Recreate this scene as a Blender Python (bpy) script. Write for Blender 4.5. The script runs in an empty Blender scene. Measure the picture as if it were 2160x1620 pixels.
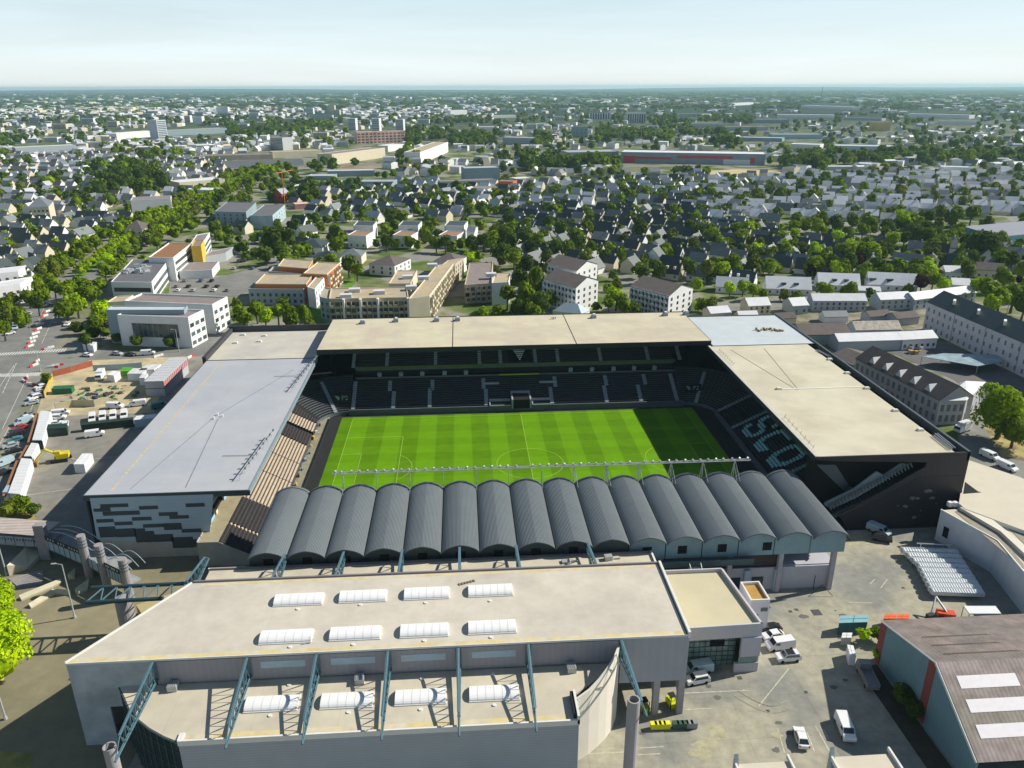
import bpy, math, random
import numpy as np
from mathutils import Vector, Matrix
R_ = math.radians
SC = bpy.context.scene
COL = SC.collection
# ------------------------------------------------------------------ camera
CAMP = Vector((-17.38, -191.35, 96.70)); FPX = 1639.46
_pit, _roll, _yaw = 0.36500916, -0.00331422, 0.06491896
_F = Vector((math.sin(_yaw)*math.cos(_pit), math.cos(_yaw)*math.cos(_pit), -math.sin(_pit)))
_R0 = Vector((math.cos(_yaw), -math.sin(_yaw), 0)); _U0 = _R0.cross(_F)
_R = _R0*math.cos(_roll)+_U0*math.sin(_roll); _U = -_R0*math.sin(_roll)+_U0*math.cos(_roll)
cd = bpy.data.cameras.new("camera"); cam = bpy.data.objects.new("camera", cd); COL.objects.link(cam)
cam.matrix_world = Matrix(((_R.x, _U.x, -_F.x, CAMP.x), (_R.y, _U.y, -_F.y, CAMP.y), (_R.z, _U.z, -_F.z, CAMP.z), (0, 0, 0, 1)))
cd.sensor_width = 36; cd.lens = FPX/2160*36; cd.clip_start = 1; cd.clip_end = 90000
SC.camera = cam
# ------------------------------------------------------------------ sky, sun, exposure
SUNV = Vector((1.29, 0.29, 1.0)).normalized()
SUN_EL = math.asin(SUNV.z); SUN_AZ = math.atan2(SUNV.x, SUNV.y)
W = bpy.data.worlds.new("World"); SC.world = W; W.use_nodes = True
nt = W.node_tree; nt.nodes.clear(); N = nt.nodes.new; L = nt.links.new
out = N("ShaderNodeOutputWorld"); bg = N("ShaderNodeBackground"); sky = N("ShaderNodeTexSky")
sky.sky_type = 'NISHITA'; sky.sun_disc = False; sky.sun_elevation = SUN_EL; sky.sun_rotation = SUN_AZ
sky.altitude = 100; sky.air_density = 1.0; sky.dust_density = 0.1; sky.ozone_density = 1.6
tc = N("ShaderNodeTexCoord"); mp = N("ShaderNodeMapping"); mp.inputs[3].default_value = (1.2, 1.2, 16)
mp.inputs[2].default_value = (0.05, -0.04, 0)
nz = N("ShaderNodeTexNoise"); nz.inputs["Scale"].default_value = 1.6; nz.inputs["Detail"].default_value = 7
nz.inputs["Roughness"].default_value = 0.6; nz.inputs["Distortion"].default_value = 0.4
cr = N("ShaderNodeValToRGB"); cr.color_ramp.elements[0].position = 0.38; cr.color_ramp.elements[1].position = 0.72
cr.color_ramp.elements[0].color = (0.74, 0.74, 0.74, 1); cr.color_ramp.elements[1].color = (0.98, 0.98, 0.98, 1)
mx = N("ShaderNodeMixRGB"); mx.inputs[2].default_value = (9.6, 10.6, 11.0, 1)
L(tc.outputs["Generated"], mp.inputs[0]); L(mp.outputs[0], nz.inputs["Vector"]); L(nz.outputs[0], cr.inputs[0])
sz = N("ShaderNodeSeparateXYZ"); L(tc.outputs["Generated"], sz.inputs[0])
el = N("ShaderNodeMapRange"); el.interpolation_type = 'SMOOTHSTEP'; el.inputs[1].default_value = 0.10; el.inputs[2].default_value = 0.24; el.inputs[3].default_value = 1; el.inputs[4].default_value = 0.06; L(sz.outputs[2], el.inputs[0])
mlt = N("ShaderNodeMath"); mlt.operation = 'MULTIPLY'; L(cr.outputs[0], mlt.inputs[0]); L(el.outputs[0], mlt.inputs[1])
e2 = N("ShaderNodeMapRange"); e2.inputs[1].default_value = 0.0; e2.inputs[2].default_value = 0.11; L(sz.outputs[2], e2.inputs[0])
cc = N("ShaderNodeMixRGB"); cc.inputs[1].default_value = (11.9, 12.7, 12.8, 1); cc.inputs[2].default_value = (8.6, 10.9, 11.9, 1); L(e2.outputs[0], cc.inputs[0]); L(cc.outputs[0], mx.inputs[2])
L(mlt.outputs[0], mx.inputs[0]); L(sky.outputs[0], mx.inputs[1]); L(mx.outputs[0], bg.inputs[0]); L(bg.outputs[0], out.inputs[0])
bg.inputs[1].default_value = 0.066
sd = bpy.data.lights.new("sun", 'SUN'); sd.energy = 5.0; sd.angle = R_(0.55); sd.color = (1.0, 0.94, 0.82)
so = bpy.data.objects.new("sun", sd); COL.objects.link(so)
so.rotation_euler = SUNV.to_track_quat('Z', 'Y').to_euler(); so.location = (200, 100, 300)
SC.view_settings.view_transform = 'Standard'; SC.view_settings.look = 'None'; SC.view_settings.exposure = 0.34; SC.view_settings.gamma = 1
try: SC.cycles.volume_bounces = 1; SC.cycles.max_bounces = 6; SC.cycles.diffuse_bounces = 3
except Exception: pass
# ------------------------------------------------------------------ measuring helpers: photo pixel -> world
def ray(px, py): return _F+_R*((px-1080)/FPX)-_U*((py-810)/FPX)
def P(px, py, z=0.0):
    d = ray(px, py); return CAMP+d*((z-CAMP.z)/d.z)
def PY(px, py, y):
    d = ray(px, py); return CAMP+d*((y-CAMP.y)/d.y)
def PX(px, py, x):
    d = ray(px, py); return CAMP+d*((x-CAMP.x)/d.x)
# ------------------------------------------------------------------ materials
MATS = {}
def mat(name, c, rough=0.85, var=0.18, sc=0.25, metal=0.0, c2=None, sc2=0.02, obj=0.0, wave=None, bump=0.0, spec=0.35, stretch=None, pw=0.5, thr=(0.42, 0.6), seam=None):
    """procedural: world-space noise variation, optional second colour in large patches, optional stripes"""
    if name in MATS: return MATS[name]
    m = bpy.data.materials.new(name); m.use_nodes = True; t = m.node_tree; n = t.nodes; l = t.links
    b = n["Principled BSDF"]; b.inputs["Roughness"].default_value = rough; b.inputs["Metallic"].default_value = metal
    b.inputs["Specular IOR Level"].default_value = spec
    g = n.new("ShaderNodeNewGeometry"); src = g.outputs["Position"]
    if stretch:
        q = n.new("ShaderNodeMapping"); q.inputs[3].default_value = stretch; l.new(src, q.inputs[0]); src2 = q.outputs[0]
    else: src2 = src
    a = n.new("ShaderNodeTexNoise"); a.inputs["Scale"].default_value = sc; a.inputs["Detail"].default_value = 6; a.inputs["Roughness"].default_value = 0.65
    l.new(src2, a.inputs["Vector"])
    mr = n.new("ShaderNodeMapRange"); mr.inputs[1].default_value = 0.3; mr.inputs[2].default_value = 0.7
    mr.inputs[3].default_value = 1-var; mr.inputs[4].default_value = 1+var; l.new(a.outputs[0], mr.inputs[0])
    col = n.new("ShaderNodeRGB"); col.outputs[0].default_value = (*c, 1); cur = col.outputs[0]
    if c2:
        a2 = n.new("ShaderNodeTexNoise"); a2.inputs["Scale"].default_value = sc2; a2.inputs["Detail"].default_value = 5; l.new(src, a2.inputs["Vector"])
        r2 = n.new("ShaderNodeMapRange"); r2.inputs[1].default_value = thr[0]; r2.inputs[2].default_value = thr[1]; l.new(a2.outputs[0], r2.inputs[0])
        mm = n.new("ShaderNodeMixRGB"); mm.inputs[2].default_value = (*c2, 1); l.new(r2.outputs[0], mm.inputs[0]); l.new(cur, mm.inputs[1]); cur = mm.outputs[0]
    fac = mr.outputs[0]
    if wave:   # (axis, period_m, amount)
        sx = n.new("ShaderNodeSeparateXYZ"); l.new(src, sx.inputs[0])
        k = n.new("ShaderNodeMath"); k.operation = 'MULTIPLY'; k.inputs[1].default_value = 2*math.pi/wave[1]; l.new(sx.outputs['XYZ'.index(wave[0])], k.inputs[0])
        s = n.new("ShaderNodeMath"); s.operation = 'SINE'; l.new(k.outputs[0], s.inputs[0])
        w2 = n.new("ShaderNodeMath"); w2.operation = 'MULTIPLY_ADD'; w2.inputs[1].default_value = wave[2]; w2.inputs[2].default_value = 1; l.new(s.outputs[0], w2.inputs[0])
        w3 = n.new("ShaderNodeMath"); w3.operation = 'MULTIPLY'; l.new(w2.outputs[0], w3.inputs[0]); l.new(fac, w3.inputs[1]); fac = w3.outputs[0]
    if seam:   # (axis, spacing_m, half-width fraction, multiplier)
        for sm in (seam if isinstance(seam[0], tuple) else (seam,)):
            sx = n.new("ShaderNodeSeparateXYZ"); l.new(src, sx.inputs[0])
            k = n.new("ShaderNodeMath"); k.operation = 'DIVIDE'; k.inputs[1].default_value = sm[1]; l.new(sx.outputs['XYZ'.index(sm[0])], k.inputs[0])
            f = n.new("ShaderNodeMath"); f.operation = 'FRACT'; l.new(k.outputs[0], f.inputs[0])
            h = n.new("ShaderNodeMath"); h.operation = 'LESS_THAN'; h.inputs[1].default_value = sm[2]; l.new(f.outputs[0], h.inputs[0])
            g2 = n.new("ShaderNodeMath"); g2.operation = 'MULTIPLY_ADD'; g2.inputs[1].default_value = sm[3]-1; g2.inputs[2].default_value = 1; l.new(h.outputs[0], g2.inputs[0])
            g3 = n.new("ShaderNodeMath"); g3.operation = 'MULTIPLY'; l.new(g2.outputs[0], g3.inputs[0]); l.new(fac, g3.inputs[1]); fac = g3.outputs[0]
    if obj:
        oi = n.new("ShaderNodeObjectInfo"); o2 = n.new("ShaderNodeMapRange"); o2.inputs[3].default_value = 1-obj; o2.inputs[4].default_value = 1+obj
        l.new(oi.outputs["Random"], o2.inputs[0]); o3 = n.new("ShaderNodeMath"); o3.operation = 'MULTIPLY'; l.new(o2.outputs[0], o3.inputs[0]); l.new(fac, o3.inputs[1]); fac = o3.outputs[0]
    v = n.new("ShaderNodeVectorMath"); v.operation = 'SCALE'; l.new(cur, v.inputs[0]); l.new(fac, v.inputs["Scale"])
    l.new(v.outputs[0], b.inputs["Base Color"])
    if bump:
        bp = n.new("ShaderNodeBump"); bp.inputs["Strength"].default_value = bump; bp.inputs["Distance"].default_value = 0.1; l.new(a.outputs[0], bp.inputs["Height"]); l.new(bp.outputs[0], b.inputs["Normal"])
    MATS[name] = m; return m
# ------------------------------------------------------------------ mesh builder
class MB:
    def __init__(s): s.v = []; s.f = []; s.m = []
    def quad(s, *p, m=0):
        k = len(s.v); s.v += [tuple(q) for q in p]; s.f.append(tuple(range(k, k+len(p)))); s.m.append(m); return s
    def prism(s, pts, z0, z1, m=0, mt=None, z1s=None):
        n = len(pts); k = len(s.v)
        ar = sum(pts[i][0]*pts[(i+1) % n][1]-pts[(i+1) % n][0]*pts[i][1] for i in range(n))
        if ar < 0: pts = pts[::-1]; z1s = z1s[::-1] if z1s else None
        s.v += [(p[0], p[1], z0) for p in pts]+[(p[0], p[1], z1s[i] if z1s else z1) for i, p in enumerate(pts)]
        s.f.append(tuple(range(k+n-1, k-1, -1))); s.m.append(m)
        s.f.append(tuple(range(k+n, k+2*n))); s.m.append(m if mt is None else mt)
        for i in range(n):
            j = (i+1) % n; s.f.append((k+i, k+j, k+n+j, k+n+i)); s.m.append(m)
        return s
    def box(s, x0, x1, y0, y1, z0, z1, m=0, mt=None): return s.prism([(x0, y0), (x1, y0), (x1, y1), (x0, y1)], z0, z1, m, mt)
    def cbox(s, c, sx, sy, sz, rot=0, m=0, mt=None):
        ca, sa = math.cos(rot), math.sin(rot)
        return s.prism([(c[0]+x*ca-y*sa, c[1]+x*sa+y*ca) for x, y in ((-sx/2, -sy/2), (sx/2, -sy/2), (sx/2, sy/2), (-sx/2, sy/2))], c[2], c[2]+sz, m, mt)
    def vplate(s, pts, nrm, th, m=0):
        """extrude a planar 3-D polygon by th along nrm"""
        n = len(pts); k = len(s.v); o = Vector(nrm)*th; pts = [Vector(p) for p in pts]
        s.v += [tuple(p) for p in pts]+[tuple(p+o) for p in pts]
        s.f += [tuple(range(k, k+n)), tuple(range(k+2*n-1, k+n-1, -1))]; s.m += [m, m]
        for i in range(n):
            j = (i+1) % n; s.f.append((k+i, k+n+i, k+n+j, k+j)); s.m.append(m)
        return s
    def tube(s, p, q, r, n=6, m=0, r2=None, cap=True):
        p = Vector(p); q = Vector(q); d = (q-p)
        if d.length < 1e-6: return s
        d.normalize(); a = d.orthogonal().normalized(); b = d.cross(a); r2 = r if r2 is None else r2; k = len(s.v)
        for c, rr in ((p, r), (q, r2)):
            for i in range(n):
                t = 2*math.pi*i/n; s.v.append(tuple(c+a*math.cos(t)*rr+b*math.sin(t)*rr))
        for i in range(n):
            j = (i+1) % n; s.f.append((k+i, k+j, k+n+j, k+n+i)); s.m.append(m)
        if cap: s.f += [tuple(range(k+n-1, k-1, -1)), tuple(range(k+n, k+2*n))]; s.m += [m, m]
        return s
    def mesh(s, name, mats, smooth=False):
        me = bpy.data.meshes.new(name); me.from_pydata(s.v, [], s.f)
        for x in mats: me.materials.append(x)
        if any(s.m): me.polygons.foreach_set("material_index", s.m)
        if smooth: me.polygons.foreach_set("use_smooth", [True]*len(s.f))
        me.update(); return me
    def obj(s, name, mats, parent=None, smooth=False):
        o = bpy.data.objects.new(name, s.mesh(name, mats if isinstance(mats, (list, tuple)) else [mats], smooth)); COL.objects.link(o)
        if parent is not None: attach(o, parent)
        return o
WM = {}
def wm(o):
    if o.name in WM: return WM[o.name]
    m = Matrix.Translation(o.location) @ o.rotation_euler.to_matrix().to_4x4()
    if o.parent: m = wm(o.parent) @ o.matrix_parent_inverse @ m
    return m
def attach(o, parent, world=True):
    o.parent = parent
    if world: o.matrix_parent_inverse = wm(parent).inverted()
def tag(o, label=None, cat=None, group=None, kind=None):
    if label: o["label"] = label
    if cat: o["category"] = cat
    if group: o["group"] = group
    if kind: o["kind"] = kind
    return o
def thing(name, label, cat, loc=(0, 0, 0), rot=0, group=None):
    o = bpy.data.objects.new(name, None); COL.objects.link(o); o.location = loc; o.rotation_euler = (0, 0, rot); o.empty_display_size = 0.5
    return tag(o, label, cat, group)
KIDS = {}
def kids(o): return [c for c in o.children]
def dup(o, loc=None, rot=None, label=None, group=None, parent=None):
    r = o.copy(); COL.objects.link(r)
    if parent is not None: r.parent = parent
    if loc is not None: r.location = loc
    if rot is not None: r.rotation_euler = (0, 0, rot)
    if label: r["label"] = label
    if group: r["group"] = group
    for ch in o.children: dup(ch, parent=r)
    return r
def sheet(name, pts, z, m):
    b = MB(); k = [(p[0], p[1], z) for p in pts]
    ar = sum(k[i][0]*k[(i+1) % len(k)][1]-k[(i+1) % len(k)][0]*k[i][1] for i in range(len(k)))
    b.quad(*(k if ar > 0 else k[::-1])); o = b.obj(name, m); o["kind"] = "structure"; return o
def pxs(*a): return [P(*p) for p in a]
ords = 'first second third fourth fifth sixth seventh eighth ninth tenth eleventh twelfth thirteenth fourteenth fifteenth sixteenth seventeenth eighteenth nineteenth twentieth'.split()
def ordw(i):
    if i <= 20: return ords[i-1]
    t, u = divmod(i, 10); tn = ['', '', 'twenty', 'thirty', 'forty', 'fifty', 'sixty'][t]
    return tn+'-'+ords[u-1] if u else {2: 'twentieth', 3: 'thirtieth', 4: 'fortieth', 5: 'fiftieth'}[t]
# common materials
M_ = dict(
 tan=mat('roof_membrane_tan', (.60, .55, .45), .8, .05, .25, c2=(.56, .51, .41), sc2=.05),
 lav=mat('roof_membrane_grey', (.42, .43, .455), .7, .06, .12, c2=(.38, .40, .44), sc2=.05, seam=(('Y', 6.0, .03, .93), ('X', 17, .01, .92))),
 blu=mat('roof_membrane_pale_blue', (.49, .54, .565), .7, .08, .2, seam=('Y', 5, .02, .93)),
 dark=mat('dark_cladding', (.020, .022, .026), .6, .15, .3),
 purple=mat('aubergine_cladding', (.040, .033, .038), .6, .10, .3, wave=('X', 1.2, .05)),
 pan_l=mat('pale_blue_grey_panel', (.36, .46, .52), .6, .06, .2, wave=('Z', 0.9, .02)),
 pan_d=mat('slate_panel', (.045, .06, .07), .6, .08, .3),
 conc=mat('pale_concrete', (.42, .40, .35), .9, .12, .4, wave=('X', 3.2, .03)),
 conc2=mat('grey_concrete', (.30, .31, .31), .9, .2, .5, c2=(.24, .26, .27), sc2=.15),
 seat=mat('black_seats', (.017, .019, .023), .6, .2, 1.0),
 step=mat('stand_steps', (.115, .135, .15), .85, .2, .8),
 aisle=mat('stand_aisle', (.30, .34, .36), .85, .15, .8),
 wood=mat('bare_terrace_planks', (.62, .50, .37), .85, .15, .6),
 teal=mat('teal_steel', (.10, .19, .23), .5, .1, 1, metal=.2),
 teald=mat('dark_teal_steel', (.05, .10, .12), .5, .1, 1),
 white=mat('white_paint', (.78, .79, .80), .55, .05, .5),
 lamp=mat('lamp_housing', (.45, .47, .48), .4, .1, 2, metal=.3),
 grey=mat('grey_metal', (.28, .30, .31), .5, .1, 1, metal=.3),
 glass=mat('dark_glass', (.03, .05, .055), .12, .1, .3, spec=.6),
 black=mat('black_gap', (.006, .006, .007), .9, .1, 1),
 grass=mat('pitch_grass', (.11, .26, .008), .9, .08, .8),
)
# ================================================================== GROUND
def ground_mat():
    m = bpy.data.materials.new('ground_patchwork'); m.use_nodes = True; t = m.node_tree; n = t.nodes; l = t.links; b = n["Principled BSDF"]
    b.inputs["Roughness"].default_value = .95; b.inputs["Specular IOR Level"].default_value = .1
    g = n.new("ShaderNodeNewGeometry"); pos = g.outputs["Position"]
    def noise(s, d=5):
        a = n.new("ShaderNodeTexNoise"); a.inputs["Scale"].default_value = s; a.inputs["Detail"].default_value = d; l.new(pos, a.inputs["Vector"]); return a.outputs[0]
    def ramp(src, pts):
        r = n.new("ShaderNodeValToRGB"); e = r.color_ramp.elements; e[0].position, e[0].color = pts[0][0], (*pts[0][1], 1); e[1].position, e[1].color = pts[-1][0], (*pts[-1][1], 1)
        for p, c in pts[1:-1]:
            q = e.new(p); q.color = (*c, 1)
        l.new(src, r.inputs[0]); return r.outputs[0]
    # near: gardens, verges, paths
    near = ramp(noise(.035, 8), [(.3, (.05, .08, .02)), (.43, (.09, .14, .03)), (.5, (.16, .18, .08)), (.54, (.27, .26, .22)), (.7, (.22, .22, .205))])
    # far: fields and hedges
    vo = n.new("ShaderNodeTexVoronoi"); vo.inputs["Scale"].default_value = .0022
    mp = n.new("ShaderNodeMapping"); mp.inputs[3].default_value = (.7, 1, 1); l.new(pos, mp.inputs[0]); l.new(mp.outputs[0], vo.inputs["Vector"])
    sp = n.new("ShaderNodeSeparateColor"); l.new(vo.outputs["Color"], sp.inputs[0])
    far = ramp(sp.outputs[0], [(0, (.025, .05, .025)), (.45, (.03, .06, .03)), (.6, (.05, .085, .035)), (.86, (.07, .10, .045)), (.95, (.22, .21, .12)), (1, (.05, .08, .035))])
    wd = ramp(noise(.0009, 6), [(.45, (0, 0, 0)), (.52, (1, 1, 1))])
    mw = n.new("ShaderNodeMixRGB"); l.new(wd, mw.inputs[0]); l.new(far, mw.inputs[1]); mw.inputs[2].default_value = (.022, .045, .024, 1)
    sx = n.new("ShaderNodeSeparateXYZ"); l.new(pos, sx.inputs[0]); mr = n.new("ShaderNodeMapRange"); mr.inputs[1].default_value = 900; mr.inputs[2].default_value = 2600; l.new(sx.outputs[1], mr.inputs[0])
    mm = n.new("ShaderNodeMixRGB"); l.new(mr.outputs[0], mm.inputs[0]); l.new(near, mm.inputs[1]); l.new(mw.outputs[0], mm.inputs[2])
    l.new(mm.outputs[0], b.inputs["Base Color"]); return m
gm = ground_mat()
b = MB(); b.quad((-26000, -800, -.02), (26000, -800, -.02), (26000, 26000, -.02), (-26000, 26000, -.02)); o = b.obj('ground', gm); o["kind"] = "structure"
# low ridges on the horizon
hm = mat('wooded_ridge', (.03, .055, .03), .95, .3, .004)
b = MB(); rnd = random.Random(3); prev = None
for row, (yy, hh) in enumerate(((15500, 26), (19500, 44), (24500, 78))):
    last = None
    for i in range(131):
        x = -26000+i*400; e = hh*(.55+.45*math.sin(x*.00031+row*2.1)*math.sin(x*.00013+row))+rnd.uniform(-3, 3)
        if x > 4000 and row == 2: e += 34*math.exp(-((x-11000)/4500)**2)
        e = max(e, 4); cur = ((x, yy-900, -1), (x, yy, e), (x, yy+900, -1))
        if last: b.quad(last[0], cur[0], cur[1], last[1]); b.quad(last[1], cur[1], cur[2], last[2])
        last = cur
o = b.obj('hills', hm); o["kind"] = "structure"
# paved areas near the stadium
yard = mat('yard_concrete', (.355, .335, .255), .95, .2, .5, c2=(.235, .235, .21), sc2=.06, thr=(.44, .58), seam=(('Y', 9, .012, .82), ('X', 13, .01, .85)))
asph = mat('car_park_asphalt', (.20, .195, .175), .95, .22, .22, c2=(.27, .25, .20), sc2=.035, thr=(.5, .64))
road = mat('road_asphalt', (.18, .18, .17), .95, .15, .25, c2=(.22, .22, .20), sc2=.05)
fore = mat('forecourt_asphalt', (.20, .18, .115), .95, .14, .3, c2=(.25, .22, .14), sc2=.04)
sand = mat('bare_sandy_ground', (.50, .42, .25), .95, .2, .25, c2=(.38, .33, .22), sc2=.08)
verge = mat('dry_grass', (.17, .17, .04), .95, .35, .4, c2=(.32, .27, .09), sc2=.12)
lawn = mat('green_lawn', (.10, .22, .015), .95, .2, .3)
pave = mat('pavement', (.33, .31, .27), .95, .12, .4)
marks = mat('road_marking_white', (.62, .62, .58), .8, .2, 1.5)
sheet('yard', [(-2000, 0)][:0]+[(-70, -160), (150, -160), (140, -30), (58, -38), (-70, -38)], .004, yard)
sheet('forecourt', [(-230, -160), (-70.1, -160), (-70.1, -38), (-99, -38), (-160, -46), (-230, -46)], .004, fore)
sheet('car_park', [(-99, -38), (-70.1, -37.9), (-70, 96), (-120, 104), (-158, 84), (-175, 40), (-165, -45.9)], .008, asph)
# stadium apron under the stands
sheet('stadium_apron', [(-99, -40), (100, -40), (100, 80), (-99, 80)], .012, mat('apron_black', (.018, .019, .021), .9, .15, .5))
# ------------------------------------------------------------------ pitch
def pitch():
    m = bpy.data.materials.new('pitch_turf'); m.use_nodes = True; t = m.node_tree; n = t.nodes; l = t.links; b = n["Principled BSDF"]
    b.inputs["Roughness"].default_value = .95; b.inputs["Specular IOR Level"].default_value = .05
    g = n.new("ShaderNodeNewGeometry"); sx = n.new("ShaderNodeSeparateXYZ"); l.new(g.outputs["Position"], sx.inputs[0])
    def sgn(ax, per, ph):
        a = n.new("ShaderNodeMath"); a.operation = 'MULTIPLY_ADD'; a.inputs[1].default_value = math.pi/per; a.inputs[2].default_value = ph; l.new(sx.outputs[ax], a.inputs[0])
        s = n.new("ShaderNodeMath"); s.operation = 'SINE'; l.new(a.outputs[0], s.inputs[0])
        c = n.new("ShaderNodeMath"); c.operation = 'MULTIPLY_ADD'; c.inputs[1].default_value = 14; c.inputs[2].default_value = 0; c.use_clamp = False; l.new(s.outputs[0], c.inputs[0])
        k = n.new("ShaderNodeClamp"); k.inputs[1].default_value = -1; k.inputs[2].default_value = 1; l.new(c.outputs[0], k.inputs[0]); return k.outputs[0]
    a, c = sgn(0, 5.25, 0), sgn(1, 4.8, .6)
    s1 = n.new("ShaderNodeMath"); s1.operation = 'MULTIPLY_ADD'; s1.inputs[1].default_value = .13; s1.inputs[2].default_value = 1; l.new(a, s1.inputs[0])
    s2 = n.new("ShaderNodeMath"); s2.operation = 'MULTIPLY_ADD'; s2.inputs[1].default_value = .055; l.new(c, s2.inputs[0]); l.new(s1.outputs[0], s2.inputs[2])
    nz = n.new("ShaderNodeTexNoise"); nz.inputs["Scale"].default_value = .35; nz.inputs["Detail"].default_value = 8; l.new(g.outputs["Position"], nz.inputs["Vector"])
    s3 = n.new("ShaderNodeMath"); s3.operation = 'MULTIPLY_ADD'; s3.inputs[1].default_value = .34; s3.inputs[2].default_value = -.17; l.new(nz.outputs[0], s3.inputs[0])
    s4 = n.new("ShaderNodeMath"); l.new(s2.outputs[0], s4.inputs[0]); l.new(s3.outputs[0], s4.inputs[1])
    v = n.new("ShaderNodeVectorMath"); v.operation = 'SCALE'; v.inputs[0].default_value = (.104, .240, .004); l.new(s4.outputs[0], v.inputs["Scale"]); l.new(v.outputs[0], b.inputs["Base Color"])
    return m
sheet('pitch', [(-56, -36), (55.5, -36), (55.5, 35.6), (-56, 35.6)], .02, pitch())
b = MB(); zl = .026; w = .13
def ln(x0, y0, x1, y1):
    d = Vector((x1-x0, y1-y0, 0)).normalized(); nn = Vector((-d.y, d.x, 0))*w/2
    b.quad((x0-nn.x, y0-nn.y, zl), (x1-nn.x, y1-nn.y, zl), (x1+nn.x, y1+nn.y, zl), (x0+nn.x, y0+nn.y, zl))
for x0, y0, x1, y1 in ((-52.5, -34, 52.5, -34), (-52.5, 34, 52.5, 34), (-52.5, -34, -52.5, 34), (52.5, -34, 52.5, 34), (0, -34, 0, 34)): ln(x0, y0, x1, y1)
for s in (-1, 1):
    for dx, hy in ((16.5, 20.16), (5.5, 9.16)):
        ln(s*52.5, -hy, s*(52.5-dx), -hy); ln(s*52.5, hy, s*(52.5-dx), hy); ln(s*(52.5-dx), -hy, s*(52.5-dx), hy)
    a0 = math.acos(5.5/9.15)
    for i in range(16):
        t0, t1 = -a0+2*a0*i/16, -a0+2*a0*(i+1)/16
        ln(s*(41.5-9.15*math.cos(t0)), 9.15*math.sin(t0), s*(41.5-9.15*math.cos(t1)), 9.15*math.sin(t1))
for i in range(64):
    t0, t1 = 2*math.pi*i/64, 2*math.pi*(i+1)/64; ln(9.15*math.cos(t0), 9.15*math.sin(t0), 9.15*math.cos(t1), 9.15*math.sin(t1))
o = b.obj('pitch_markings', mat('pitch_chalk', (.32, .46, .07), .9, .2, 2)); o["kind"] = "structure"
# ================================================================== STADIUM
def rows(b, x0, x1, y0, z0, n, dep, rise, axis='y', sgn=1, m_step=0, m_seat=1, seat=True, sd=.45, sh=.42):
    """stepped terrace: rows run from x0 to x1 (along the other axis), climbing along axis*sgn from y0,z0"""
    for i in range(n):
        a = y0+sgn*i*dep; c = a+sgn*dep; z = z0+i*rise; s0, s1 = a+sgn*.3, a+sgn*(.3+sd)
        if axis == 'y':
            b.box(x0, x1, min(a, c), max(a, c), z-1.2, z, m_step)
            if seat: b.box(x0, x1, min(s0, s1), max(s0, s1), z, z+sh, m_seat)
        else:
            b.box(min(a, c), max(a, c), x0, x1, z-1.2, z, m_step)
            if seat: b.box(min(s0, s1), max(s0, s1), x0, x1, z, z+sh, m_seat)
def corner(b, cx, cy, r0, a0, a1, z0, n, dep, rise, nseg=14):
    for i in range(n):
        for j in range(nseg):
            t0, t1 = a0+(a1-a0)*j/nseg, a0+(a1-a0)*(j+1)/nseg
            def pt(r, t): return (cx+r*math.cos(t), cy+r*math.sin(t))
            r = r0+i*dep; z = z0+i*rise
            b.prism([pt(r, t0), pt(r+dep, t0), pt(r+dep, t1), pt(r, t1)], z-1.0, z, 0)
            b.prism([pt(r+.3, t0), pt(r+.72, t0), pt(r+.72, t1), pt(r+.3, t1)], z, z+.4, 1)
seats2 = [M_['step'], M_['seat']]
def text_mesh(s, size, depth=.04):
    cu = bpy.data.curves.new("lettering", 'FONT'); cu.body = s; cu.size = size; cu.extrude = depth; cu.align_x = 'CENTER'; cu.align_y = 'CENTER'
    o = bpy.data.objects.new("lettering", cu); COL.objects.link(o); dg = bpy.context.evaluated_depsgraph_get()
    me = bpy.data.meshes.new_from_object(o.evaluated_get(dg)); bpy.data.objects.remove(o); bpy.data.curves.remove(cu); return me
def text_part(s, size, mw, m, parent, name='lettering', scale=(1, 1, 1)):
    me = text_mesh(s, size); me.transform(mw @ Matrix.Diagonal((*scale, 1))); me.materials.clear(); me.materials.append(m)
    o = bpy.data.objects.new(name, me); COL.objects.link(o); attach(o, parent); return o
# ---- north stand (far side)
NS = thing('north_stand', 'far two-tier stand with tan flat roof and black seats along the pitch', 'grandstand', (0, 60, 0))
b = MB(); rows(b, -54, 53, 37.5, 1.0, 15, .84, .42)
b.obj('lower_tier', seats2, NS)
b = MB(); rows(b, -52.5, 52.5, 50.6, 11.2, 16, .84, .44)
b.obj('upper_tier', seats2, NS)
for px in (747, 817, 919, 1011, 1055, 1128, 1175, 1264, 1363, 1428):
    x = PY(px, 758, 54).x; b = MB()
    for i in range(16): b.box(x-.55, x+.55, 50.62+i*.84, 50.6+(i+1)*.84, 11.2+i*.44, 11.2+i*.44+.46)
    b.obj('upper_aisle', M_['aisle'], NS)
for px, n0, n1, dx in ((745, 0, 14, 0), (829, 0, 9, 0), (906, 0, 10, 0), (1027, 0, 9, 0), (1168, 0, 9, 0), (1287, 0, 9, 0), (1362, 0, 9, 0), (1441, 0, 14, 0), (822, 9, 14, 0), (912, 9, 14, 0), (1020, 9, 14, 0), (1171, 9, 14, 0), (1278, 9, 14, 0), (1360, 9, 14, 0)):
    x = P(px, 866, 1).x if n0 == 0 else slx(px, 815) if False else PY(px, 815, 46).x
    b = MB()
    for i in range(n0, n1): b.box(x-.6, x+.6, 37.52+i*.84, 37.5+(i+1)*.84, 1+i*.42, 1+i*.42+.46)
    b.obj('lower_aisle', M_['aisle'], NS)
b = MB(); b.box(-54, 53, 36.9, 37.35, 0, 1.9)
b.obj('front_wall', mat('stand_front_wall', (.10, .11, .125), .8, .15, .4), NS)
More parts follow.
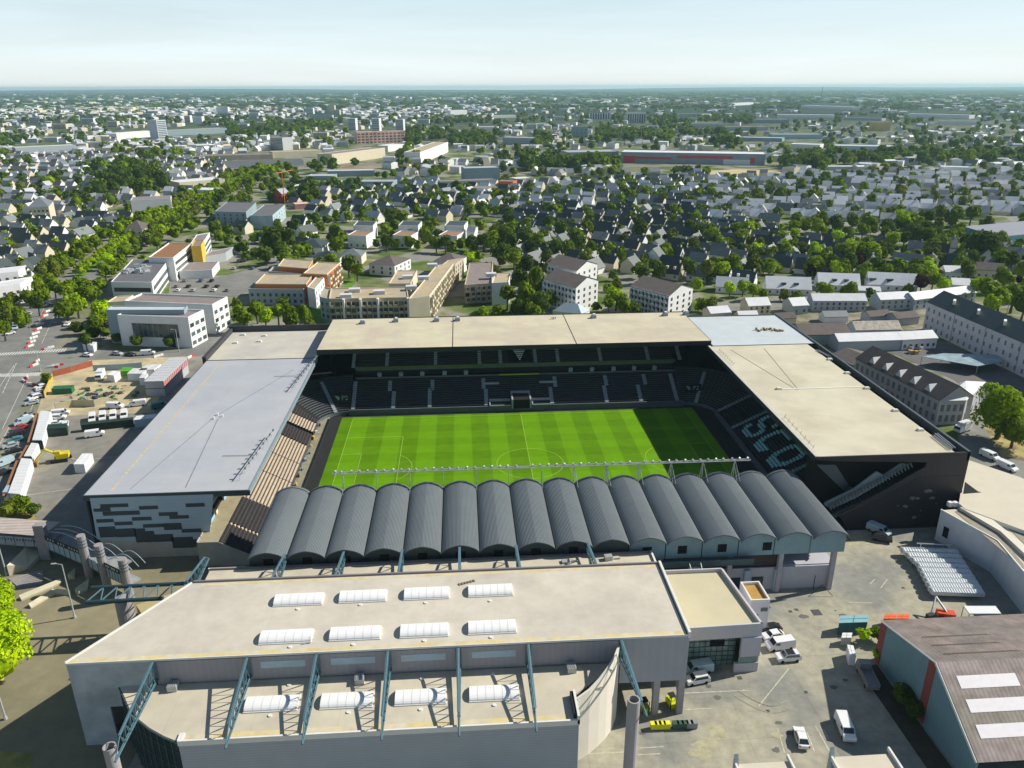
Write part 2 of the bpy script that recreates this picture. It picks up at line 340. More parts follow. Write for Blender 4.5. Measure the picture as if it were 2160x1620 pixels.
b = MB(); b.box(-53, 53, 50.2, 50.5, 10.6, 11.5); b.obj('tier_fascia', mat('tier_fascia_green', (.10, .14, .05), .7, .15, .2), NS)
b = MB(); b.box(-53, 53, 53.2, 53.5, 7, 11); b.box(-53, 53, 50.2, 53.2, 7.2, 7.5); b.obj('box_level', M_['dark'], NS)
b = MB(); b.box(-53, 53, 50.05, 50.2, 7.2, 7.9); b.obj('box_parapet', mat('box_parapet', (.12, .14, .14), .8, .1, .5), NS)
for px in (801, 846, 891, 938, 983, 1203, 1248, 1293, 1336, 1379):
    x = PY(px, 790, 51).x; b = MB(); b.prism([(x-.7, 50.5), (x+.7, 50.5), (x+.45, 51.6), (x-.45, 51.6)], 7.5, 9.2); b.obj('box_divider', M_['aisle'], NS)
b = MB()   # central entrance: tunnel, side blocks, glazed balcony
xa, xb = P(1083, 862, 1).x, P(1118, 862, 1).x
b.box(xa, xb, 36.8, 42.5, 1, 3.9); b.obj('tunnel_mouth', M_['black'], NS)
b = MB(); b.box(xa-.5, xa, 36.7, 42.6, 1, 4.1); b.box(xb, xb+.5, 36.7, 42.6, 1, 4.1); b.box(xa-.5, xb+.5, 42.6, 43.1, 1, 4.6); b.obj('tunnel_surround', M_['aisle'], NS)
for s0, s1 in ((P(1033, 862, 1).x, xa-.8), (xb+.8, P(1164, 862, 1).x)):
    b = MB(); b.box(s0, s1, 36.7, 37.0, 1.9, 2.25); b.box(s0, s1, 39.9, 40.3, 1.5, 3.1); b.box(s0, s0+.3, 37, 39.9, 1.5, 2.4); b.obj('player_bench', M_['aisle'], NS)
b = MB()
for s0, s1 in ((PY(1018, 810, 46).x, PY(1053, 810, 46).x), (PY(1138, 810, 46).x, PY(1175, 810, 46).x)):
    b.box(s0, s1, 46.5, 47.1, 4.6, 6.3)
b.obj('balcony_front', M_['aisle'], NS)
b = MB(); b.box(PY(1053, 790, 50).x, PY(1137, 790, 50).x, 49.6, 49.9, 7.6, 8.0)
b.obj('balcony_rail', mat('lime_rail', (.35, .48, .02), .6, .1, 1), NS)
# inverted triangle of pale tiles on a dark field in the upper tier
cx = PY(1095, 750, 54).x; b = MB(); 
b.quad((cx-3.9, 50.7, 11.9), (cx+3.9, 50.7, 11.9), (cx+3.9, 60, 17.0), (cx-3.9, 60, 17.0)); b.obj('dark_seat_block', M_['black'], NS)
b = MB()
for r in range(9):
    hw = .35+r*.34; y = 51.2+r*.75; z = 12.35+r*.41
    k = max(1, int(hw*2/.55))
    for i in range(k):
        x = cx-hw+(i+.5)*hw*2/k; b.box(x-.22, x+.22, y, y+.5, z, z+.3)
b.obj('pale_seat_triangle', mat('pale_seats', (.80, .84, .84), .7, .2, 1), NS)
RZ = 19.7
c4 = [P(668, 738, RZ), P(1513, 720, RZ), P(1452, 659, RZ), P(700, 674, RZ)]
y0, y1 = c4[0].y-.1, c4[3].y; xl, xr = -63.5, 62.6
b = MB(); b.box(xl, xr, y0, y1, RZ-.25, RZ, 0); o = b.obj('roof', [mat('north_roof_tan', (.56, .51, .37), .8, .08, .2, c2=(.50, .44, .34), sc2=.07, seam=(('X', 9.3, .012, .93), ('Y', 11, .012, .93)))], NS)
for px in (955, 1214):
    xa = P(px, 722 if px < 1000 else 720, RZ).x; xb = P(px+2 if px < 1000 else px, 666, RZ).x
    q = MB(); q.prism([(xa-.12, y0), (xa+.12, y0), (xa+.12, y1), (xa-.12, y1)], RZ+.002, RZ+.05); s = q.obj('roof_seam', M_['dark'], NS)
q = MB(); q.box(xl, xr, y0-.12, y0-.003, RZ-1.5, RZ+.04); q.box(xl-.12, xl-.003, y0-.1, y1, RZ-1.5, RZ+.04); q.box(xr+.003, xr+.12, y0-.1, y1, RZ-1.5, RZ+.04); q.box(xl-.1, xr+.1, y1+.003, y1+.2, RZ-1.5, RZ+.25); q.obj('roof_fascia', M_['dark'], NS)
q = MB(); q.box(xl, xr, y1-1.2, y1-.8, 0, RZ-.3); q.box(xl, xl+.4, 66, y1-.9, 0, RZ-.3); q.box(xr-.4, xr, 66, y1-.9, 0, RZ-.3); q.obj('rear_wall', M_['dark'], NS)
def roof_kit(px, py, z, kind, parent=None):
    p = P(px, py, z)
    b = MB()
    if kind == 0:
        b.cbox((p.x, p.y, z), 1.7, 1.3, 1.1, .1); b.cbox((p.x+.2, p.y+.1, z+1.1), .9, .9, .5, .1, m=1)
        b.tube((p.x-1.4, p.y, z+.3), (p.x-.8, p.y, z+.3), .22, 8)
    elif kind == 1:
        b.cbox((p.x, p.y, z), 1.5, 1.0, .35, .0, m=1); b.cbox((p.x, p.y, z+.35), 1.2, .8, .18, 0, m=1)
    else:
        for i in range(3): b.tube((p.x+i*.6-.6, p.y+(i % 2)*.3, z), (p.x+i*.6-.6, p.y+(i % 2)*.3, z+.55), .16, 7); b.tube((p.x+i*.6-.6, p.y+(i % 2)*.3, z+.55), (p.x+i*.6-.6, p.y+(i % 2)*.3, z+.68), .28, 7)
    return b
for i, (px, py, k, lab, nm, ct) in enumerate(((765, 683, 0, 'small grey ventilation unit nearest the left end of the far tan roof', 'ventilation_unit', 'ventilation unit'),
    (835, 679, 0, 'wide pale ventilation unit on the left part of the far tan roof', 'ventilation_unit', 'ventilation unit'),
    (921, 678, 0, 'blue-grey ventilation unit just left of the first roof seam of the far stand', 'ventilation_unit', 'ventilation unit'),
    (965, 677, 0, 'blue-grey ventilation unit just right of the first roof seam of the far stand', 'ventilation_unit', 'ventilation unit'),
    (1168, 673, 2, 'cluster of small roof vents left of the second seam of the far roof', 'roof_vent', 'roof vent'),
    (1252, 671, 0, 'blue-grey ventilation unit just right of the second roof seam of the far stand', 'ventilation_unit', 'ventilation unit'),
    (1403, 666, 0, 'grey ventilation unit near the right end of the far tan roof', 'ventilation_unit', 'ventilation unit'),
    (1447, 664, 0, 'white-topped unit at the far right corner of the far tan roof', 'ventilation_unit', 'ventilation unit'))):
    tag(roof_kit(px, py, RZ, k).obj(nm, [mat('unit_blue_grey', (.22, .27, .34), .6, .2, 2), M_['white']]), lab, ct, 'units along the back of the far stand roof')
# ---- west stand
WS = thing('west_stand', 'left stand with lavender grey roof and bare wooden terraces beside the pitch', 'grandstand', (-80, 0, 0))
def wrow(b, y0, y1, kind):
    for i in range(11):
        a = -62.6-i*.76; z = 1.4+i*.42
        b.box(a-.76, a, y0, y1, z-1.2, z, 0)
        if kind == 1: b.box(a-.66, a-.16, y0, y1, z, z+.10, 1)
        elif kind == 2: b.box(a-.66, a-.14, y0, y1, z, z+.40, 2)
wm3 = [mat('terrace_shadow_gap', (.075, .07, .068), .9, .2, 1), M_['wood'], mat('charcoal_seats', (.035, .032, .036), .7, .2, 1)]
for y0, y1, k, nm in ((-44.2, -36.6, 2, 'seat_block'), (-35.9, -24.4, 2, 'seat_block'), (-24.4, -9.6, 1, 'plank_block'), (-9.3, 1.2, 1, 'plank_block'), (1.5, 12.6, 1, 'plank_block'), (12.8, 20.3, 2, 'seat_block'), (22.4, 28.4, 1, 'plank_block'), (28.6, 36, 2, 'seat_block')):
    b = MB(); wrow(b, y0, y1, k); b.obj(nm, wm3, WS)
b = MB()
for i in range(11): b.box(-62.6-i*.76-.5, -62.6-i*.76, -36.6, -35.9, 1.4+i*.42-.6, 1.4+i*.42+.12)
b.obj('aisle', M_['wood'], WS)
tanc = mat('raw_walkway', (.33, .29, .19), .9, .15, .5)
b = MB(); b.box(-75.2, -71.0, -44.2, 36, 5.2, 6.0); b.obj('concourse', tanc, WS)
b = MB()
for y0, y1 in ((-36.5, -33), (-31, -18), (-15, 2), (5, 30)):
    for i in range(9): b.box(-76.1-i*.8, -75.4-i*.8, y0, y1, 6.0+i*.45, 6.75+i*.45, 0 if i % 2 else 1)
b.obj('upper_rows', [M_['wood'], wm3[2]], WS)
b = MB()
for y in (-37.5, -32, -17): b.box(-75.3, -74.5, y-.6, y+.6, 6.01, 7.0)
b.obj('cream_crate', mat('cream_board', (.72, .66, .42), .8, .1, 1), WS)
b = MB()
for y0 in (-36.5, -26): b.box(-75.0, -74.6, y0, y0+3, 6.01, 7.0)
b.obj('blue_board', mat('pale_blue_board', (.30, .48, .62), .8, .1, 1), WS)
b = MB(); b.box(-62.5, -59.4, -43, 36.5, .1, .45); b.obj('pitchside_walkway', mat('walkway_tan_grey', (.26, .24, .17), .9, .2, .6), WS)
b = MB(); rq = random.Random(17)
for i in range(34):
    y = -24+i*1.6+rq.uniform(-.5, .5); x = -62.0+rq.uniform(-.1, .5)
    if i % 3: b.tube((x, y, .46), (x, y+rq.uniform(.6, 1.6), 1.5), .05, 4, m=i % 3)
    else: b.cbox((x, y, .46), rq.uniform(.3, .8), rq.uniform(.4, 1.2), rq.uniform(.3, 1.0), rq.random(), m=rq.choice([0, 1, 2, 3]))
tag(b.obj('building_materials', [mat('clutter_white', (.7, .7, .7)), mat('clutter_blue', (.25, .35, .45)), mat('clutter_dark', (.06, .06, .07)), mat('clutter_yellow', (.6, .45, .05))]), 'rails, boards and tools left along the foot of the left stand terrace', 'materials', kind='stuff')
for px, py, lab in ((513, 707, 'farther left'), (558, 709, 'farther right'), (497, 724, 'nearer left'), (547, 721, 'nearer right')):
    tag(roof_kit(px, py, 15.7, 1).obj('roof_hatch', [M_['grey'], mat('hatch_pale', (.70, .68, .60), .7, .05, 1)]), 'pale roof hatch, %s of four on the tan corner roof of the left stand' % lab, 'roof hatch', 'roof hatches on the left corner roof')
for px, py, lab in ((452, 884, 'left'), (460, 876, 'middle'), (470, 879, 'right')):
    p = P(px, py, 15.8); q = MB(); q.tube((p.x, p.y, 15.8), (p.x, p.y, 16.3), .16, 8); q.tube((p.x, p.y, 16.3), (p.x, p.y, 16.42), .26, 8)
    tag(q.obj('roof_vent', M_['white']), 'tiny white roof vent, %s of three in the middle of the lavender roof' % lab, 'roof vent', 'roof vents on the left stand')
b = MB(); b.box(-59.3, -59.15, -43, 34, .1, 1.2); b.obj('front_barrier', M_['dark'], WS)
# roof, falling slightly to the rear
WZ = 15.8
def slab(x0, x1, y0, y1, z, th, ms, parent, name): q = MB(); q.box(x0, x1, y0, y1, z-th, z); return q.obj(name, ms, parent)
slab(-98.9, -64.6, -39.6, 47.6, WZ, .3, M_['lav'], WS, 'roof')
slab(-98.9, -64.6, 47.9, 79.0, WZ-.1, .3, mat('west_corner_roof', (.53, .50, .42), .8, .08, .2, c2=(.46, .44, .40), sc2=.06, seam=('Y', 6, .02, .93)), WS, 'corner_roof')
q = MB(); q.box(-98.9, -64.5, 47.6, 47.9, WZ-.4, WZ+.12); q.obj('roof_joint', M_['dark'], WS)
q = MB(); q.box(-64.58, -64.2, -39.9, 47.6, WZ-.9, WZ+.1); q.obj('gutter', mat('gutter_blue_grey', (.20, .26, .30), .6, .1, 1), WS)
q = MB(); q.box(-99.1, -64.2, -39.95, -39.62, WZ-1.2, WZ+.06); q.box(-99.1, -98.92, -39.6, 47.6, WZ-1.2, WZ+.02); q.obj('roof_fascia', mat('fascia_slate', (.05, .065, .075), .6, .1, .5), WS)
q = MB(); q.box(-100.2, -64.6, 79.05, 79.6, 10, WZ+2.0); q.box(-100.2, -99.0, 47.5, 79.05, WZ-3, WZ+1.3); q.obj('corner_parapet', mat('corner_parapet_grey', (.05, .05, .055), .7, .15, .5), WS)
rl = mat('roof_cable', (.22, .22, .27), .8, .1, 1)
def cable(p, q_, z): 
    a, c = P(*p, z), P(*q_, z); q = MB(); d = (c-a).normalized(); nn = Vector((-d.y, d.x, 0))*.09
    q.prism([(a.x-nn.x, a.y-nn.y), (c.x-nn.x, c.y-nn.y), (c.x+nn.x, c.y+nn.y), (a.x+nn.x, a.y+nn.y)], z, z+.06); return q
for p, q_ in (((620, 780), (452, 880)), ((452, 880), (275, 1032)), ((460, 884), (392, 1028))): cable(p, q_, WZ+.004).obj('roof_cable', rl, WS)
q = MB()   # ochre residue line near the rear edge
rn = random.Random(5)
for i in range(46):
    y = -38+i*1.86; q.quad((-94.2+rn.uniform(-.15, .15), y, WZ+.008), (-93.75+rn.uniform(-.1, .15), y, WZ+.008), (-93.7+rn.uniform(-.1, .2), y+rn.uniform(1, 1.8), WZ+.008), (-94.2, y+rn.uniform(1, 1.8), WZ+.008))
q.obj('roof_stain', mat('ochre_residue', (.55, .44, .27), .9, .2, 1), WS)
# floodlight racks lying over the roof edge
def rack(pa, pb, pc, label, z=WZ):
    t = thing('floodlight_rack', label, 'floodlight rack', P(*pa, z), 0, 'floodlight racks on the left roof')
    a, c = P(*pa, z+1.2), P(*pb, z+1.2); q = MB(); q.tube(a, c, .09); q.tube(a+Vector((.9, 0, .8)), c+Vector((.9, 0, .8)), .09)
    for i in range(8):
        f = i/7; s = a.lerp(c, f); q.tube(s, s+Vector((.9, 0, .8)), .05); q.tube(s, s-Vector((0, 0, 1.2)), .05)
    q.obj('frame', M_['lamp'], t)
    for i in range(9):
        s = a.lerp(c, (i+.5)/9)+Vector((1.0, 0, 1.0)); q = MB(); q.cbox((s.x, s.y, s.z), .35, .5, .45); q.obj('lamp', M_['grey'], t)
    d = P(*pc, z); q = MB(); q.tube((d.x, d.y, z+.2), (a.lerp(c, .5).x, d.y-.2, z+.2), .07); q.obj('cable_arm', rl, t)
rack((505, 1003), (572, 912), (470, 963), 'steel floodlight rack at the near inner edge of the lavender roof')
rack((615, 818), (663, 757), (578, 795), 'steel floodlight rack at the far inner corner of the lavender roof')
# south gable wall with pixel-like pattern
YW = -40.0
q = MB(); q.vplate([(-97.6, YW, 15.3), (-98.0, YW, 5.2), (-74.6, YW, 2.5), (-71.9, YW, 15.2)][::-1], (0, 1, 0), .35); q.obj('patterned_wall', M_['pan_l'], WS)
q = MB(); q.vplate([(-97.3, YW+.1, 5.3), (-97.3, YW+.1, 0), (-65.4, YW+.1, 0), (-65.4, YW+.1, .9), (-73.6, YW+.1, 3.3)][::-1], (0, 1, 0), .5); q.obj('base_wall', M_['conc'], WS)
q = MB(); q.vplate([(-75.2, -44.3, 6.05), (-75.2, -44.3, 0), (-62.6, -44.3, 0), (-62.6, -44.3, 1.5), (-71, -44.3, 6.05)][::-1], (0, 1, 0), .08); q.box(-75.4, -75.21, -44.3, -40, 0, 6.3); q.obj('tier_end_wall', M_['conc'], WS)
q = MB()
for x0, ya, x1, yb in ((635, 1268, 812, 1290), (635, 1290, 700, 1316), (650, 1314, 885, 1340), (592, 1298, 640, 1318), (880, 1281, 1000, 1303), (1175, 1264, 1295, 1287), (1005, 1321, 1125, 1343), (1072, 1341, 1195, 1362),
    (835, 1351, 960, 1373), (610, 1364, 720, 1386), (725, 1381, 840, 1403), (905, 1395, 1040, 1417), (1036, 1390, 1150, 1432), (1150, 1426, 1275, 1448),
    (628, 1412, 735, 1480), (735, 1424, 860, 1478), (855, 1424, 925, 1512), (925, 1440, 980, 1510), (980, 1460, 1098, 1508), (1090, 1478, 1225, 1546), (1225, 1492, 1290, 1538), (1285, 1508, 1325, 1532)):
    tl = 1.0*((x0+x1)/2-1)*0; cxp, cyp = (x0+x1)/2/3, 640+(ya+yb)/2/3
    c = PY(cxp, cyp, YW); hw = (PY(x1/3, cyp, YW).x-PY(x0/3, cyp, YW).x)/2; hh = (PY(cxp, 640+ya/3, YW).z-PY(cxp, 640+yb/3, YW).z)/2
    q.box(c.x-hw, c.x+hw, YW-.06, YW-.004-random.Random(x0).random()*.003, max(c.z-hh, .05), c.z+hh)
q.obj('dark_pattern_panels', M_['pan_d'], WS)
q = MB(); q.box(-98.8, -98.4, -39.6, 79, 0, WZ-1.3); q.box(-98.4, -64.6, 78.4, 78.9, 0, WZ-.45); q.obj('rear_wall', M_['dark'], WS)
q = MB()
for i in range(12): q.box(-97+i*2.0, -96.8+i*2.0, -39.4, -39.2, 14, WZ-.3)
q.obj('roof_struts', M_['grey'], WS)
q = MB(); q.box(-98, -90, -39, 47, 6.5, 7); q.obj('rear_screen', M_['dark'], WS)
CT = thing('corner_seating', 'curved black corner terrace between the left and far stands', 'terrace', (-60, 36, 0), 0, 'curved corner terraces')
b = MB(); corner(b, -54.2, 29.3, 8.3, math.pi/2, math.pi, 1.2, 17, .84, .43); b.obj('curved_tier', seats2, CT)
b = MB(); 
for i in range(15):
    r = 8.3+i*.84; t = 2.05; b.cbox((-54.2+(r+.4)*math.cos(t), 29.3+(r+.4)*math.sin(t), 1.2+i*.43), .9, 1.1, .46, t)
b.obj('aisle', M_['aisle'], CT)
CE = thing('corner_seating', 'curved black corner terrace between the far and right stands', 'terrace', (60, 36, 0), 0, 'curved corner terraces')
b = MB(); corner(b, 53.2, 29.3, 8.3, 0, math.pi/2, 1.2, 17, .84, .43); b.obj('curved_tier', seats2, CE)
b = MB()
for i in range(15):
    r = 8.3+i*.84; t = 1.1; b.cbox((53.2+(r+.4)*math.cos(t), 29.3+(r+.4)*math.sin(t), 1.2+i*.43), .9, 1.1, .46, t)
b.obj('aisle', M_['aisle'], CE)
scr = mat('screen_black', (.01, .012, .016), .3, .1, 1); scl = mat('screen_letter_blue', (.26, .36, .42), .5, .1, 1)
for nm, a, c, wedge in (('left', (703, 833), (738, 833), 0), ('right', (1444, 812), (1480, 810), 0)):
    y = 40.5; A = PY(a[0], a[1], y); C_ = PY(c[0], c[1], y); hgt = 2.3
    t = thing('scoreboard', 'dark sponsor board reading P2 at the %s far corner of the pitch' % nm, 'board', (A.x, y, A.z-hgt), 0, 'sponsor boards in the far corners')
    q = MB(); q.box(A.x, C_.x, y, y+.3, A.z-hgt-.6, A.z+.1); pn = q.obj('panel', scr, t)
    q = MB(); w_ = (C_.x-A.x); q.vplate([(A.x+.06*w_, y-.05, A.z-.35), (A.x+.30*w_, y-.05, A.z-2.0), (A.x+.38*w_, y-.05, A.z-1.1), (A.x+.24*w_, y-.05, A.z-.35)][::-1], (0, 1, 0), .04); q.obj('emblem', scl, pn)
    text_part('P2', 2.1, Matrix.Translation((A.x+.68*w_, y-.06, A.z-1.2)) @ Matrix.Rotation(math.pi/2, 4, 'X'), scl, pn)
    q = MB(); q.box(A.x+.1, A.x+.4, y+.05, y+.25, 0, A.z-hgt-.6); q.box(C_.x-.4, C_.x-.1, y+.05, y+.25, 0, A.z-hgt-.6); q.obj('post', M_['dark'], t)
# ---- east stand
EZ = 18.8
ES = thing('east_stand', 'right stand with tan roof, aubergine end wall and letters in its seats', 'grandstand', (80, 0, 0))
b = MB(); rows(b, -38.9, 29.2, 61.5, 1.2, 24, .84, .42, 'x'); b.obj('seating_tier', [mat('dark_stand_steps', (.05, .06, .068), .85, .2, .8), M_['seat']], ES)
for y in (29.0, 15.9, 14.9-.0, -17.2):
    if y == 14.9: continue
    b = MB()
    for i in range(22): b.box(61.52+i*.84, 61.5+(i+1)*.84, y-.6, y+.6, 1.2+i*.42, 1.2+i*.42+.46)
    b.obj('aisle', M_['aisle'], ES)
q = MB(); q.box(60.9, 61.3, -38.9, 29.5, 0, 1.9); q.obj('front_wall', mat('stand_front_wall', (.1, .1, .1)), ES)
FONT5 = {'S': ["..####..", ".######.", "##....##", "##......", "###.....", ".#####..", "...####.", "......##", "##....##", "#######.", ".#####.."],
 'C': ["..####..", ".######.", "##....##", "##......", "##......", "##......", "##......", "##......", "##....##", ".######.", "..####.."],
 'O': ["..####..", ".######.", "##....##", "##....##", "##....##", "##....##", "##....##", "##....##", "##....##", ".######.", "..####.."]}
tl = mat('turquoise_seats', (.42, .70, .72), .6, .15, 1)
for ch, yt in (('S', 13.6), ('C', 3.9), ('O', -5.7)):
    q = MB()
    def ring(u, v): return abs(u)**2.4+abs(v)**2.4 < 1.05 and abs(u/.60)**2.4+abs(v/.55)**2.4 > 1
    for r in range(12):
        ri = 13-r; x = 61.5+ri*.84+.25; z = 1.2+ri*.42; v = 1-2*(r+.5)/12
        for c_ in range(15):
            u = -1+2*(c_+.5)/15
            if ch == 'O': on = ring(u, v)
            elif ch == 'C': on = ring(u, v) and not (u > .15 and abs(v) < .42)
            else: on = (ring(u, (v-.44)/.56) and not (u > 0 and v < .40)) or (ring(u, (v+.44)/.56) and not (u < 0 and v > -.40))
            if on: q.box(x, x+.55, yt-c_*.52-.47, yt-c_*.52, z+.05, z+.5); q.box(x-.16, x+.69, yt-c_*.52-.53, yt-c_*.52+.01, z-.4, z+.045, 1)
    q.obj('seat_letter', [tl, M_['seat']], ES)["label"] = 'turquoise letter %s laid out in seats' % ch
rowsx = (60.9, 96.4)
slab(60.95, 93.4, -39.1, 41.0, EZ, .3, mat('east_roof_tan', (.57, .53, .405), .8, .07, .2, c2=(.51, .465, .35), sc2=.07, seam=(('Y', 8, .012, .93), ('X', 1.2, .1, .985))), ES, 'roof')
slab(62.7, 97.0, 41.5, 75.0, EZ-.05, .3, M_['blu'], ES, 'corner_roof')
q = MB(); q.box(61, 97.2, 41.05, 41.45, EZ-.5, EZ+.10); q.obj('roof_joint', M_['dark'], ES)
q = MB(); q.box(93.45, 96.2, -38.7, 41.0, EZ-1.6, EZ-1.4); q.obj('side_gutter', M_['black'], ES)
q = MB(); q.box(96.25, 96.9, -39.2, 75.3, EZ-2, EZ+.35); q.box(62.6, 96.2, 75.05, 75.4, EZ-1.8, EZ+.25); q.obj('parapet', mat('parapet_slate', (.07, .085, .10), .6, .1, .5), ES)
q = MB(); q.box(96.3, 96.9, -39.0, 75.3, 0, EZ-2.02); q.box(62.8, 96.3, 74.3, 74.8, 0, EZ-.4); q.obj('rear_wall', M_['dark'], ES)
q = MB(); q.box(60.7, 61.5, -39.1, 41, EZ+.003, EZ+.28); q.obj('inner_kerb', mat('kerb_pale', (.50, .49, .45), .8, .1, 1), ES)
q = MB(); q.box(60.55, 60.69, -39.1, 41, EZ-1.0, EZ+.26); q.obj('roof_fascia', M_['dark'], ES)
ye = -39.2
def z4(x, y): return PY(1680+x/4.5, 920+y/4.5, ye)
def wallpoly(*pp): return [z4(*p) for p in pp]
w1 = [(60.7, ye, EZ+.1), (96.9, ye, EZ+.1), (96.9, ye, 0), (71.0, ye, 0)]+[tuple(z4(*p)) for p in ((400, 745), (820, 520), (1100, 360), (1225, 292), (1240, 248), (900, 244), (370, 240), (195, 225))]
w1 = [(p[0], ye, max(p[2], 0)) for p in w1]
q = MB(); q.vplate(w1[::-1], (0, 1, 0), .35); q.obj('end_wall', M_['purple'], ES)
q = MB(); q.vplate([z4(*p) for p in ((1165, 385), (1585, 375), (1560, 640), (1400, 850), (480, 870), (430, 760), (800, 590))], (0, -1, 0), .05); q.obj('end_wall_shade', mat('aubergine_shaded', (.026, .023, .030), .5, .15, .4, wave=('X', 1.2, .05)), ES)  # same cladding; shade on the lower wall put into a darker plate colour
# stair with pale stringers inside the opening
st = mat('stair_steel_blue', (.17, .22, .25), .6, .1, .8)
yb = ye+1.6
def z4b(x, y, yy): return PY(1680+x/4.5, 920+y/4.5, yy)
q = MB(); q.vplate([z4b(*p, yb) for p in ((265, 655), (270, 630), (540, 500), (760, 335), (830, 370), (985, 262), (1080, 262), (840, 420), (560, 590), (330, 690))], (0, 1, 0), .3); q.obj('stair_stringer', st, ES)
q = MB()
for i in range(26):
    f = i/25; x = 330+f*(1100-330); y = 705-f*(705-300); a = z4b(x, y, ye+.6); c = z4b(x-14, y-42, ye+.6)
    q.vplate([(a.x, ye+.6, a.z), (a.x+.14, ye+.6, a.z), (c.x+.14, ye+.6, c.z), (c.x, ye+.6, c.z)], (0, 1, 0), .9)
q.obj('stair_balusters', st, ES)
q = MB(); q.box(61.5, 96, -34.2, -33.8, 0, EZ-.4); q.obj('dark_void_sheet', M_['black'], ES)  # black sheet added for the shaded void behind the opening
q = MB(); q.vplate([z4b(*p, -34.3) for p in ((190, 270), (370, 270), (500, 470), (640, 560), (560, 590), (430, 500))], (0, -1, 0), .1); q.obj('stair_wall', mat('stair_wall_grey', (.10, .125, .14), .7, .1, 1), ES)
q = MB()
for k, (x, y, s) in enumerate(((1250, 518, 34), (1100, 588, 30), (1148, 588, 22), (1290, 585, 26), (1035, 665, 26), (965, 660, 12), (1115, 770, 26), (1180, 705, 12), (1170, 755, 9), (1325, 640, 12))):
    c = z4(x, y); r = s/4.5/9.0; n_ = 9; rr = random.Random(k)
    q.vplate([(c.x+r*(1.3 if s > 20 else 1)*rr.uniform(.5, 1.1)*math.cos(2*math.pi*i/n_), ye-.055, c.z+r*.75*rr.uniform(.5, 1.1)*math.sin(2*math.pi*i/n_)) for i in range(n_)], (0, -1, 0), .02)
q.obj('pale_blotches', mat('blotch_pale', (.16, .155, .15), .8, .4, 2.5), ES)  # small irregular pale blotches laid on the end wall
for px, py, lab in ((1643, 821, 'square pale hatch at the left end of the white pipe on the right tan roof'), (1828, 820, 'square pale hatch at the right end of the white pipe on the right tan roof'), (1750, 759, 'pale roof hatch nearest the far outer corner of the right tan roof'),
    (1787, 788, 'pale roof hatch second from the far end by the right gutter'), (1888, 867, 'pale roof hatch second from the near end by the right gutter'), (1941, 908, 'pale roof hatch nearest the near outer corner of the right tan roof')):
    tag(roof_kit(px, py, EZ, 1).obj('roof_hatch', [M_['grey'], mat('hatch_pale', (.70, .68, .60), .7, .05, 1)]), lab, 'roof hatch', 'roof hatches on the right stand')
a, c = P(1650, 821, EZ), P(1822, 820, EZ); q = MB(); q.box(a.x, c.x, a.y-.25, a.y+.25, EZ+.004, EZ+.12); q.obj('white_walkway', mat('walkway_pale', (.72, .70, .62), .7, .05, 1), ES)
for p, q_ in (((1542, 738), (1680, 822)), ((1612, 735), (1684, 822))): cable(p, q_, EZ+.004).obj('roof_cable', mat('roof_cable_tan', (.36, .34, .29), .8, .1, 1), ES)
for p, q_ in (((1722, 738), (1748, 752)), ((1965, 918), (2003, 948)), ((1972, 914), (2010, 945))):
    a, c = P(*p, EZ+.3), P(*q_, EZ+.3); q = MB(); q.tube(a, c, .12); q.tube(a+Vector((.6, 0, 0)), c+Vector((.6, 0, 0)), .12); q.obj('roof_duct', M_['lamp'], ES)
q = MB()
for px0, py0, px1, py1 in ((1655, 878, 1715, 942), (1517, 737, 1547, 767)):
    a, c = P(px0, py0, EZ+.5), P(px1, py1, EZ+.5); q.tube(a, c, .05)
    for i in range(8): s = a.lerp(c, i/7); q.tube(s-Vector((0, 0, .5)), s+Vector((.3, 0, .5)), .05)
q.obj('edge_floodlight_rail', M_['grey'], ES)
rn = random.Random(8); q = MB()
for i in range(16):
    p = P(1595+i*3.8, 697+rn.uniform(-2, 2), EZ); q.cbox((p.x, p.y, EZ), .6, .6, rn.uniform(.4, .9), rn.random(), m=i % 3)
tag(q.obj('building_materials', [mat('mat_yellow', (.5, .38, .05)), mat('mat_purple', (.22, .12, .2)), M_['grey']]), 'small heap of coloured building materials on the pale blue corner roof', 'materials')
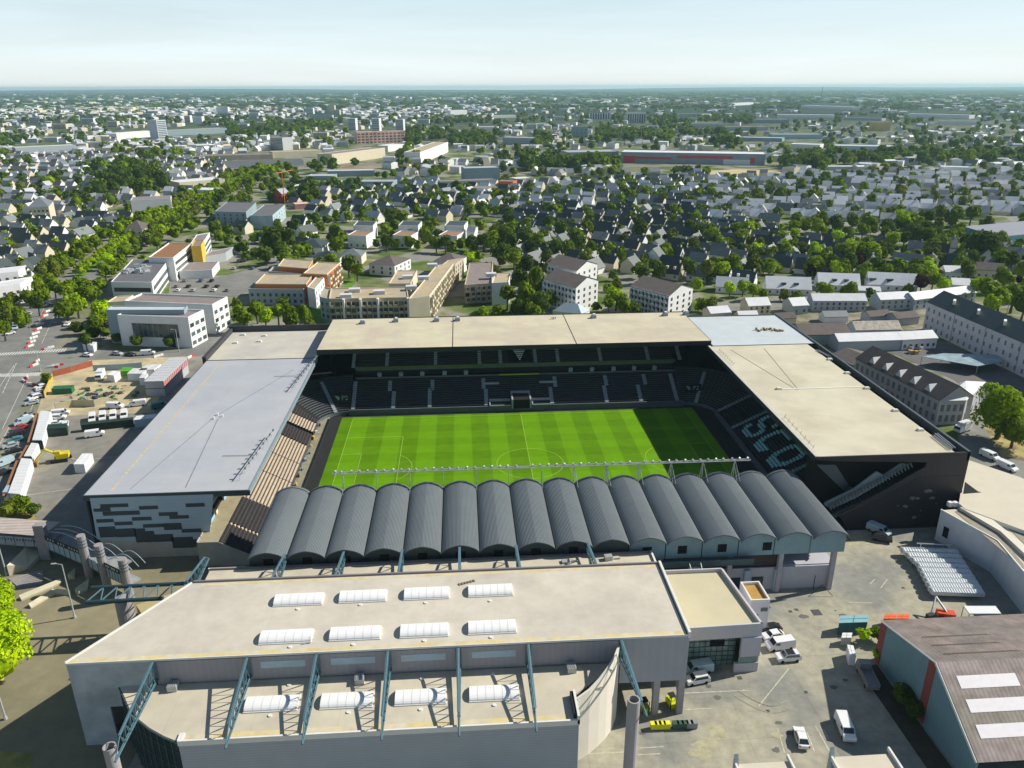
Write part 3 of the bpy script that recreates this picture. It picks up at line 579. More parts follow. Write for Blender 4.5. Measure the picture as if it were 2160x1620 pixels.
# ---- south stand: sixteen barrel vaults on columns
SS = thing('south_stand', 'near stand roofed by a row of sixteen grey ribbed barrel vaults', 'grandstand', (0, -50, 0))
vm = mat('vault_sheet', (.15, .17, .178), .42, .06, .3, metal=.25, spec=.5, obj=.05)
vd = mat('vault_edge', (.10, .12, .13), .5, .1, .5)
X0, X1, NV = -59.4, 58.0, 16; VW = (X1-X0)/NV; YF, YB, ZV, RISE = -36.9, -63.2, 12.8, 2.1
def arc(i, n): 
    t = -1+2*i/n; return t*VW/2, RISE*math.sqrt(max(0, 1-(t*.98)**2))*.82+RISE*.18*(1-abs(t))
gm2 = mat('vault_gable_teal', (.22, .33, .37), .7, .08, .5, wave=('X', .6, .04))
for k in range(NV):
    cx = X0+(k+.5)*VW; b = MB(); n = 56; pts = []
    for i in range(n+1):
        x, z = arc(i, n); rib = (.055 if i % 2 else 0); pts.append((cx+x, ZV+z+rib))
    for i in range(n):
        (xa, za), (xb, zb) = pts[i], pts[i+1]
        b.quad((xa, YB, za), (xb, YB, zb), (xb, YF, zb), (xa, YF, za))
        b.quad((xa, YB, za-.22), (xa, YF, za-.22), (xb, YF, zb-.22), (xb, YB, zb-.22), m=1)
        b.quad((xa, YB, za-.22), (xb, YB, zb-.22), (xb, YB, zb), (xa, YB, za), m=1)
        b.quad((xa, YF, za-.22), (xa, YF, za), (xb, YF, zb), (xb, YF, zb-.22), m=1)
    vo = b.obj('barrel_vault', [vm, vd], SS)
    q = MB(); gp = [(cx-VW/2+.1, YB+1.3, 9.1)]+[(cx+arc(i, 14)[0]*.97, YB+1.3, ZV+arc(i, 14)[1]-.25) for i in range(15)]+[(cx+VW/2-.1, YB+1.3, 9.1)]
    q.vplate(gp, (0, 1, 0), .2); g = q.obj('gable_panel', gm2 if k > 9 else mat('vault_gable_dark', (.06, .085, .095), .7, .1, .5), SS)
    if k in (10, 11, 12, 13):
        q = MB(); o_ = (0, -.3, .4, 2.2)[k-10]; q.box(cx+o_-.9, cx+o_+.9, YB+1.22, YB+1.28, 10.2, 12.0); q.obj('gable_opening', M_['black'], g)
    elif k < 9:
        q = MB(); q.box(cx-.9, cx+.9, YB+1.22, YB+1.28, 11.3, 12.7); q.obj('gable_opening', M_['black'], g)
    q = MB(); q.tube((cx-VW/2, YF+.5, ZV-.1), (cx-VW/2, YF+.5, 17.6), .09); 
    if k and k % 2 == 0: q.tube((cx-VW/2, YF-2.2, ZV+.3), (cx-VW/2, YF+.5, 16.6), .07)
    if 1 < k < NV-1: q.obj('mast', M_['lamp'], SS)
    q = MB()   # dark band of the front purlin
    for i in range(14):
        (xa, za), (xb, zb) = arc(i, 14), arc(i+1, 14); q.tube((cx+xa, YF-.9, ZV+za+.14), (cx+xb, YF-.9, ZV+zb+.14), .06, 4)
    q.obj('front_purlin', M_['dark'], SS)
q = MB(); q.box(X1-.1, X1+.15, YB, YF, ZV-.3, ZV+.05); q.obj('edge_gutter', M_['dark'], SS)
q = MB(); q.box(X0+.2, 38.5, YB-1.0, YB+1.2, 8.5, 8.9); q.box(X0+.2, 38.5, YB-1.1, YB-.95, 8.9, 9.9); q.obj('walkway', mat('walkway_dark_teal', (.06, .10, .105), .7, .1, .6), SS)
colm = mat('column_lavender', (.38, .37, .41), .8, .1, .5)
for x in (-50, -36, -22, -8, 6, 20.5, 34.8, 45.2, 56.2):
    q = MB(); q.box(x-.45, x+.45, YB+1.4, YB+2.3, 0, 9.05); q.obj('column', colm, SS)
    q = MB(); q.box(x-.45, x+.45, YF-1.5, YF-.8, 0, ZV-.2); q.obj('column', colm, SS)
q = MB(); q.box(33, 57.2, YB+2.4, YB+2.7, 0, 5.3); q.box(45.7, 57.2, -60.4, -48, 5.3, 5.5); q.box(17.6, 33, YB+2.6, YB+2.9, 0, 5.2); q.box(56.9, 57.2, -60.8, -45, 0, 5.3); q.obj('podium_wall', mat('podium_lavender', (.44, .44, .49), .8, .08, .4), SS)
for xx in (36.4, 41.2):
    q = MB(); q.box(xx-1.2, xx+1.2, YB+2.3, YB+2.39, .2, 3.2); q.obj('podium_door', M_['glass'], SS)
q = MB(); q.box(38.2, 39.3, YB+1.7, YB+2.38, 0, 5.2); q.box(44.4, 45.0, YB+1.7, YB+2.38, 0, 5.2); q.obj('buttress', M_['pan_l'], SS)
b = MB(); rows(b, X0+1, X1-1, -38.0, 1.2, 22, .9, .42, 'y', -1); b.obj('seating_tier', seats2, SS)
q = MB(); q.box(X0+1, 45, -60.2, -59.8, 3, 9); q.obj('rear_screen', mat('brown_screen', (.06, .045, .045), .8, .1, .5), SS)
q = MB(); q.vplate([(55.9, -58.5, 9), (56.5, -57.9, 9), (56.5, -48.5, 5.6), (55.9, -49, 5.6)], (0, 0, -1), .4); q.obj('stair_flight', M_['conc'], SS)
# stairs down from the walkway onto the annex
q = MB()
for i in range(14): q.box(25.6, 27.6, YB-1.3-i*.45, YB-.9-i*.45+.05, 8.4-i*.2, 8.6-i*.2)
for x in (25.5, 27.7):
    q.tube((x, YB-1.2, 9.7), (x, YB-7.6, 6.9), .08); q.tube((x, YB-1.2, 8.5), (x, YB-7.6, 5.7), .12)
q.obj('access_stair', M_['lamp'], SS)
# floodlight gantry over the front of the vaults
GA = thing('floodlight_gantry', 'long pale floodlight gantry above the front edge of the barrel vaults', 'floodlight gantry', (0, YF+.5, 17))
q = MB(); za = 17.6; xa, xb = -47, 46.6; ya = YF+.5
q.tube((xa, ya, za), (xb, ya, za), .13); q.tube((xa, ya-.7, za), (xb, ya-.7, za), .1); 
for i in range(94): q.tube((xa+i, ya, za), (xa+i+.5, ya-.7, za), .04, 4); q.tube((xa+i+.5, ya-.7, za), (xa+i+1, ya, za), .04, 4)
q.obj('rail', M_['lamp'], GA)
lm = MB(); lm.cbox((0, 0, 0), .38, .34, .4); lm.cbox((0, .05, -.12), .2, .2, .2); lmm = lm.mesh('lamp', [mat('gantry_lamp', (.5, .52, .52), .4, .3, 3, metal=.2)])
rn = random.Random(2); nl = 52
for i in range(nl):
    if i in (23, 37): continue
    o = bpy.data.objects.new('lamp', lmm); COL.objects.link(o); o.location = (xa+.5+(xb-xa-1)*i/(nl-1)+rn.uniform(-.2, .2), ya-.2, za+.25); o.rotation_euler = (.5, 0, rn.uniform(-.9, .9)); attach(o, GA)
for k in range(9, 15):
    x = X0+k*VW
    if x > 5: q = MB(); q.tube((x-.9, YF-.3, ZV+.5), (x, ya, za), .07); q.tube((x+.5, YF-3.5, ZV+.2), (x, ya, za), .07); q.obj('strut', M_['lamp'], GA)
# ================================================================== EXHIBITION HALL in the foreground
HR = mat('hall_roof_membrane', (.565, .52, .435), .8, .09, .35, c2=(.46, .42, .36), sc2=.055, thr=(.42, .72), seam=(('Y', 3.3, .02, .94), ('X', 12.5, .006, .92)))
HL = mat('hall_low_roof_membrane', (.56, .51, .40), .8, .09, .3, c2=(.50, .455, .36), sc2=.12, seam=(('Y', 1.5, .04, .95), ('X', 12.3, .008, .9)))
stain = mat('lichen_stain', (.60, .49, .24), .9, .15, .5, c2=(.58, .52, .38), sc2=.3)
clad = mat('grey_lavender_cladding', (.31, .30, .32), .7, .06, .3, wave=('X', 1.0, .03))
cladb = mat('corrugated_slate_blue', (.34, .37, .40), .6, .06, .3, wave=('Z', .5, .06))
trimw = mat('pale_trim', (.68, .67, .63), .7, .05, 1)
H = thing('exhibition_hall', 'large tan-roofed hall with white barrel skylights and teal trusses in the foreground', 'hall', (-30, -88, 0))
HZ = 16.0; LZ = 11.2; yf = -93.0; yr = -73.6
q = MB(); q.prism([(-78.3, yf), (-65.7, yr), (16.5, yr), (16.5, yf)], HZ-.4, HZ); q.obj('upper_roof', HR, H)
q = MB()
q.box(-78.2, 16.4, yf+.05, yf+.9, HZ+.003, HZ+.01); 
q.obj('roof_stain', stain, H)
q = MB(); q.box(-64, 16, yr-.9, yr-.3, HZ+.003, HZ+.01); q.obj('roof_stain', stain, H)
q = MB(); q.box(-65.5, 16.9, yr+.01, yr+.35, HZ-.6, HZ+.32); q.obj('rear_parapet', mat('parapet_mauve', (.20, .18, .19), .8, .1, 1), H)
q = MB(); q.box(16.75, 17.15, yf-.1, yr+.3, HZ-.6, HZ+.5); q.obj('side_parapet', trimw, H)
q = MB(); q.box(16.5, 16.74, yf, yr, HZ-.9, HZ-.3); q.obj('side_gutter', M_['black'], H)
d = Vector((-65.7+78.3, yr-yf, 0)).normalized(); nn = Vector((-d.y, d.x, 0))*.35
q = MB(); q.prism([(-78.3, yf), (-65.7, yr), (-65.7+nn.x, yr+nn.y), (-78.3+nn.x, yf+nn.y)], HZ-.5, HZ+.12); q.obj('edge_trim', trimw, H)
q = MB(); q.prism([(-78.2, yf+.1), (-65.8, yr), (-65.5, yr), (-77.8, yf+.1)], 0, HZ-.41); q.obj('diagonal_wall', M_['conc2'], H)
q = MB(); q.box(-78.4, 17.1, yf-.14, yf-.01, HZ-.28, HZ+.06); q.obj('front_trim', trimw, H)
q = MB(); q.box(-65.6, 17.0, yf+.1, yf+.3, LZ-1, HZ-.41); q.obj('upper_wall', clad, H)
xs = [PY(px, 1380, yf).x for px in (320, 521, 668, 819, 967, 1114)]+[6.1]
for a, c in zip(xs[:-1], xs[1:]):
    q = MB(); q.box(a+.45, c-.45, yf-.05, yf+.09, LZ+.35, HZ-.5); q.obj('wall_panel', clad, H)
for x0, x1, y in ((550, 645, 1402), (698, 792, 1395), (846, 940, 1388), (995, 1088, 1381)):
    a, c = PY(x0, y, yf), PY(x1, y, yf); q = MB(); q.box(a.x, c.x, yf-.10, yf-.06, a.z-.62, a.z+.62); q.obj('strip_window', mat('pale_blue_glazing', (.36, .47, .54), .3, .1, .5), H)
# left concrete end wall with recess
cw = mat('stained_concrete_blue', (.42, .46, .48), .9, .16, .35, c2=(.33, .37, .39), sc2=.2)
q = MB(); q.vplate([(-78.3, yf-.02, HZ-.1), (-78.3, yf-.02, 0), (-73.4, yf-.02, 0), (-73.4, yf-.02, 7.4), (-66.9, yf-.02, 7.4), (-66.9, yf-.02, LZ+.3), (-65.7, yf-.02, LZ+.3), (-65.7, yf-.02, HZ-.1)][::-1], (0, 1, 0), .4); q.obj('concrete_end_wall', cw, H)
# front right: deep wall carried on piers
q = MB(); q.box(6.1, 17.0, yf-.02, yf+.4, 7.0, HZ-.1); q.obj('portal_wall', mat('portal_grey', (.36, .37, .41), .7, .05, .3, wave=('X', 1.4, .02)), H)
q = MB(); q.box(6.0, 16.9, yf+.4, -84.2, 6.8, 7.1); q.obj('portal_ceiling', mat('portal_soffit', (.28, .24, .18), .9, .1, .5), H)
for x in (11.9, 16.0):
    q = MB(); q.box(x, x+1.0, yf-.02, yf+.9, 0, 7.0); q.vplate([(x+.1, yf+.9, 7.0), (x+.1, yf+.9, 3.2), (x+.1, yf+4.2, 7.0)], (1, 0, 0), .8); q.obj('pier', mat('pier_lavender', (.36, .35, .38), .8, .06, .5), H)
q = MB(); q.box(5.6, 6.0, -92.5, -74, 0, 7.0); q.box(6.0, 16.6, -74.2, -73.9, 7, HZ-.5); q.box(16.6, 16.9, yf+.4, -74, 7, HZ-.5); q.obj('inner_wall', mat('inner_wall_cream', (.5, .45, .3), .9, .1, .5), H)
# low front roof
cur = [P(258, 1437, LZ), P(262, 1468, LZ), P(272, 1492, LZ), P(290, 1515, LZ), P(315, 1535, LZ), P(345, 1552, LZ), P(376, 1563, LZ)]
cur[0].y = yf
yl = -104.6
lo = [(c.x, c.y) for c in cur]; lo[-1] = (-58.8, yl)
lowpoly = lo+[(-2.2, yl), (-2.2, -99.6), (6.1, yf-.1)]
q = MB(); q.prism(lowpoly, LZ-.35, LZ); q.obj('lower_roof', HL, H)
q = MB(); q.box(-58, -2.6, yl+.35, yl+1.2, LZ+.003, LZ+.01); q.obj('roof_stain', stain, H)
q = MB(); q.box(-58.8, -2.1, yl-.3, yl, LZ-.6, LZ+.3); q.box(-58.9, -58.2, yl, yl+1.3, LZ-.3, LZ+.3); q.obj('front_coping', trimw, H)
q = MB(); q.box(-58.8, -2.2, yl-.05, yl+.3, 0, LZ-.61); q.obj('front_wall', cladb, H)
q = MB()
for (a, c) in zip(lo[:-1], lo[1:]): q.quad((a[0], a[1], 0), (c[0], c[1], 0), (c[0], c[1], LZ-.36), (a[0], a[1], LZ-.36))
q.obj('curved_glazing', mat('curtain_glass_dark', (.018, .035, .038), .15, .3, .3, spec=.6), H)
q = MB()
for i, (a, c) in enumerate(zip(lo[:-1], lo[1:])):
    A, C2 = Vector((*a, 0)), Vector((*c, 0))
    for f in (0, .5):
        p = A.lerp(C2, f); q.tube((p.x-.05, p.y-.05, 0), (p.x-.05, p.y-.05, LZ-.4), .05, 4)
    for z in (3, 6, 9): q.tube((A.x-.05, A.y-.05, z), (C2.x-.05, C2.y-.05, z), .04, 4)
    q.tube((A.x-.05, A.y-.05, LZ-.2), (C2.x-.05, C2.y-.05, LZ-.2), .18, 4)
q.obj('glazing_frame', mat('glazing_frame_teal', (.07, .11, .12), .5, .1, 1), H)
q = MB(); q.box(-2.9, -2.5, -104.2, -99.7, LZ+.003, LZ+.9); q.obj('side_upstand', M_['dark'], H)
q = MB(); q.box(-2.45, -2.1, -104.9, -99.6, LZ-.4, LZ+1.1); q.obj('side_coping', trimw, H)
# curved pale screen wall at the right end
sail = mat('pale_screen_wall', (.70, .655, .57), .85, .04, .3)
base = [P(1220, 1601), P(1245, 1588), P(1268, 1568), P(1284, 1550), P(1294, 1534)]
base = [Vector((-2.0, -101.6, 0)), Vector((.1, -100.3, 0)), Vector((1.9, -98.8, 0)), Vector((3.3, -97.4, 0)), Vector((4.7, -95.6, 0)), Vector((5.9, -93.2, 0))]
tops = [12.3, 12.7, 13.3, 13.9, 14.4, 14.6]
q = MB()
for i in range(5):
    a, c = base[i], base[i+1]; o2 = Vector((-.25, .2, 0))
    q.quad(a, c, (c.x, c.y, tops[i+1]), (a.x, a.y, tops[i])); q.quad(c+o2, a+o2, (a.x+o2.x, a.y+o2.y, tops[i]), (c.x+o2.x, c.y+o2.y, tops[i+1]))
    q.quad((a.x, a.y, tops[i]), (c.x, c.y, tops[i+1]), (c.x+o2.x, c.y+o2.y, tops[i+1]), (a.x+o2.x, a.y+o2.y, tops[i]))
q.obj('curved_screen_wall', sail, H, smooth=False)
# rear low roof
q = MB(); q.box(-66.4, 17.9, yr+.36, -63.2, LZ+.0, LZ+.3); q.obj('rear_roof', HL, H)
q = MB(); q.box(-66.4, 17.9, -63.19, -62.9, LZ-.5, LZ+.65); q.obj('rear_roof_edge', mat('parapet_mauve', (.2, .2, .2)), H)
q = MB(); q.box(17.92, 18.3, yr+.4, -62.9, LZ-.5, LZ+.7); q.box(-66.8, -59.8, -62.88, -62.6, LZ-.4, LZ+.5); q.obj('rear_coping', trimw, H)
q = MB(); q.box(-66.3, 17.8, -63.6, -63.3, 0, LZ-.01); q.box(17.5, 17.8, yr, -63.6, 0, LZ-.01); q.box(-66.3, -66, yr, -63.6, 0, LZ-.01); q.obj('rear_wall', clad, H)
# trusses
def truss(x, y0, z0t, z0b, y1, z1t, y2, z2b, n, wide=.42, name='roof_truss'):
    q = MB()
    A = [Vector((x, y0, z0t)), Vector((x, y1, z1t))]; B = [Vector((x, y0, z0b)), Vector((x, y2, z2b))]
    for s in (-1, 1): q.tube(B[0]+Vector((s*wide/2, 0, 0)), B[1]+Vector((s*.08, 0, 0)), .09, 6)
    q.tube(A[0], A[1], .15, 6)
    q.quad(B[0]+Vector((-wide, 0, -.15)), B[1]+Vector((-.12, 0, -.15)), B[1]+Vector((.12, 0, -.15)), B[0]+Vector((wide, 0, -.15)))
    q.quad(A[0]+Vector((-.24, 0, .1)), A[1]+Vector((-.24, 0, .1)), A[1]+Vector((.24, 0, .1)), A[0]+Vector((.24, 0, .1)))
    for i in range(n):
        t0, t1 = i/n, (i+1)/n; a = A[0].lerp(A[1], t0); a2 = A[0].lerp(A[1], t1)
        for s in (-1, 1):
            o_ = Vector((s*wide/2, 0, 0)); bb = B[0].lerp(B[1], (t0+t1)/2*(y1-y0)/(y2-y0))+o_
            q.tube(a, bb, .06, 4); q.tube(bb, a2, .06, 4)
    q.tube(A[1], B[1], .09, 6); q.tube(A[0]+Vector((0, .1, .1)), B[0]+Vector((0, .1, -.6)), .2, 6)
    return q.obj(name, M_['teal'], H)
for i, x in enumerate(xs[:-1]):
    if i == 0: truss(x, yf-.2, 15.6, 12.6, -106.2, 14.3, -108.6, 12.2, 7)
    else: truss(x, yf-.2, 15.6, 12.6, -104.4, 13.6, -107.0, 11.9, 7)
truss(6.05, yf-.2, 15.6, 12.9, -107.2, 16.6, -110.4, 17.0, 8)
for px in (430, 597, 722, 847, 970, 1093, 1250):
    x = P(px, 1200, 13).x; truss(x, yr+.4, 16.2, 12.6, -63.4, 14.6, -61.7, 13.2, 5)
pc = mat('column_pinkish', (.33, .31, .32), .8, .1, .5, stretch=(1, 1, .3))
for (x, y, h) in ((-67.6, -105.6, 12.0), (4.4, -109.3, 19.0)):
    q = MB(); n = 20
    for i in range(n):
        a0, a1 = 2*math.pi*i/n, 2*math.pi*(i+1)/n; r, ri = .88, .68
        pa, pb = (x+r*math.cos(a0), y+r*math.sin(a0)), (x+r*math.cos(a1), y+r*math.sin(a1)); ia, ib = (x+ri*math.cos(a0), y+ri*math.sin(a0)), (x+ri*math.cos(a1), y+ri*math.sin(a1))
        q.quad((*pa, 0), (*pb, 0), (*pb, h), (*pa, h)); q.quad((*ib, 0), (*ia, 0), (*ia, h), (*ib, h)); q.quad((*pa, h), (*pb, h), (*ib, h), (*ia, h))
    q.obj('round_column', pc, H)
# skylights
SKY = mat('skylight_white', (.80, .80, .80), .5, .03, .5); SKE = mat('skylight_end', (.50, .52, .54), .6, .05, 1); sksl = mat('skylight_joint', (.62, .62, .60), .6, .05, 1)
def skylight(x0, x1, yc, z, lab):
    t = thing('barrel_skylight', lab, 'skylight', ((x0+x1)/2, yc, z), 0, 'white barrel skylights on the hall roof')
    w2 = 1.5; q = MB(); n = 10; pr = [(yc-w2*math.cos(math.pi*i/n), z+.15+.72*math.sin(math.pi*i/n)) for i in range(n+1)]
    for i in range(n): q.quad((x0, pr[i][0], pr[i][1]), (x1, pr[i][0], pr[i][1]), (x1, pr[i+1][0], pr[i+1][1]), (x0, pr[i+1][0], pr[i+1][1]))
    q.obj('dome', SKY, t)
    q = MB(); q.quad(*[(x0, a, c) for a, c in pr][::-1]); q.quad(*[(x1, a, c) for a, c in pr]); q.obj('end_cap', SKE, t)
    q = MB(); q.box(x0-.1, x1+.1, yc-w2-.1, yc+w2+.1, z+.004, z+.16); q.obj('kerb', trimw, t)
    for k in range(1, 6):
        q = MB(); x = x0+(x1-x0)*k/6
        for i in range(n): q.quad((x-.04, pr[i][0], pr[i][1]+.02), (x+.04, pr[i][0], pr[i][1]+.02), (x+.04, pr[i+1][0], pr[i+1][1]+.02), (x-.04, pr[i+1][0], pr[i+1][1]+.02))
        q.obj('glazing_bar', sksl, t)
ordn = ['leftmost', 'second from left', 'third from left', 'rightmost']
for rowl, z, row in (('in the far row on the upper hall roof', HZ, ((583, 682, 1262), (719, 815, 1255), (854, 947, 1249), (988, 1080, 1243))),
                    ('in the near row on the upper hall roof', HZ, ((553, 659, 1340), (699, 803, 1333), (846, 945, 1327), (988, 1087, 1320))),
                    ('on the lower hall roof between the trusses', LZ, ((522, 630, 1481), (680, 787, 1474), (835, 940, 1467), (990, 1094, 1459)))):
    for i, (a, c, y) in enumerate(row): skylight(P(a, y, z).x, P(c, y, z).x, P((a+c)/2, y, z+.4).y, z, 'white ribbed skylight, %s %s' % (ordn[i], rowl))
for px, py, lab in ((366, 1453, 'small grey roof fan box near the curved left end of the lower hall roof'), (759, 1438, 'small grey roof fan box in the middle of the lower hall roof'), (1205, 1414, 'small grey roof fan box at the right end of the lower hall roof')):
    p = P(px, py, LZ); t = thing('roof_fan', lab, 'roof fan', (p.x, p.y, LZ), .05, 'fan boxes on the lower hall roof')
    q = MB(); q.cbox((p.x, p.y, LZ), 1.4, 1.5, 1.0, .05); q.obj('housing', M_['lamp'], t); q = MB()
    for k in range(4): q.cbox((p.x-.45+k*.3, p.y, LZ+1.0), .16, 1.3, .06, .05)
    q.obj('louvre', M_['grey'], t)
q = MB()
for px, py, z in ((628, 1285, HZ), (760, 1276, HZ), (898, 1272, HZ), (1034, 1268, HZ), (612, 1365, HZ), (745, 1360, HZ), (895, 1352, HZ), (1036, 1345, HZ), (610, 1445, LZ), (570, 1510, LZ), (735, 1503, LZ), (887, 1497, LZ), (1043, 1488, LZ), (890, 1432, LZ), (1040, 1422, LZ)):
    p = P(px, py, z); q.tube((p.x, p.y, z), (p.x, p.y, z+.16), .3, 10)
q.obj('roof_drain', trimw, H)
p = P(985, 1229, HZ); q = MB(); rn = random.Random(1)
for i in range(6): q.cbox((p.x-1.3+i*.5, p.y-.5+i*.18, HZ), .28, .6, .15, .5)
tag(q.obj('paving_slab', mat('brown_slab', (.22, .17, .10))), 'short row of small brown slabs lying on the upper hall roof', 'slabs')
# aerial
p = P(662, 1405, LZ); q = MB(); q.tube((p.x, p.y-.4, LZ), (p.x, p.y-.4, LZ+6), .06)
for z in (4.2, 4.8, 5.4): q.tube((p.x-.6, p.y-.4, LZ+z), (p.x+.6, p.y-.4, LZ+z), .03)
tag(q.obj('roof_aerial', M_['lamp']), 'thin aerial mast against the upper hall wall by the third truss', 'aerial')
# rooftop plant on rear roof
for px, py, lab in ((1283, 1180, 'small blue-grey rooftop unit at the right end of the rear hall roof'), (1193, 1186, 'low white vent on the rear hall roof')):
    p = P(px, py, LZ+.3); q = MB(); q.cbox((p.x, p.y, LZ+.3), 1.5, 1.1, .9 if px > 1250 else .4, .1); q.tube((p.x+1, p.y, LZ+.5), (p.x+2.4, p.y, LZ+.5), .12)
    tag(q.obj('rooftop_unit', M_['lamp']), lab, 'rooftop unit')
# ---- annex with glass wall
AN = thing('annex_building', 'low lavender annex with flat sandy roof and gridded glass wall beside the hall', 'building', (26, -76, 0))
AZ = 9.6
q = MB(); q.prism([(17.3, -84.0), (32.5, -83.6), (30.8, -67.6), (17.6, -67.4)], AZ-.4, AZ-.2); q.obj('roof', mat('annex_roof_sand', (.55, .50, .34), .85, .06, .4, c2=(.52, .47, .33), sc2=.1), AN)
lav2 = mat('annex_wall_lavender', (.50, .49, .53), .8, .05, .4)
q = MB(); q.prism([(17.3, -84.3), (32.9, -83.9), (32.9, -83.55), (17.3, -83.95)], 7.4, AZ+.5); q.prism([(29.4, -84.25), (32.9, -84.2), (32.9, -83.6), (29.4, -83.6)], 3.4, 7.4)
q.prism([(28.6, -84.2), (32.9, -84.1), (32.9, -83.6), (28.6, -83.6)], 0, 1.9); q.prism([(32.5, -83.9), (32.9, -83.9), (31.2, -67.4), (30.8, -67.4)], 0, AZ+.5); q.box(17.6, 31, -67.4, -67.1, 0, AZ+.5); q.obj('wall', lav2, AN)
q = MB(); q.box(17.3, 29.3, -82.0, -81.7, 0, 7.39); q.box(29.3, 32.6, -84.0, -83.8, 1.9, 3.4); q.obj('glass_wall', mat('annex_glass', (.16, .24, .235), .15, .5, .5, spec=.6), AN)
q = MB()
for i in range(12): q.box(17.5+i*1.05, 17.58+i*1.05, -82.1, -82.02, 0, 7.38)
for z in (1.0, 2.0, 3.0, 4.1, 5.2, 6.3): q.box(17.3, 29.3, -82.1, -82.02, z, z+.07)
q.obj('glazing_grid', mat('grid_dark', (.05, .06, .06)), AN)
q = MB(); q.box(24.6, 27.2, -82.14, -82.11, 4.2, 5.5); q.obj('open_vent', M_['black'], AN)
q = MB(); q.box(18.4, 19.8, -69.5, -68.4, AZ-.2, AZ+.7); q.obj('roof_box', trimw, AN)
ST = thing('stair_tower', 'small white block with orange flat roof behind the annex', 'building', (36.5, -71, 0))
q = MB(); q.box(34.6, 38.3, -74.0, -68.2, 0, 6.9); q.obj('wall', mat('tower_white', (.62, .60, .64), .8, .04, .5), ST)
q = MB(); q.box(34.6, 38.3, -74.0, -73.7, 6.9, 7.5); q.box(34.6, 38.3, -68.5, -68.2, 6.9, 7.5); q.box(34.6, 34.9, -73.7, -68.5, 6.9, 7.5); q.box(38.0, 38.3, -73.7, -68.5, 6.9, 7.5); q.obj('parapet', trimw, ST)
q = MB(); q.box(34.9, 38.0, -73.7, -68.5, 6.903, 6.95); q.obj('roof', mat('orange_roof', (.42, .25, .07), .9, .1, .5), ST)
q = MB(); q.box(36.7, 38.0, -74.06, -74.01, 4.9, 5.7); q.obj('window', M_['glass'], ST); q = MB(); q.box(35.2, 36.3, -74.06, -74.01, 2.9, 4.3); q.obj('window', M_['glass'], ST)
# ================================================================== ROADS AND SHEETS around the stadium
def strip(name, pts, w, z, m, px=True):
    ps = [P(*p) for p in pts] if px else [Vector((*p, 0)) for p in pts]
    b = MB(); L_ = []; R2 = []
    for i, p in enumerate(ps):
        d = (ps[min(i+1, len(ps)-1)]-ps[max(i-1, 0)]).normalized(); n_ = Vector((-d.y, d.x, 0))*w/2; L_.append(p+n_); R2.append(p-n_)
    for i in range(len(ps)-1): b.quad((R2[i].x, R2[i].y, z), (R2[i+1].x, R2[i+1].y, z), (L_[i+1].x, L_[i+1].y, z), (L_[i].x, L_[i].y, z))
    o = b.obj(name, m); o["kind"] = "structure"; return o
def strips(name, lines, w, z, m):
    b = MB()
    for (p, q) in lines:
        p, q = P(*p), P(*q); d = (q-p).normalized(); n_ = Vector((-d.y, d.x, 0))*w/2
        b.quad((p.x-n_.x, p.y-n_.y, z), (q.x-n_.x, q.y-n_.y, z), (q.x+n_.x, q.y+n_.y, z), (p.x+n_.x, p.y+n_.y, z))
    o = b.obj(name, m); o["kind"] = "structure"; return o
BL = [(-330, 1150), (-60, 880), (45, 730), (95, 655), (165, 585), (250, 520), (350, 465), (430, 418), (500, 385), (575, 355), (640, 335)]
strip('pavement', [(p[0], p[1]) for p in BL], 40, .012, mat('boulevard_pavement', (.24, .225, .18), .95, .2, .2, c2=(.17, .18, .10), sc2=.06))
strip('boulevard_road', BL[:5], 26, .016, road); strip('boulevard_road', BL[4:], 17, .018, road)
strip('grass_median', BL[4:9], 4.5, .13, lawn)
strip('side_road', [(40, 765), (150, 742), (250, 752), (330, 750), (400, 745), (480, 700)], 13, .02, road)
strip('crossing_road', [(-200, 790), (60, 775), (150, 765), (400, 772)], 12, .024, road)
sheet('sandy_plot', pxs((75, 880), (100, 800), (190, 760), (395, 752), (335, 840), (325, 870)), .03, sand)
sheet('verge', pxs((-60, 1115), (-60, 1065), (60, 1075), (95, 1112)), .03, verge)
sheet('verge', pxs((-40, 1640), (-40, 1582), (70, 1590), (60, 1640)), .03, verge)
sheet('verge', pxs((2075, 900), (2230, 880), (2260, 990), (2115, 965)), .03, mat('dry_verge_ochre', (.42, .35, .13), .95, .3, .4, c2=(.16, .13, .07), sc2=.2))
sheet('side_street', pxs((2010, 885), (2090, 880), (2260, 1010), (2260, 1060), (2040, 985)), .02, road)
lines = []
for f in (0, 1, 2): lines.append(((-20+f*45, 980-f*2), (38+f*30, 830-f*2)))
strips('lane_marking', [((5, 905), (60, 790)), ((-60, 905), (30, 770)), ((48, 900), (95, 800)), ((93, 650), (60, 720)), ((115, 665), (88, 725)), ((-40, 1010), (20, 900))], .14, .034, marks)
b = MB(); rn = random.Random(4)
def dash(px0, py0, px1, py1, n, L0, w, z=.036):
    p, q = P(px0, py0), P(px1, py1); d = (q-p).normalized()
    for i in range(n):
        c = p.lerp(q, (i+.5)/n); 
        nn = Vector((-d.y, d.x, 0)); a = L0/2
        b.quad(*[(c.x+u*d.x*w/2+v*nn.x*a, c.y+u*d.y*w/2+v*nn.y*a, z) for u, v in ((-1, -1), (1, -1), (1, 1), (-1, 1))])
dash(-10, 748, 140, 738, 26, 3.6, .5); dash(-10, 792, 88, 789, 20, 3.6, .5); dash(35, 765, 5, 830, 9, .2, 3)
o = b.obj('zebra_crossing', marks); o["kind"] = "structure"
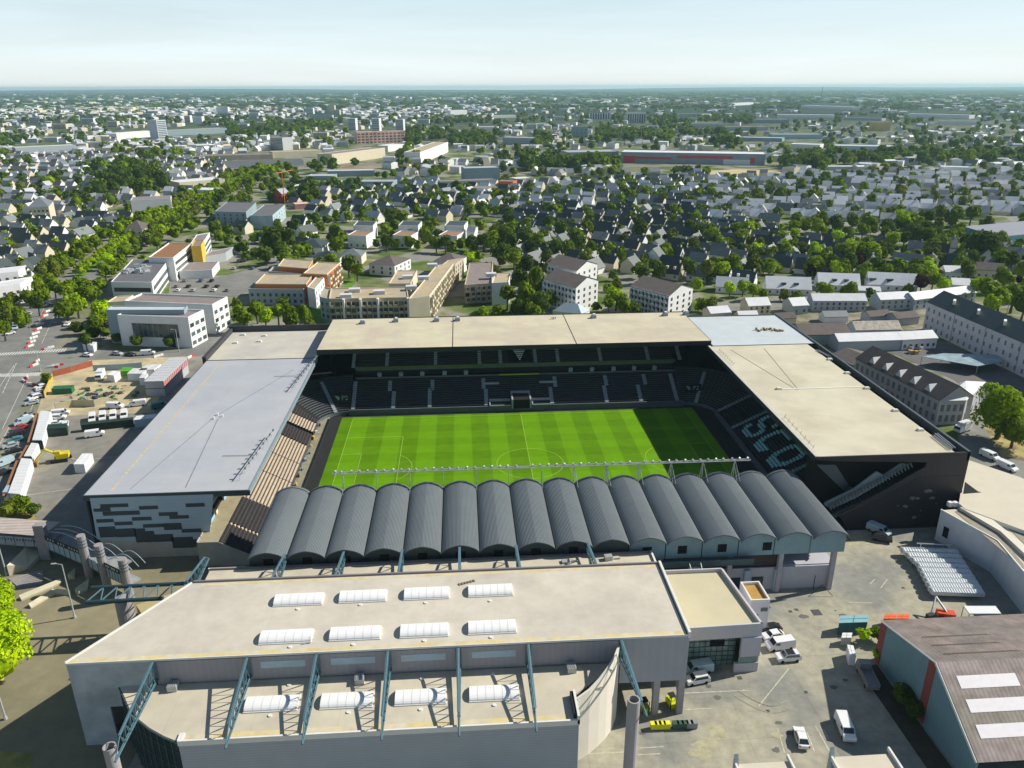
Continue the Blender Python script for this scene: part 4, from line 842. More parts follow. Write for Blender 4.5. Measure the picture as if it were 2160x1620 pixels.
strips('yard_marking', [((1443, 1462), (1580, 1456)), ((1445, 1497), (1500, 1494)), ((1600, 1490), (1664, 1410)), ((1720, 1531), (1752, 1588)), ((1737, 1538), (1748, 1560)), ((1640, 1535), (1655, 1588)), ((1702, 1545), (1718, 1585)), ((1240, 1590), (1320, 1586)), ((1350, 1578), (1400, 1575)), ((1345, 1592), (1392, 1590)), ((1790, 1270), (1840, 1272)), ((1858, 1240), (1872, 1222)), ((1835, 1232), (1845, 1222))], .16, .012, mat('worn_yard_paint', (.5, .48, .38), .9, .4, 1.5))
strips('lot_marking', [((100, 955), (165, 970)), ((200, 968), (300, 958)), ((40, 1047), (160, 1030)), ((95, 975), (60, 985))], .2, .014, mat('worn_yard_paint', (.5, .5, .4)))
b = MB()
for kk, (px, py, s) in enumerate(((1510, 1541, 1.3), (1523, 1552, .9), (1490, 1571, 1.5), (1478, 1590, 1.2), (1815, 1140, 3), (1516, 1534, .8), (1640, 1550, .7))):
    c = P(px, py); n = 11; zz = .010+kk*.0012
    b.quad(*[(c.x+s*rn.uniform(.6, 1.2)*math.cos(2*math.pi*i/n)*1.5, c.y+s*rn.uniform(.5, 1.1)*math.sin(2*math.pi*i/n), zz) for i in range(n)])
o = b.obj('repair_patch', mat('yellowed_patch', (.385, .36, .235), .95, .25, .8)); o["kind"] = "structure"
b = MB()
for kk, (px, py, s) in enumerate(((1722, 1292, .9), (1667, 1290, .35), (1680, 1286, .35), (1905, 1240, .3), (1620, 1500, .3), (1560, 1430, .4), (1700, 1460, .3))):
    c = P(px, py); b.quad((c.x-s, c.y-s, .0265), (c.x+s, c.y-s, .0265), (c.x+s, c.y+s, .0265), (c.x-s, c.y+s, .0265))
o = b.obj('drain_covers', mat('drain_cover', (.07, .07, .07), .8, .2, 2)); o["kind"] = "structure"
b = MB(); rk = random.Random(19)
for kk in range(26):
    px, py = rk.uniform(1330, 1790), rk.uniform(1250, 1600); c = P(px, py); s = rk.uniform(.25, 1.1); n = 10
    b.quad(*[(c.x+s*rk.uniform(.6, 1.2)*math.cos(2*math.pi*i/n), c.y+s*rk.uniform(.4, .9)*math.sin(2*math.pi*i/n), .028+kk*.0006) for i in range(n)])
o = b.obj('oil_stains', mat('oil_stain', (.13, .128, .12), .8, .2, 1)); o["kind"] = "structure"
b = MB()
for kk in range(1):
    p0, p1 = P(rk.uniform(1500, 1620), rk.uniform(1440, 1590)), P(rk.uniform(1640, 1760), rk.uniform(1430, 1560)); prev_ = None
    for i in range(13):
        f = i/12; c = p0.lerp(p1, f)+Vector((0, 2.5*math.sin(math.pi*f)*(kk-3)/3, 0))
        if prev_ is not None:
            d = (c-prev_).normalized(); nn = Vector((-d.y, d.x, 0))*.1
            for off in (-.75, .75):
                o_ = nn*10*off; b.quad(*[(q_.x, q_.y, .047+kk*.0008+.0004*(off > 0)) for q_ in (prev_+o_-nn, c+o_-nn, c+o_+nn, prev_+o_+nn)])
        prev_ = c
o = b.obj('tyre_marks', mat('tyre_mark', (.32, .30, .235), .9, .2, 1)); o["kind"] = "structure"
# ================================================================== VEHICLES
gl = mat('car_glass', (.02, .025, .03), .08, .1, 1, spec=.8); ty = mat('tyre', (.02, .02, .02), .9, .1, 1)
def paint(n, c): return mat('paint_'+n, c, .3, .04, 1, spec=.6)
PC = dict(white=paint('white', (.75, .76, .77)), black=paint('black', (.02, .02, .023)), grey=paint('grey', (.20, .21, .22)), silver=paint('silver', (.42, .44, .46)), blue=paint('blue', (.06, .11, .2)), red=paint('red', (.4, .03, .03)), teal=paint('teal', (.05, .2, .22)), pale=paint('pale_blue', (.42, .55, .6)))
def profile_body(b, prof, w, wt, m=0):
    """extrude a side profile (x,z) across the width; z above the belt narrows to wt"""
    belt = max(p[1] for p in prof)*.55; n = len(prof)
    def hw(z): 
        zt = max(p[1] for p in prof); t = 0 if z < belt else (z-belt)/(zt-belt); return w/2+(wt/2-w/2)*t
    k = len(b.v)
    for s in (-1, 1): b.v += [(x, s*hw(z), z) for x, z in prof]
    b.f.append(tuple(range(k, k+n))); b.f.append(tuple(range(k+2*n-1, k+n-1, -1))); b.m += [m, m]
    for i in range(n):
        j = (i+1) % n; b.f.append((k+j, k+i, k+n+i, k+n+j)); b.m.append(m)
KINDS = {}
def proto_vehicle(kind, col, roof=None):
    if kind == 'car': prof = [(2.05, .3), (2.15, .62), (2.0, .82), (1.05, .95), (.45, 1.4), (-1.0, 1.45), (-1.75, 1.0), (-2.1, .92), (-2.12, .35)]; w, wt, L0 = 1.78, 1.3, 1.35
    elif kind == 'suv': prof = [(2.1, .35), (2.2, .8), (2.05, 1.02), (1.15, 1.12), (.6, 1.65), (-1.7, 1.72), (-2.15, 1.15), (-2.2, .4)]; w, wt, L0 = 1.85, 1.4, 1.35
    elif kind == 'van': prof = [(2.5, .35), (2.65, .8), (2.45, 1.1), (1.75, 1.3), (1.2, 2.0), (-2.45, 2.05), (-2.6, 1.8), (-2.6, .4)]; w, wt, L0 = 1.95, 1.7, 1.7
    else: prof = [(2.9, .5), (3.0, 1.3), (2.7, 2.3), (1.2, 2.4), (1.2, 1.0), (-3.0, 1.0), (-3.0, .5)]; w, wt, L0 = 2.1, 2.0, 1.9
    t = thing('vehicle', '', 'car'); m = PC[col]
    b = MB(); profile_body(b, prof, w, wt); b.obj('body', m, t)
    g = MB(); zt = max(p[1] for p in prof); zb = zt*.66
    if kind in ('car', 'suv'):
        f = .02; x1, x0 = (1.0, -1.72) if kind == 'car' else (1.1, -2.0); xt1, xt0 = (.5, -1.05) if kind == 'car' else (.62, -1.72)
        g.quad((x1+f, -w*.42, zb+f), (x1+f, w*.42, zb+f), (xt1+f, wt*.46, zt-.06), (xt1+f, -wt*.46, zt-.06)); g.obj('windscreen', gl, t); g = MB()
        g.quad((x0-.08, w*.42, zb+.07), (x0-.08, -w*.42, zb+.07), (xt0-.06, -wt*.46, zt-.06), (xt0-.06, wt*.46, zt-.06)); g.obj('rear_window', gl, t); g = MB()
        for s in (-1, 1):
            pts = [(x1-.15, s*(w/2-.02), zb+.02), (x0+.25, s*(w/2-.02), zb+.02), (xt0+.1, s*(wt/2+.035), zt-.13), (xt1-.15, s*(wt/2+.035), zt-.13)]; g.quad(*(pts if s < 0 else pts[::-1]))
            g.obj('side_window', gl, t); g = MB()
    elif kind == 'van':
        g.quad((1.78, -w*.42, 1.33), (1.78, w*.42, 1.33), (1.25, wt*.46, 1.96), (1.25, -wt*.46, 1.96)); g.obj('windscreen', gl, t)
        for s in (-1, 1):
            g = MB(); pts = [(1.6, s*(w/2-.03), 1.3), (.5, s*(w/2-.03), 1.3), (.5, s*(wt/2+.055), 1.8), (1.2, s*(wt/2+.055), 1.8)]; g.quad(*(pts if s < 0 else pts[::-1])); g.obj('side_window', gl, t)
    else:
        g.quad((3.0, -w*.42, 1.4), (3.0, w*.42, 1.4), (2.78, wt*.45, 2.1), (2.78, -wt*.45, 2.1)); g.obj('windscreen', gl, t)
        c = MB(); c.box(-3.0, 1.1, -1.05, 1.05, 1.0, 1.15); 
        if kind == 'tipper': c.box(-3, 1.1, -1.05, -.95, 1.15, 1.7); c.box(-3, 1.1, .95, 1.05, 1.15, 1.7)
        else: c.box(-3.0, 1.1, -1.1, 1.1, 1.15, 3.0)
        c.obj('load_bed', PC['grey'] if kind == 'tipper' else PC['white'], t)
    front, rear = max(p[0] for p in prof), min(p[0] for p in prof)
    for s in (-1, 1):
        c = MB(); c.cbox((front-.04, s*w*.36, .58), .12, .34, .16); c.obj('headlight', mat('headlight', (.6, .62, .62), .2, .05, 1), t)
        c = MB(); c.cbox((rear+.02, s*w*.4, .75), .1, .2, .26); c.obj('tail_light', mat('tail_light', (.4, .02, .02), .3, .05, 1), t)
    if roof: c = MB(); q = .03; c.box(-1.0, .45, -wt*.48, wt*.48, zt-.04, zt+q); c.obj('roof_panel', PC[roof], t)
    for sx in (-1, 1):
        for sy in (-1, 1):
            c = MB(); y = sy*(w/2-.1); c.tube((sx*L0, y-.11, .33), (sx*L0, y+.11, .33), .33, 10); c.obj('wheel', ty, t)
    return t
USED = {}
def park(kind, col, px, py, nose, label, cat=None, group=None, roof=None, world=None, rot=None):
    key = (kind, col, roof); c = world or P(px, py, .5); c = Vector((c.x, c.y, .045))
    if rot is None: n_ = P(*nose, .5); rot = math.atan2(n_.y-c.y, n_.x-c.x)
    cat = cat or {'car': 'car', 'suv': 'car', 'van': 'van', 'truck': 'lorry', 'tipper': 'tipper truck'}[kind]
    nm = {'car': 'parked_car', 'suv': 'parked_car', 'van': 'parked_van', 'truck': 'box_lorry', 'tipper': 'tipper_truck'}[kind]
    if key in USED: t = dup(USED[key], c, rot, label, group)
    else:
        t = proto_vehicle(kind, col, roof); USED[key] = t; t.name = nm; t.location = c; t.rotation_euler = (0, 0, rot); t["label"] = label
    t["category"] = cat; t.name = nm
    if group: t["group"] = group
    elif "group" in t: del t["group"]
    return t
YG = 'vehicles parked in the concrete yard'
park('car', 'white', 1690, 1557, (1683, 1535), 'white hatchback alone in a painted bay at the bottom of the yard', group=YG)
park('van', 'white', 1782, 1538, (1793, 1564), 'white panel van with its nose to the camera at the shadow edge of the yard', group=YG)
park('suv', 'white', 1662, 1387, (1634, 1389), 'white car with a black roof, nearest in the row beside the annex', group=YG, roof='black')
park('van', 'white', 1645, 1362, (1622, 1365), 'white van between two white cars beside the annex', group=YG)
park('car', 'white', 1630, 1341, (1608, 1345), 'plain white car in the row beside the annex, just behind the van', group=YG)
park('car', 'black', 1624, 1326, (1605, 1328), 'black car at the far end of the row beside the annex', group=YG)
park('suv', 'white', 1470, 1434, (1448, 1438), 'boxy white off-road car beside the portico piers', group=YG)
park('van', 'pale', 1472, 1412, (1452, 1415), 'pale van in the shade in front of the annex glass wall', group=YG)
park('tipper', 'grey', 1829, 1430, (1818, 1408), 'small tipper truck with a grey bed in the shade of the brown-roofed hall', group=YG)
park('van', 'pale', 1853, 1120, (1872, 1128), 'pale blue van below the aubergine end wall of the right stand', group=YG)
park('suv', 'black', 1860, 1136, (1880, 1140), 'black pickup-like car in front of the pale van below the aubergine wall', group=YG)
park('van', 'white', 2087, 963, (2103, 970), 'white van on the side street, the farther of two behind the right stand', group='vans on the side street')
park('van', 'white', 2124, 986, (2142, 994), 'white van on the side street, the nearer of two behind the right stand', group='vans on the side street')
park('truck', 'white', 2030, 907, (2012, 913), 'white box lorry parked behind the corner of the right stand')
# left lot
LG = 'cars parked on the left lot'
for i, (k, c, x, y, nx, ny, lab) in enumerate((
 ('car', 'silver', 93, 806, 80, 810, 'silver car at the far end of the kerbside row by the sandy plot'),
 ('car', 'white', 86, 816, 73, 820, 'white car second from the far end of the kerbside row by the sandy plot'),
 ('car', 'silver', 79, 828, 66, 832, 'silver car third from the far end of the kerbside row by the sandy plot'),
 ('suv', 'white', 73, 839, 60, 843, 'white tall car near the end of the kerbside row by the sandy plot'),
 ('car', 'silver', 67, 850, 52, 853, 'silver-blue car at the near end of the kerbside row by the sandy plot'),
 ('car', 'grey', 60, 874, 44, 879, 'dark grey car, first of the row behind the upper white cabin roof'),
 ('car', 'white', 54, 882, 38, 887, 'white car, second of the row behind the upper white cabin roof'),
 ('van', 'pale', 48, 891, 30, 896, 'pale blue van in the row behind the upper white cabin roof'),
 ('car', 'red', 42, 902, 28, 906, 'red car in the row behind the upper white cabin roof'),
 ('suv', 'black', 34, 915, 20, 919, 'black tall car in the row behind the upper white cabin roof'),
 ('car', 'teal', 32, 928, 16, 932, 'dark teal car near the gap between the white cabin roofs'),
 ('car', 'silver', 22, 940, 6, 944, 'silver car near the gap between the white cabin roofs'),
 ('car', 'black', 28, 951, 12, 955, 'black car nearest the gap between the white cabin roofs'),
 ('van', 'pale', 8, 978, -8, 984, 'pale van cut by the left edge of the picture'),
 ('car', 'black', 4, 998, -10, 1003, 'black car at the left edge beside the lower white cabin roof'),
 ('van', 'white', 128, 873, 146, 871, 'white van, farther of two beside the upper white cabin'),
 ('suv', 'white', 124, 881, 142, 880, 'white tall car, nearer of the pair beside the upper white cabin'),
 ('car', 'white', 118, 893, 134, 891, 'white car at the open end of the dark green container'),
 ('suv', 'white', 138, 896, 140, 882, 'white tall car right of the dark green container'),
 ('van', 'white', 243, 858, 262, 858, 'white van, left one of two parked end to end below the sandy plot'),
 ('van', 'white', 290, 853, 272, 855, 'white van, right one of two parked end to end below the sandy plot'),
 ('van', 'white', 200, 917, 220, 914, 'white van in front of the dark green hoarding'),
 ('van', 'white', 195, 884, 194, 893, 'white van cab, leftmost of four behind the dark green hoarding'),
 ('van', 'white', 217, 881, 216, 890, 'white van cab, second from left of four behind the dark green hoarding'),
 ('van', 'white', 239, 879, 238, 888, 'white van cab, third from left of four behind the dark green hoarding'),
 ('van', 'white', 262, 877, 261, 886, 'white van cab, rightmost of four behind the dark green hoarding'),
 ('van', 'teal', 336, 857, 352, 853, 'teal van half hidden by the rear edge of the lavender roof'),
 ('car', 'silver', 247, 746, 262, 747, 'silver car on the side road in front of the white office'),
 ('car', 'black', 275, 748, 288, 749, 'black car between a silver car and a white van in front of the white office'),
 ('van', 'white', 312, 746, 326, 745, 'white van on the side road in front of the white office'),
 ('car', 'white', 184, 749, 196, 750, 'small white car passing the junction by the white trailer'),
 ('van', 'white', 97, 643, 88, 652, 'white van driving down the tree-lined boulevard'),
 ('car', 'silver', 62, 662, 54, 672, 'silver car on the boulevard behind the white van'),
 ('car', 'white', 142, 684, 134, 690, 'white car under the boulevard tree by the junction'),
 ('car', 'grey', 180, 681, 172, 688, 'grey car beside the trees left of the white office'),
 ('car', 'white', 20, 703, 6, 706, 'white car on the left edge beyond the boulevard'),
 ('car', 'silver', 5, 698, -10, 702, 'silver car half cut by the left edge beyond the boulevard'),
 ('van', 'pale', 33, 692, 28, 700, 'pale green van beyond the boulevard near the left edge'))):
    park(k, c, x, y, (nx, ny), lab, group=LG)
park('truck', 'white', 212, 796, (200, 812), 'white lorry parked in the middle of the sandy plot')
# ---- site containers and cabins
def boxthing(nm, lab, cat, a, b_, c, h, mats, base=0.03, group=None, corr=True, parts=None):
    """box on the ground: a,b_,c are pixels of three roof corners (near-left, near-right, far-right) at height h"""
    A, B, C2 = P(*a, h), P(*b_, h), P(*c, h); D = A+(C2-B)
    t = thing(nm, lab, cat, (A.x, A.y, 0), 0, group); q = MB()
    q.prism([(A.x, A.y), (B.x, B.y), (C2.x, C2.y), (D.x, D.y)], base, h-.06); q.obj('body', mats[0], t)
    cx, cy = (A.x+C2.x)/2, (A.y+C2.y)/2; q = MB(); q.prism([(cx+(p.x-cx)*1.015, cy+(p.y-cy)*1.03) for p in (A, B, C2, D)], h-.057, h+.03); q.obj('roof', mats[1], t)
    u = (B-A); vv = (C2-B); n = max(2, int(u.length/2.4))
    q = MB()
    for i in range(1, n): p = A.lerp(B, i/n); d = u.normalized()*.05; q.prism([(p.x-d.x, p.y-d.y), (p.x+d.x, p.y+d.y), (p.x+d.x+vv.x, p.y+d.y+vv.y), (p.x-d.x+vv.x, p.y-d.y+vv.y)], h+.031, h+.08)
    m = max(2, int(vv.length/2.4))
    for i in range(1, m): p = B.lerp(C2, i/m); d = vv.normalized()*.05; q.prism([(p.x-d.x, p.y-d.y), (p.x+d.x, p.y+d.y), (p.x+d.x-u.x, p.y+d.y-u.y), (p.x-d.x-u.x, p.y-d.y-u.y)], h+.032, h+.07)
    q.obj('roof_rib', mats[0], t); return t, (A, B, C2, D)
wb = mat('container_white', (.72, .73, .74), .5, .05, 1); cg = mat('cabin_grey', (.42, .43, .46), .6, .05, 1, wave=('X', 1.0, .03)); dg = mat('hoarding_green', (.02, .045, .035), .7, .15, 1); rd = mat('fence_red', (.45, .05, .04), .6, .1, 1)
boxthing('container', 'white shipping container standing alone right of the yellow digger', 'container', (155, 979), (177, 979), (195, 957), 2.7, [wb, wb])
t, (A, B, C2, D) = boxthing('site_cabin', 'long two-storey grey site cabin block with red and white striped side', 'site cabin', (304, 804), (344, 803), (394, 755), 5.6, [cg, mat('cabin_roof', (.50, .51, .53), .6, .05, 1)])
q = MB(); n = 14
for i in range(n):
    a, c = B.lerp(C2, i/n), B.lerp(C2, (i+.55)/n); q.vplate([(a.x+.07, a.y-.04, 3.1), (c.x+.07, c.y-.04, 3.1), (c.x+.07, c.y-.04, 5.3), (a.x+.07, a.y-.04, 5.3)], (1, 0, 0), .04)
q.obj('striped_panel', mat('red_white_panel', (.55, .16, .15), .7, .05, 1), t)
q = MB(); q.prism([(A.x-.05, A.y-.05), (B.x+.05, B.y-.05), (B.x+.05, B.y-.02), (A.x-.05, A.y-.02)], 2.75, 2.95); q.obj('floor_joint', M_['dark'], t)
for a, b_, c, h, lab in (((268, 788), (300, 788), (312, 777), 2.8, 'low pale site cabin left of the two-storey cabin block'), ((292, 781), (325, 779), (340, 768), 2.8, 'low pale site cabin behind the two-storey cabin block'), ((293, 797), (305, 797), (312, 788), 2.8, 'short pale cabin touching the two-storey cabin block')):
    boxthing('site_cabin', lab, 'site cabin', a, b_, c, h, [wb, mat('cabin_roof_pale', (.6, .6, .6), .6, .05, 1)], group='site cabins')
boxthing('cargo_box', 'white box body standing beside the white lorry on the sandy plot', 'box', (224, 790), (240, 792), (253, 784), 2.6, [wb, wb])
boxthing('green_skip', 'bright green skip beyond the white box body', 'skip', (254, 783), (276, 783), (280, 775), 2.0, [mat('skip_green', (.10, .35, .03), .6, .1, 1)]*2)
boxthing('green_skip', 'long dark green skip at the left side of the sandy plot', 'skip', (108, 821), (150, 819), (156, 812), 2.0, [mat('skip_dark_green', (.03, .14, .06), .6, .1, 1)]*2)
boxthing('box_trailer', 'white box trailer parked below the bushes of the white office', 'trailer', (174, 725), (196, 729), (205, 721), 2.8, [wb, wb])
boxthing('container', 'dark green container between the white cabin and the parked white cars', 'container', (85, 905), (140, 902), (141, 893), 2.6, [dg, dg])
t, (A, B, C2, D) = boxthing('site_hoarding', 'long dark green hoarding box in front of four white van cabs', 'hoarding', (170, 897), (280, 885), (280, 880), 2.3, [dg, dg])
boxthing('site_cabin', 'pale blue cabin half hidden by the rear edge of the lavender roof', 'site cabin', (282, 886), (325, 881), (330, 873), 2.6, [mat('cabin_pale_blue', (.36, .47, .52), .6, .05, 1), wb], group='site cabins')
# covered walkways with white roofs
def canopy(px4, h, lab):
    A, B, C2, D = [P(*p, h) for p in px4]; t = thing('covered_walkway', lab, 'walkway roof', (A.x, A.y, 0), 0, 'white roofed walkways on the left lot')
    q = MB(); q.prism([(p.x, p.y) for p in (A, B, C2, D)], h-.25, h); q.obj('roof', mat('canopy_white', (.62, .64, .65), .6, .06, .6, wave=('Y', 1.8, .05)), t)
    q = MB(); q.prism([(B.x+.02, B.y), (C2.x+.02, C2.y), (C2.x+.15, C2.y), (B.x+.15, B.y)], .03, h-.26); q.obj('side_wall', wb, t)
    q = MB(); q.prism([(A.x-1.6, A.y), (A.x-.9, A.y), (D.x-.9, D.y), (D.x-1.6, D.y)], h-1.3, h-.7); q.obj('timber_edge', mat('timber_brown', (.30, .13, .06), .8, .15, 1), t)
    for f in (0, .33, .66, 1):
        p = A.lerp(D, f); q = MB(); q.box(p.x, p.x+.15, p.y-.08, p.y+.08, .03, h-.26); q.obj('post', M_['grey'], t)
canopy(((68, 928), (88, 928), (107, 868), (86, 866)), 3.0, 'white roofed walkway, upper one beside the parked cars')
canopy(((17, 1040), (42, 1042), (66, 968), (45, 966)), 3.0, 'white roofed walkway, lower one beside the yellow digger')
canopy(((50, 962), (66, 962), (80, 935), (66, 934)), 2.9, 'white roofed walkway, short joining piece between the long ones')
boxthing('site_cabin', 'small open white-walled cabin at the near end of the lower walkway', 'site cabin', (5, 1038), (30, 1038), (38, 1024), 2.6, [wb, mat('cabin_blue_roof', (.35, .42, .47), .6, .05, 1)], group='site cabins')
# hoardings round the plot
def fence(nm, lab, pts, h, m, th=.15, z=0.03, group=None):
    ps = [P(*p) for p in pts]; t = thing(nm, lab, 'fence', (ps[0].x, ps[0].y, 0), 0, group)
    for a, c in zip(ps[:-1], ps[1:]):
        q = MB(); d = (c-a).normalized(); nn = Vector((-d.y, d.x, 0))*th/2; q.prism([(a.x-nn.x, a.y-nn.y), (c.x-nn.x, c.y-nn.y), (c.x+nn.x, c.y+nn.y), (a.x+nn.x, a.y+nn.y)], z, h); q.obj('panel', m, t)
    for p in ps: q = MB(); q.tube((p.x, p.y, z), (p.x, p.y, h+.2), .1); q.obj('post', M_['grey'], t)
fence('hoarding', 'rust red hoarding along the far side of the sandy plot', [(112, 795), (152, 785), (196, 772)], 2.2, mat('rust_red', (.32, .09, .05), .8, .15, 1))
fence('hoarding', 'yellow hoarding along the left side of the sandy plot', [(95, 840), (112, 800)], 2.2, mat('yellow_boards', (.50, .36, .07), .8, .15, 1))
fence('hoarding', 'grey hoarding on the far edge of the sandy plot by the road', [(198, 782), (255, 780), (300, 776)], 2.2, M_['pan_l'])
fence('hoarding', 'beige panel fence between the sandy plot and the lot', [(118, 866), (155, 858), (200, 858), (232, 850)], 2.4, mat('beige_boards', (.50, .45, .30), .85, .1, 1))
b = MB(); rn = random.Random(12)
for i in range(60):
    px, py = rn.uniform(125, 290), rn.uniform(812, 848); p = P(px, py)
    if rn.random() < .5: b.cbox((p.x, p.y, .03), rn.uniform(.6, 3.5), rn.uniform(.4, 1.4), rn.uniform(.15, .8), rn.random()*3, m=rn.randrange(4))
    else: b.tube((p.x, p.y, .2), (p.x+rn.uniform(-2.5, 2.5), p.y+rn.uniform(-.8, .8), .3), .12, m=rn.randrange(4))
o = b.obj('building_materials', [mat('stuff_wood', (.42, .34, .2)), mat('stuff_green', (.06, .16, .06)), mat('stuff_grey', (.3, .3, .3)), mat('stuff_dark', (.05, .05, .05))]); tag(o, 'scattered timber, pipes and rubble on the sandy plot', 'materials', kind='stuff')
# barriers: red and white
rw = [mat('barrier_red', (.65, .05, .04), .5, .05, 1), mat('barrier_white', (.75, .73, .70), .5, .05, 1)]
def barrier(px, py, rot, lab):
    p = P(px, py); t = thing('traffic_barrier', lab, 'barrier', (p.x, p.y, .03), rot, 'red and white road barriers at the junction')
    t['k'] = int(px)
    for i in range(3):
        q = MB(); q.prism([(-1.9+i*1.3, -.2), (-.7+i*1.3, -.2), (-.7+i*1.3, .2), (-1.9+i*1.3, .2)], 0, .8); o = q.obj('block', rw[1 if (i or t['k'] % 2) else 0]); attach(o, t, False)
    del t['k']; return t
bl = []
for i in range(9): bl.append((62+i*4.6, 732-i*9.2, 'in the long boulevard line', i+1))
for i, (x, y) in enumerate(((98, 738), (104, 735), (72, 772), (78, 764), (58, 798), (52, 806), (66, 812), (112, 776), (122, 772), (335, 752), (402, 754))): bl.append((x, y, 'scattered about the junction', i+1))
for x, y, w_, i in bl: barrier(x, y, 1.2 if 'long' in w_ else .4*i, 'red and white barrier, %s %s' % (ordw(i)+(' from the near end' if 'long' in w_ else ' one'), w_))
# yellow digger
p = P(122, 972); T = thing('digger', 'yellow tracked digger with raised arm in the middle of the left lot', 'digger', (p.x, p.y, 0), 0)
ym = mat('digger_yellow', (.62, .50, .01), .5, .08, 1)
q = MB()
for s in (-1, 1): q.cbox((p.x+1, p.y+s*1.2, .05), 4.2, .7, .9, .3)
q.obj('tracks', M_['dark'], T)
q = MB(); q.cbox((p.x+1.4, p.y+.4, 1.0), 3.2, 2.6, 1.3, .3); q.cbox((p.x+.6, p.y-.5, 2.3), 1.4, 1.2, .9, .3); q.obj('cab', ym, T)
q = MB(); q.tube((p.x+.3, p.y, 2.0), (p.x-2.2, p.y-1.2, 4.2), .35); q.tube((p.x-2.2, p.y-1.2, 4.2), (p.x-4.4, p.y-2.6, 1.6), .28); q.obj('arm', ym, T)
q = MB(); q.cbox((p.x-4.9, p.y-3.2, .2), 2.2, 1.2, 1.3, .2); q.obj('bucket', mat('bucket_rust', (.35, .17, .06), .8, .1, 1), T)
# lamp posts
def lamp(px, py, h, lab, double=False, group=None):
    p = P(px, py); t = thing('lamp_post', lab, 'lamp post', (p.x, p.y, 0), 0, group)
    q = MB(); q.tube((p.x, p.y, 0), (p.x, p.y, h), .16, 8, r2=.09); q.tube((p.x, p.y, 0), (p.x, p.y, .5), .3, 8); q.obj('pole', mat('lamp_pole_grey', (.40, .42, .42), .5, .05, 1), t)
    q = MB(); q.tube((p.x, p.y, h), (p.x-1.3, p.y+.2, h+.15), .07); q.cbox((p.x-1.6, p.y+.2, h+.05), .9, .35, .16, .1); 
    q.obj('lamp_head', M_['lamp'], t)
lamp(158, 1303, 12.2, 'grey lamp post on the forecourt between the low walls', group='lamp posts')
lamp(14, 1213, 12.2, 'grey lamp post at the left edge behind the bright green tree', group='lamp posts')
lamp(12, 1517, 12.2, 'grey lamp post at the bottom left edge by the hall shadow', group='lamp posts')
lamp(378, 742, 9, 'slim lamp post at the right corner of the white office', group='lamp posts')
lamp(86, 783, 8, 'lamp post on the junction island by the barriers', group='lamp posts')
lamp(72, 728, 8, 'lamp post beside the barrier line on the boulevard', group='lamp posts')
lamp(2122, 668, 10, 'lamp post beside the trees right of the long pale building', group='lamp posts')
# ---- footbridge with pillars
FB = thing('footbridge', 'curved entrance footbridge with round pillars, glass panels and arched rails', 'footbridge', (-100, -45, 0))
plm = mat('pillar_mauve', (.29, .27, .28), .8, .08, .5); glb = mat('bridge_glass_blue', (.32, .43, .48), .3, .12, .8)
pp = [P(100, 1178), P(190, 1217), P(227, 1238), P(275, 1262)]
hts = [8.6, 10.2, 10.2, 9.4]
for i, (p, h) in enumerate(zip(pp, hts)):
    q = MB()
    if i == 0: q.cbox((p.x, p.y, 0), 2.2, 1.4, h, 0)
    else: q.tube((p.x, p.y, 0), (p.x, p.y, h), .85, 14)
    pil = q.obj('pillar', plm, FB)
    q = MB()
    for k in range(3): q.tube((p.x, p.y, h-1.2-k*.7), (p.x, p.y, h-1.05-k*.7), .9, 14)
    if i: q.obj('pillar_band', M_['teald'], pil)
pl = P(-60, 1165); allp = [pl]+pp
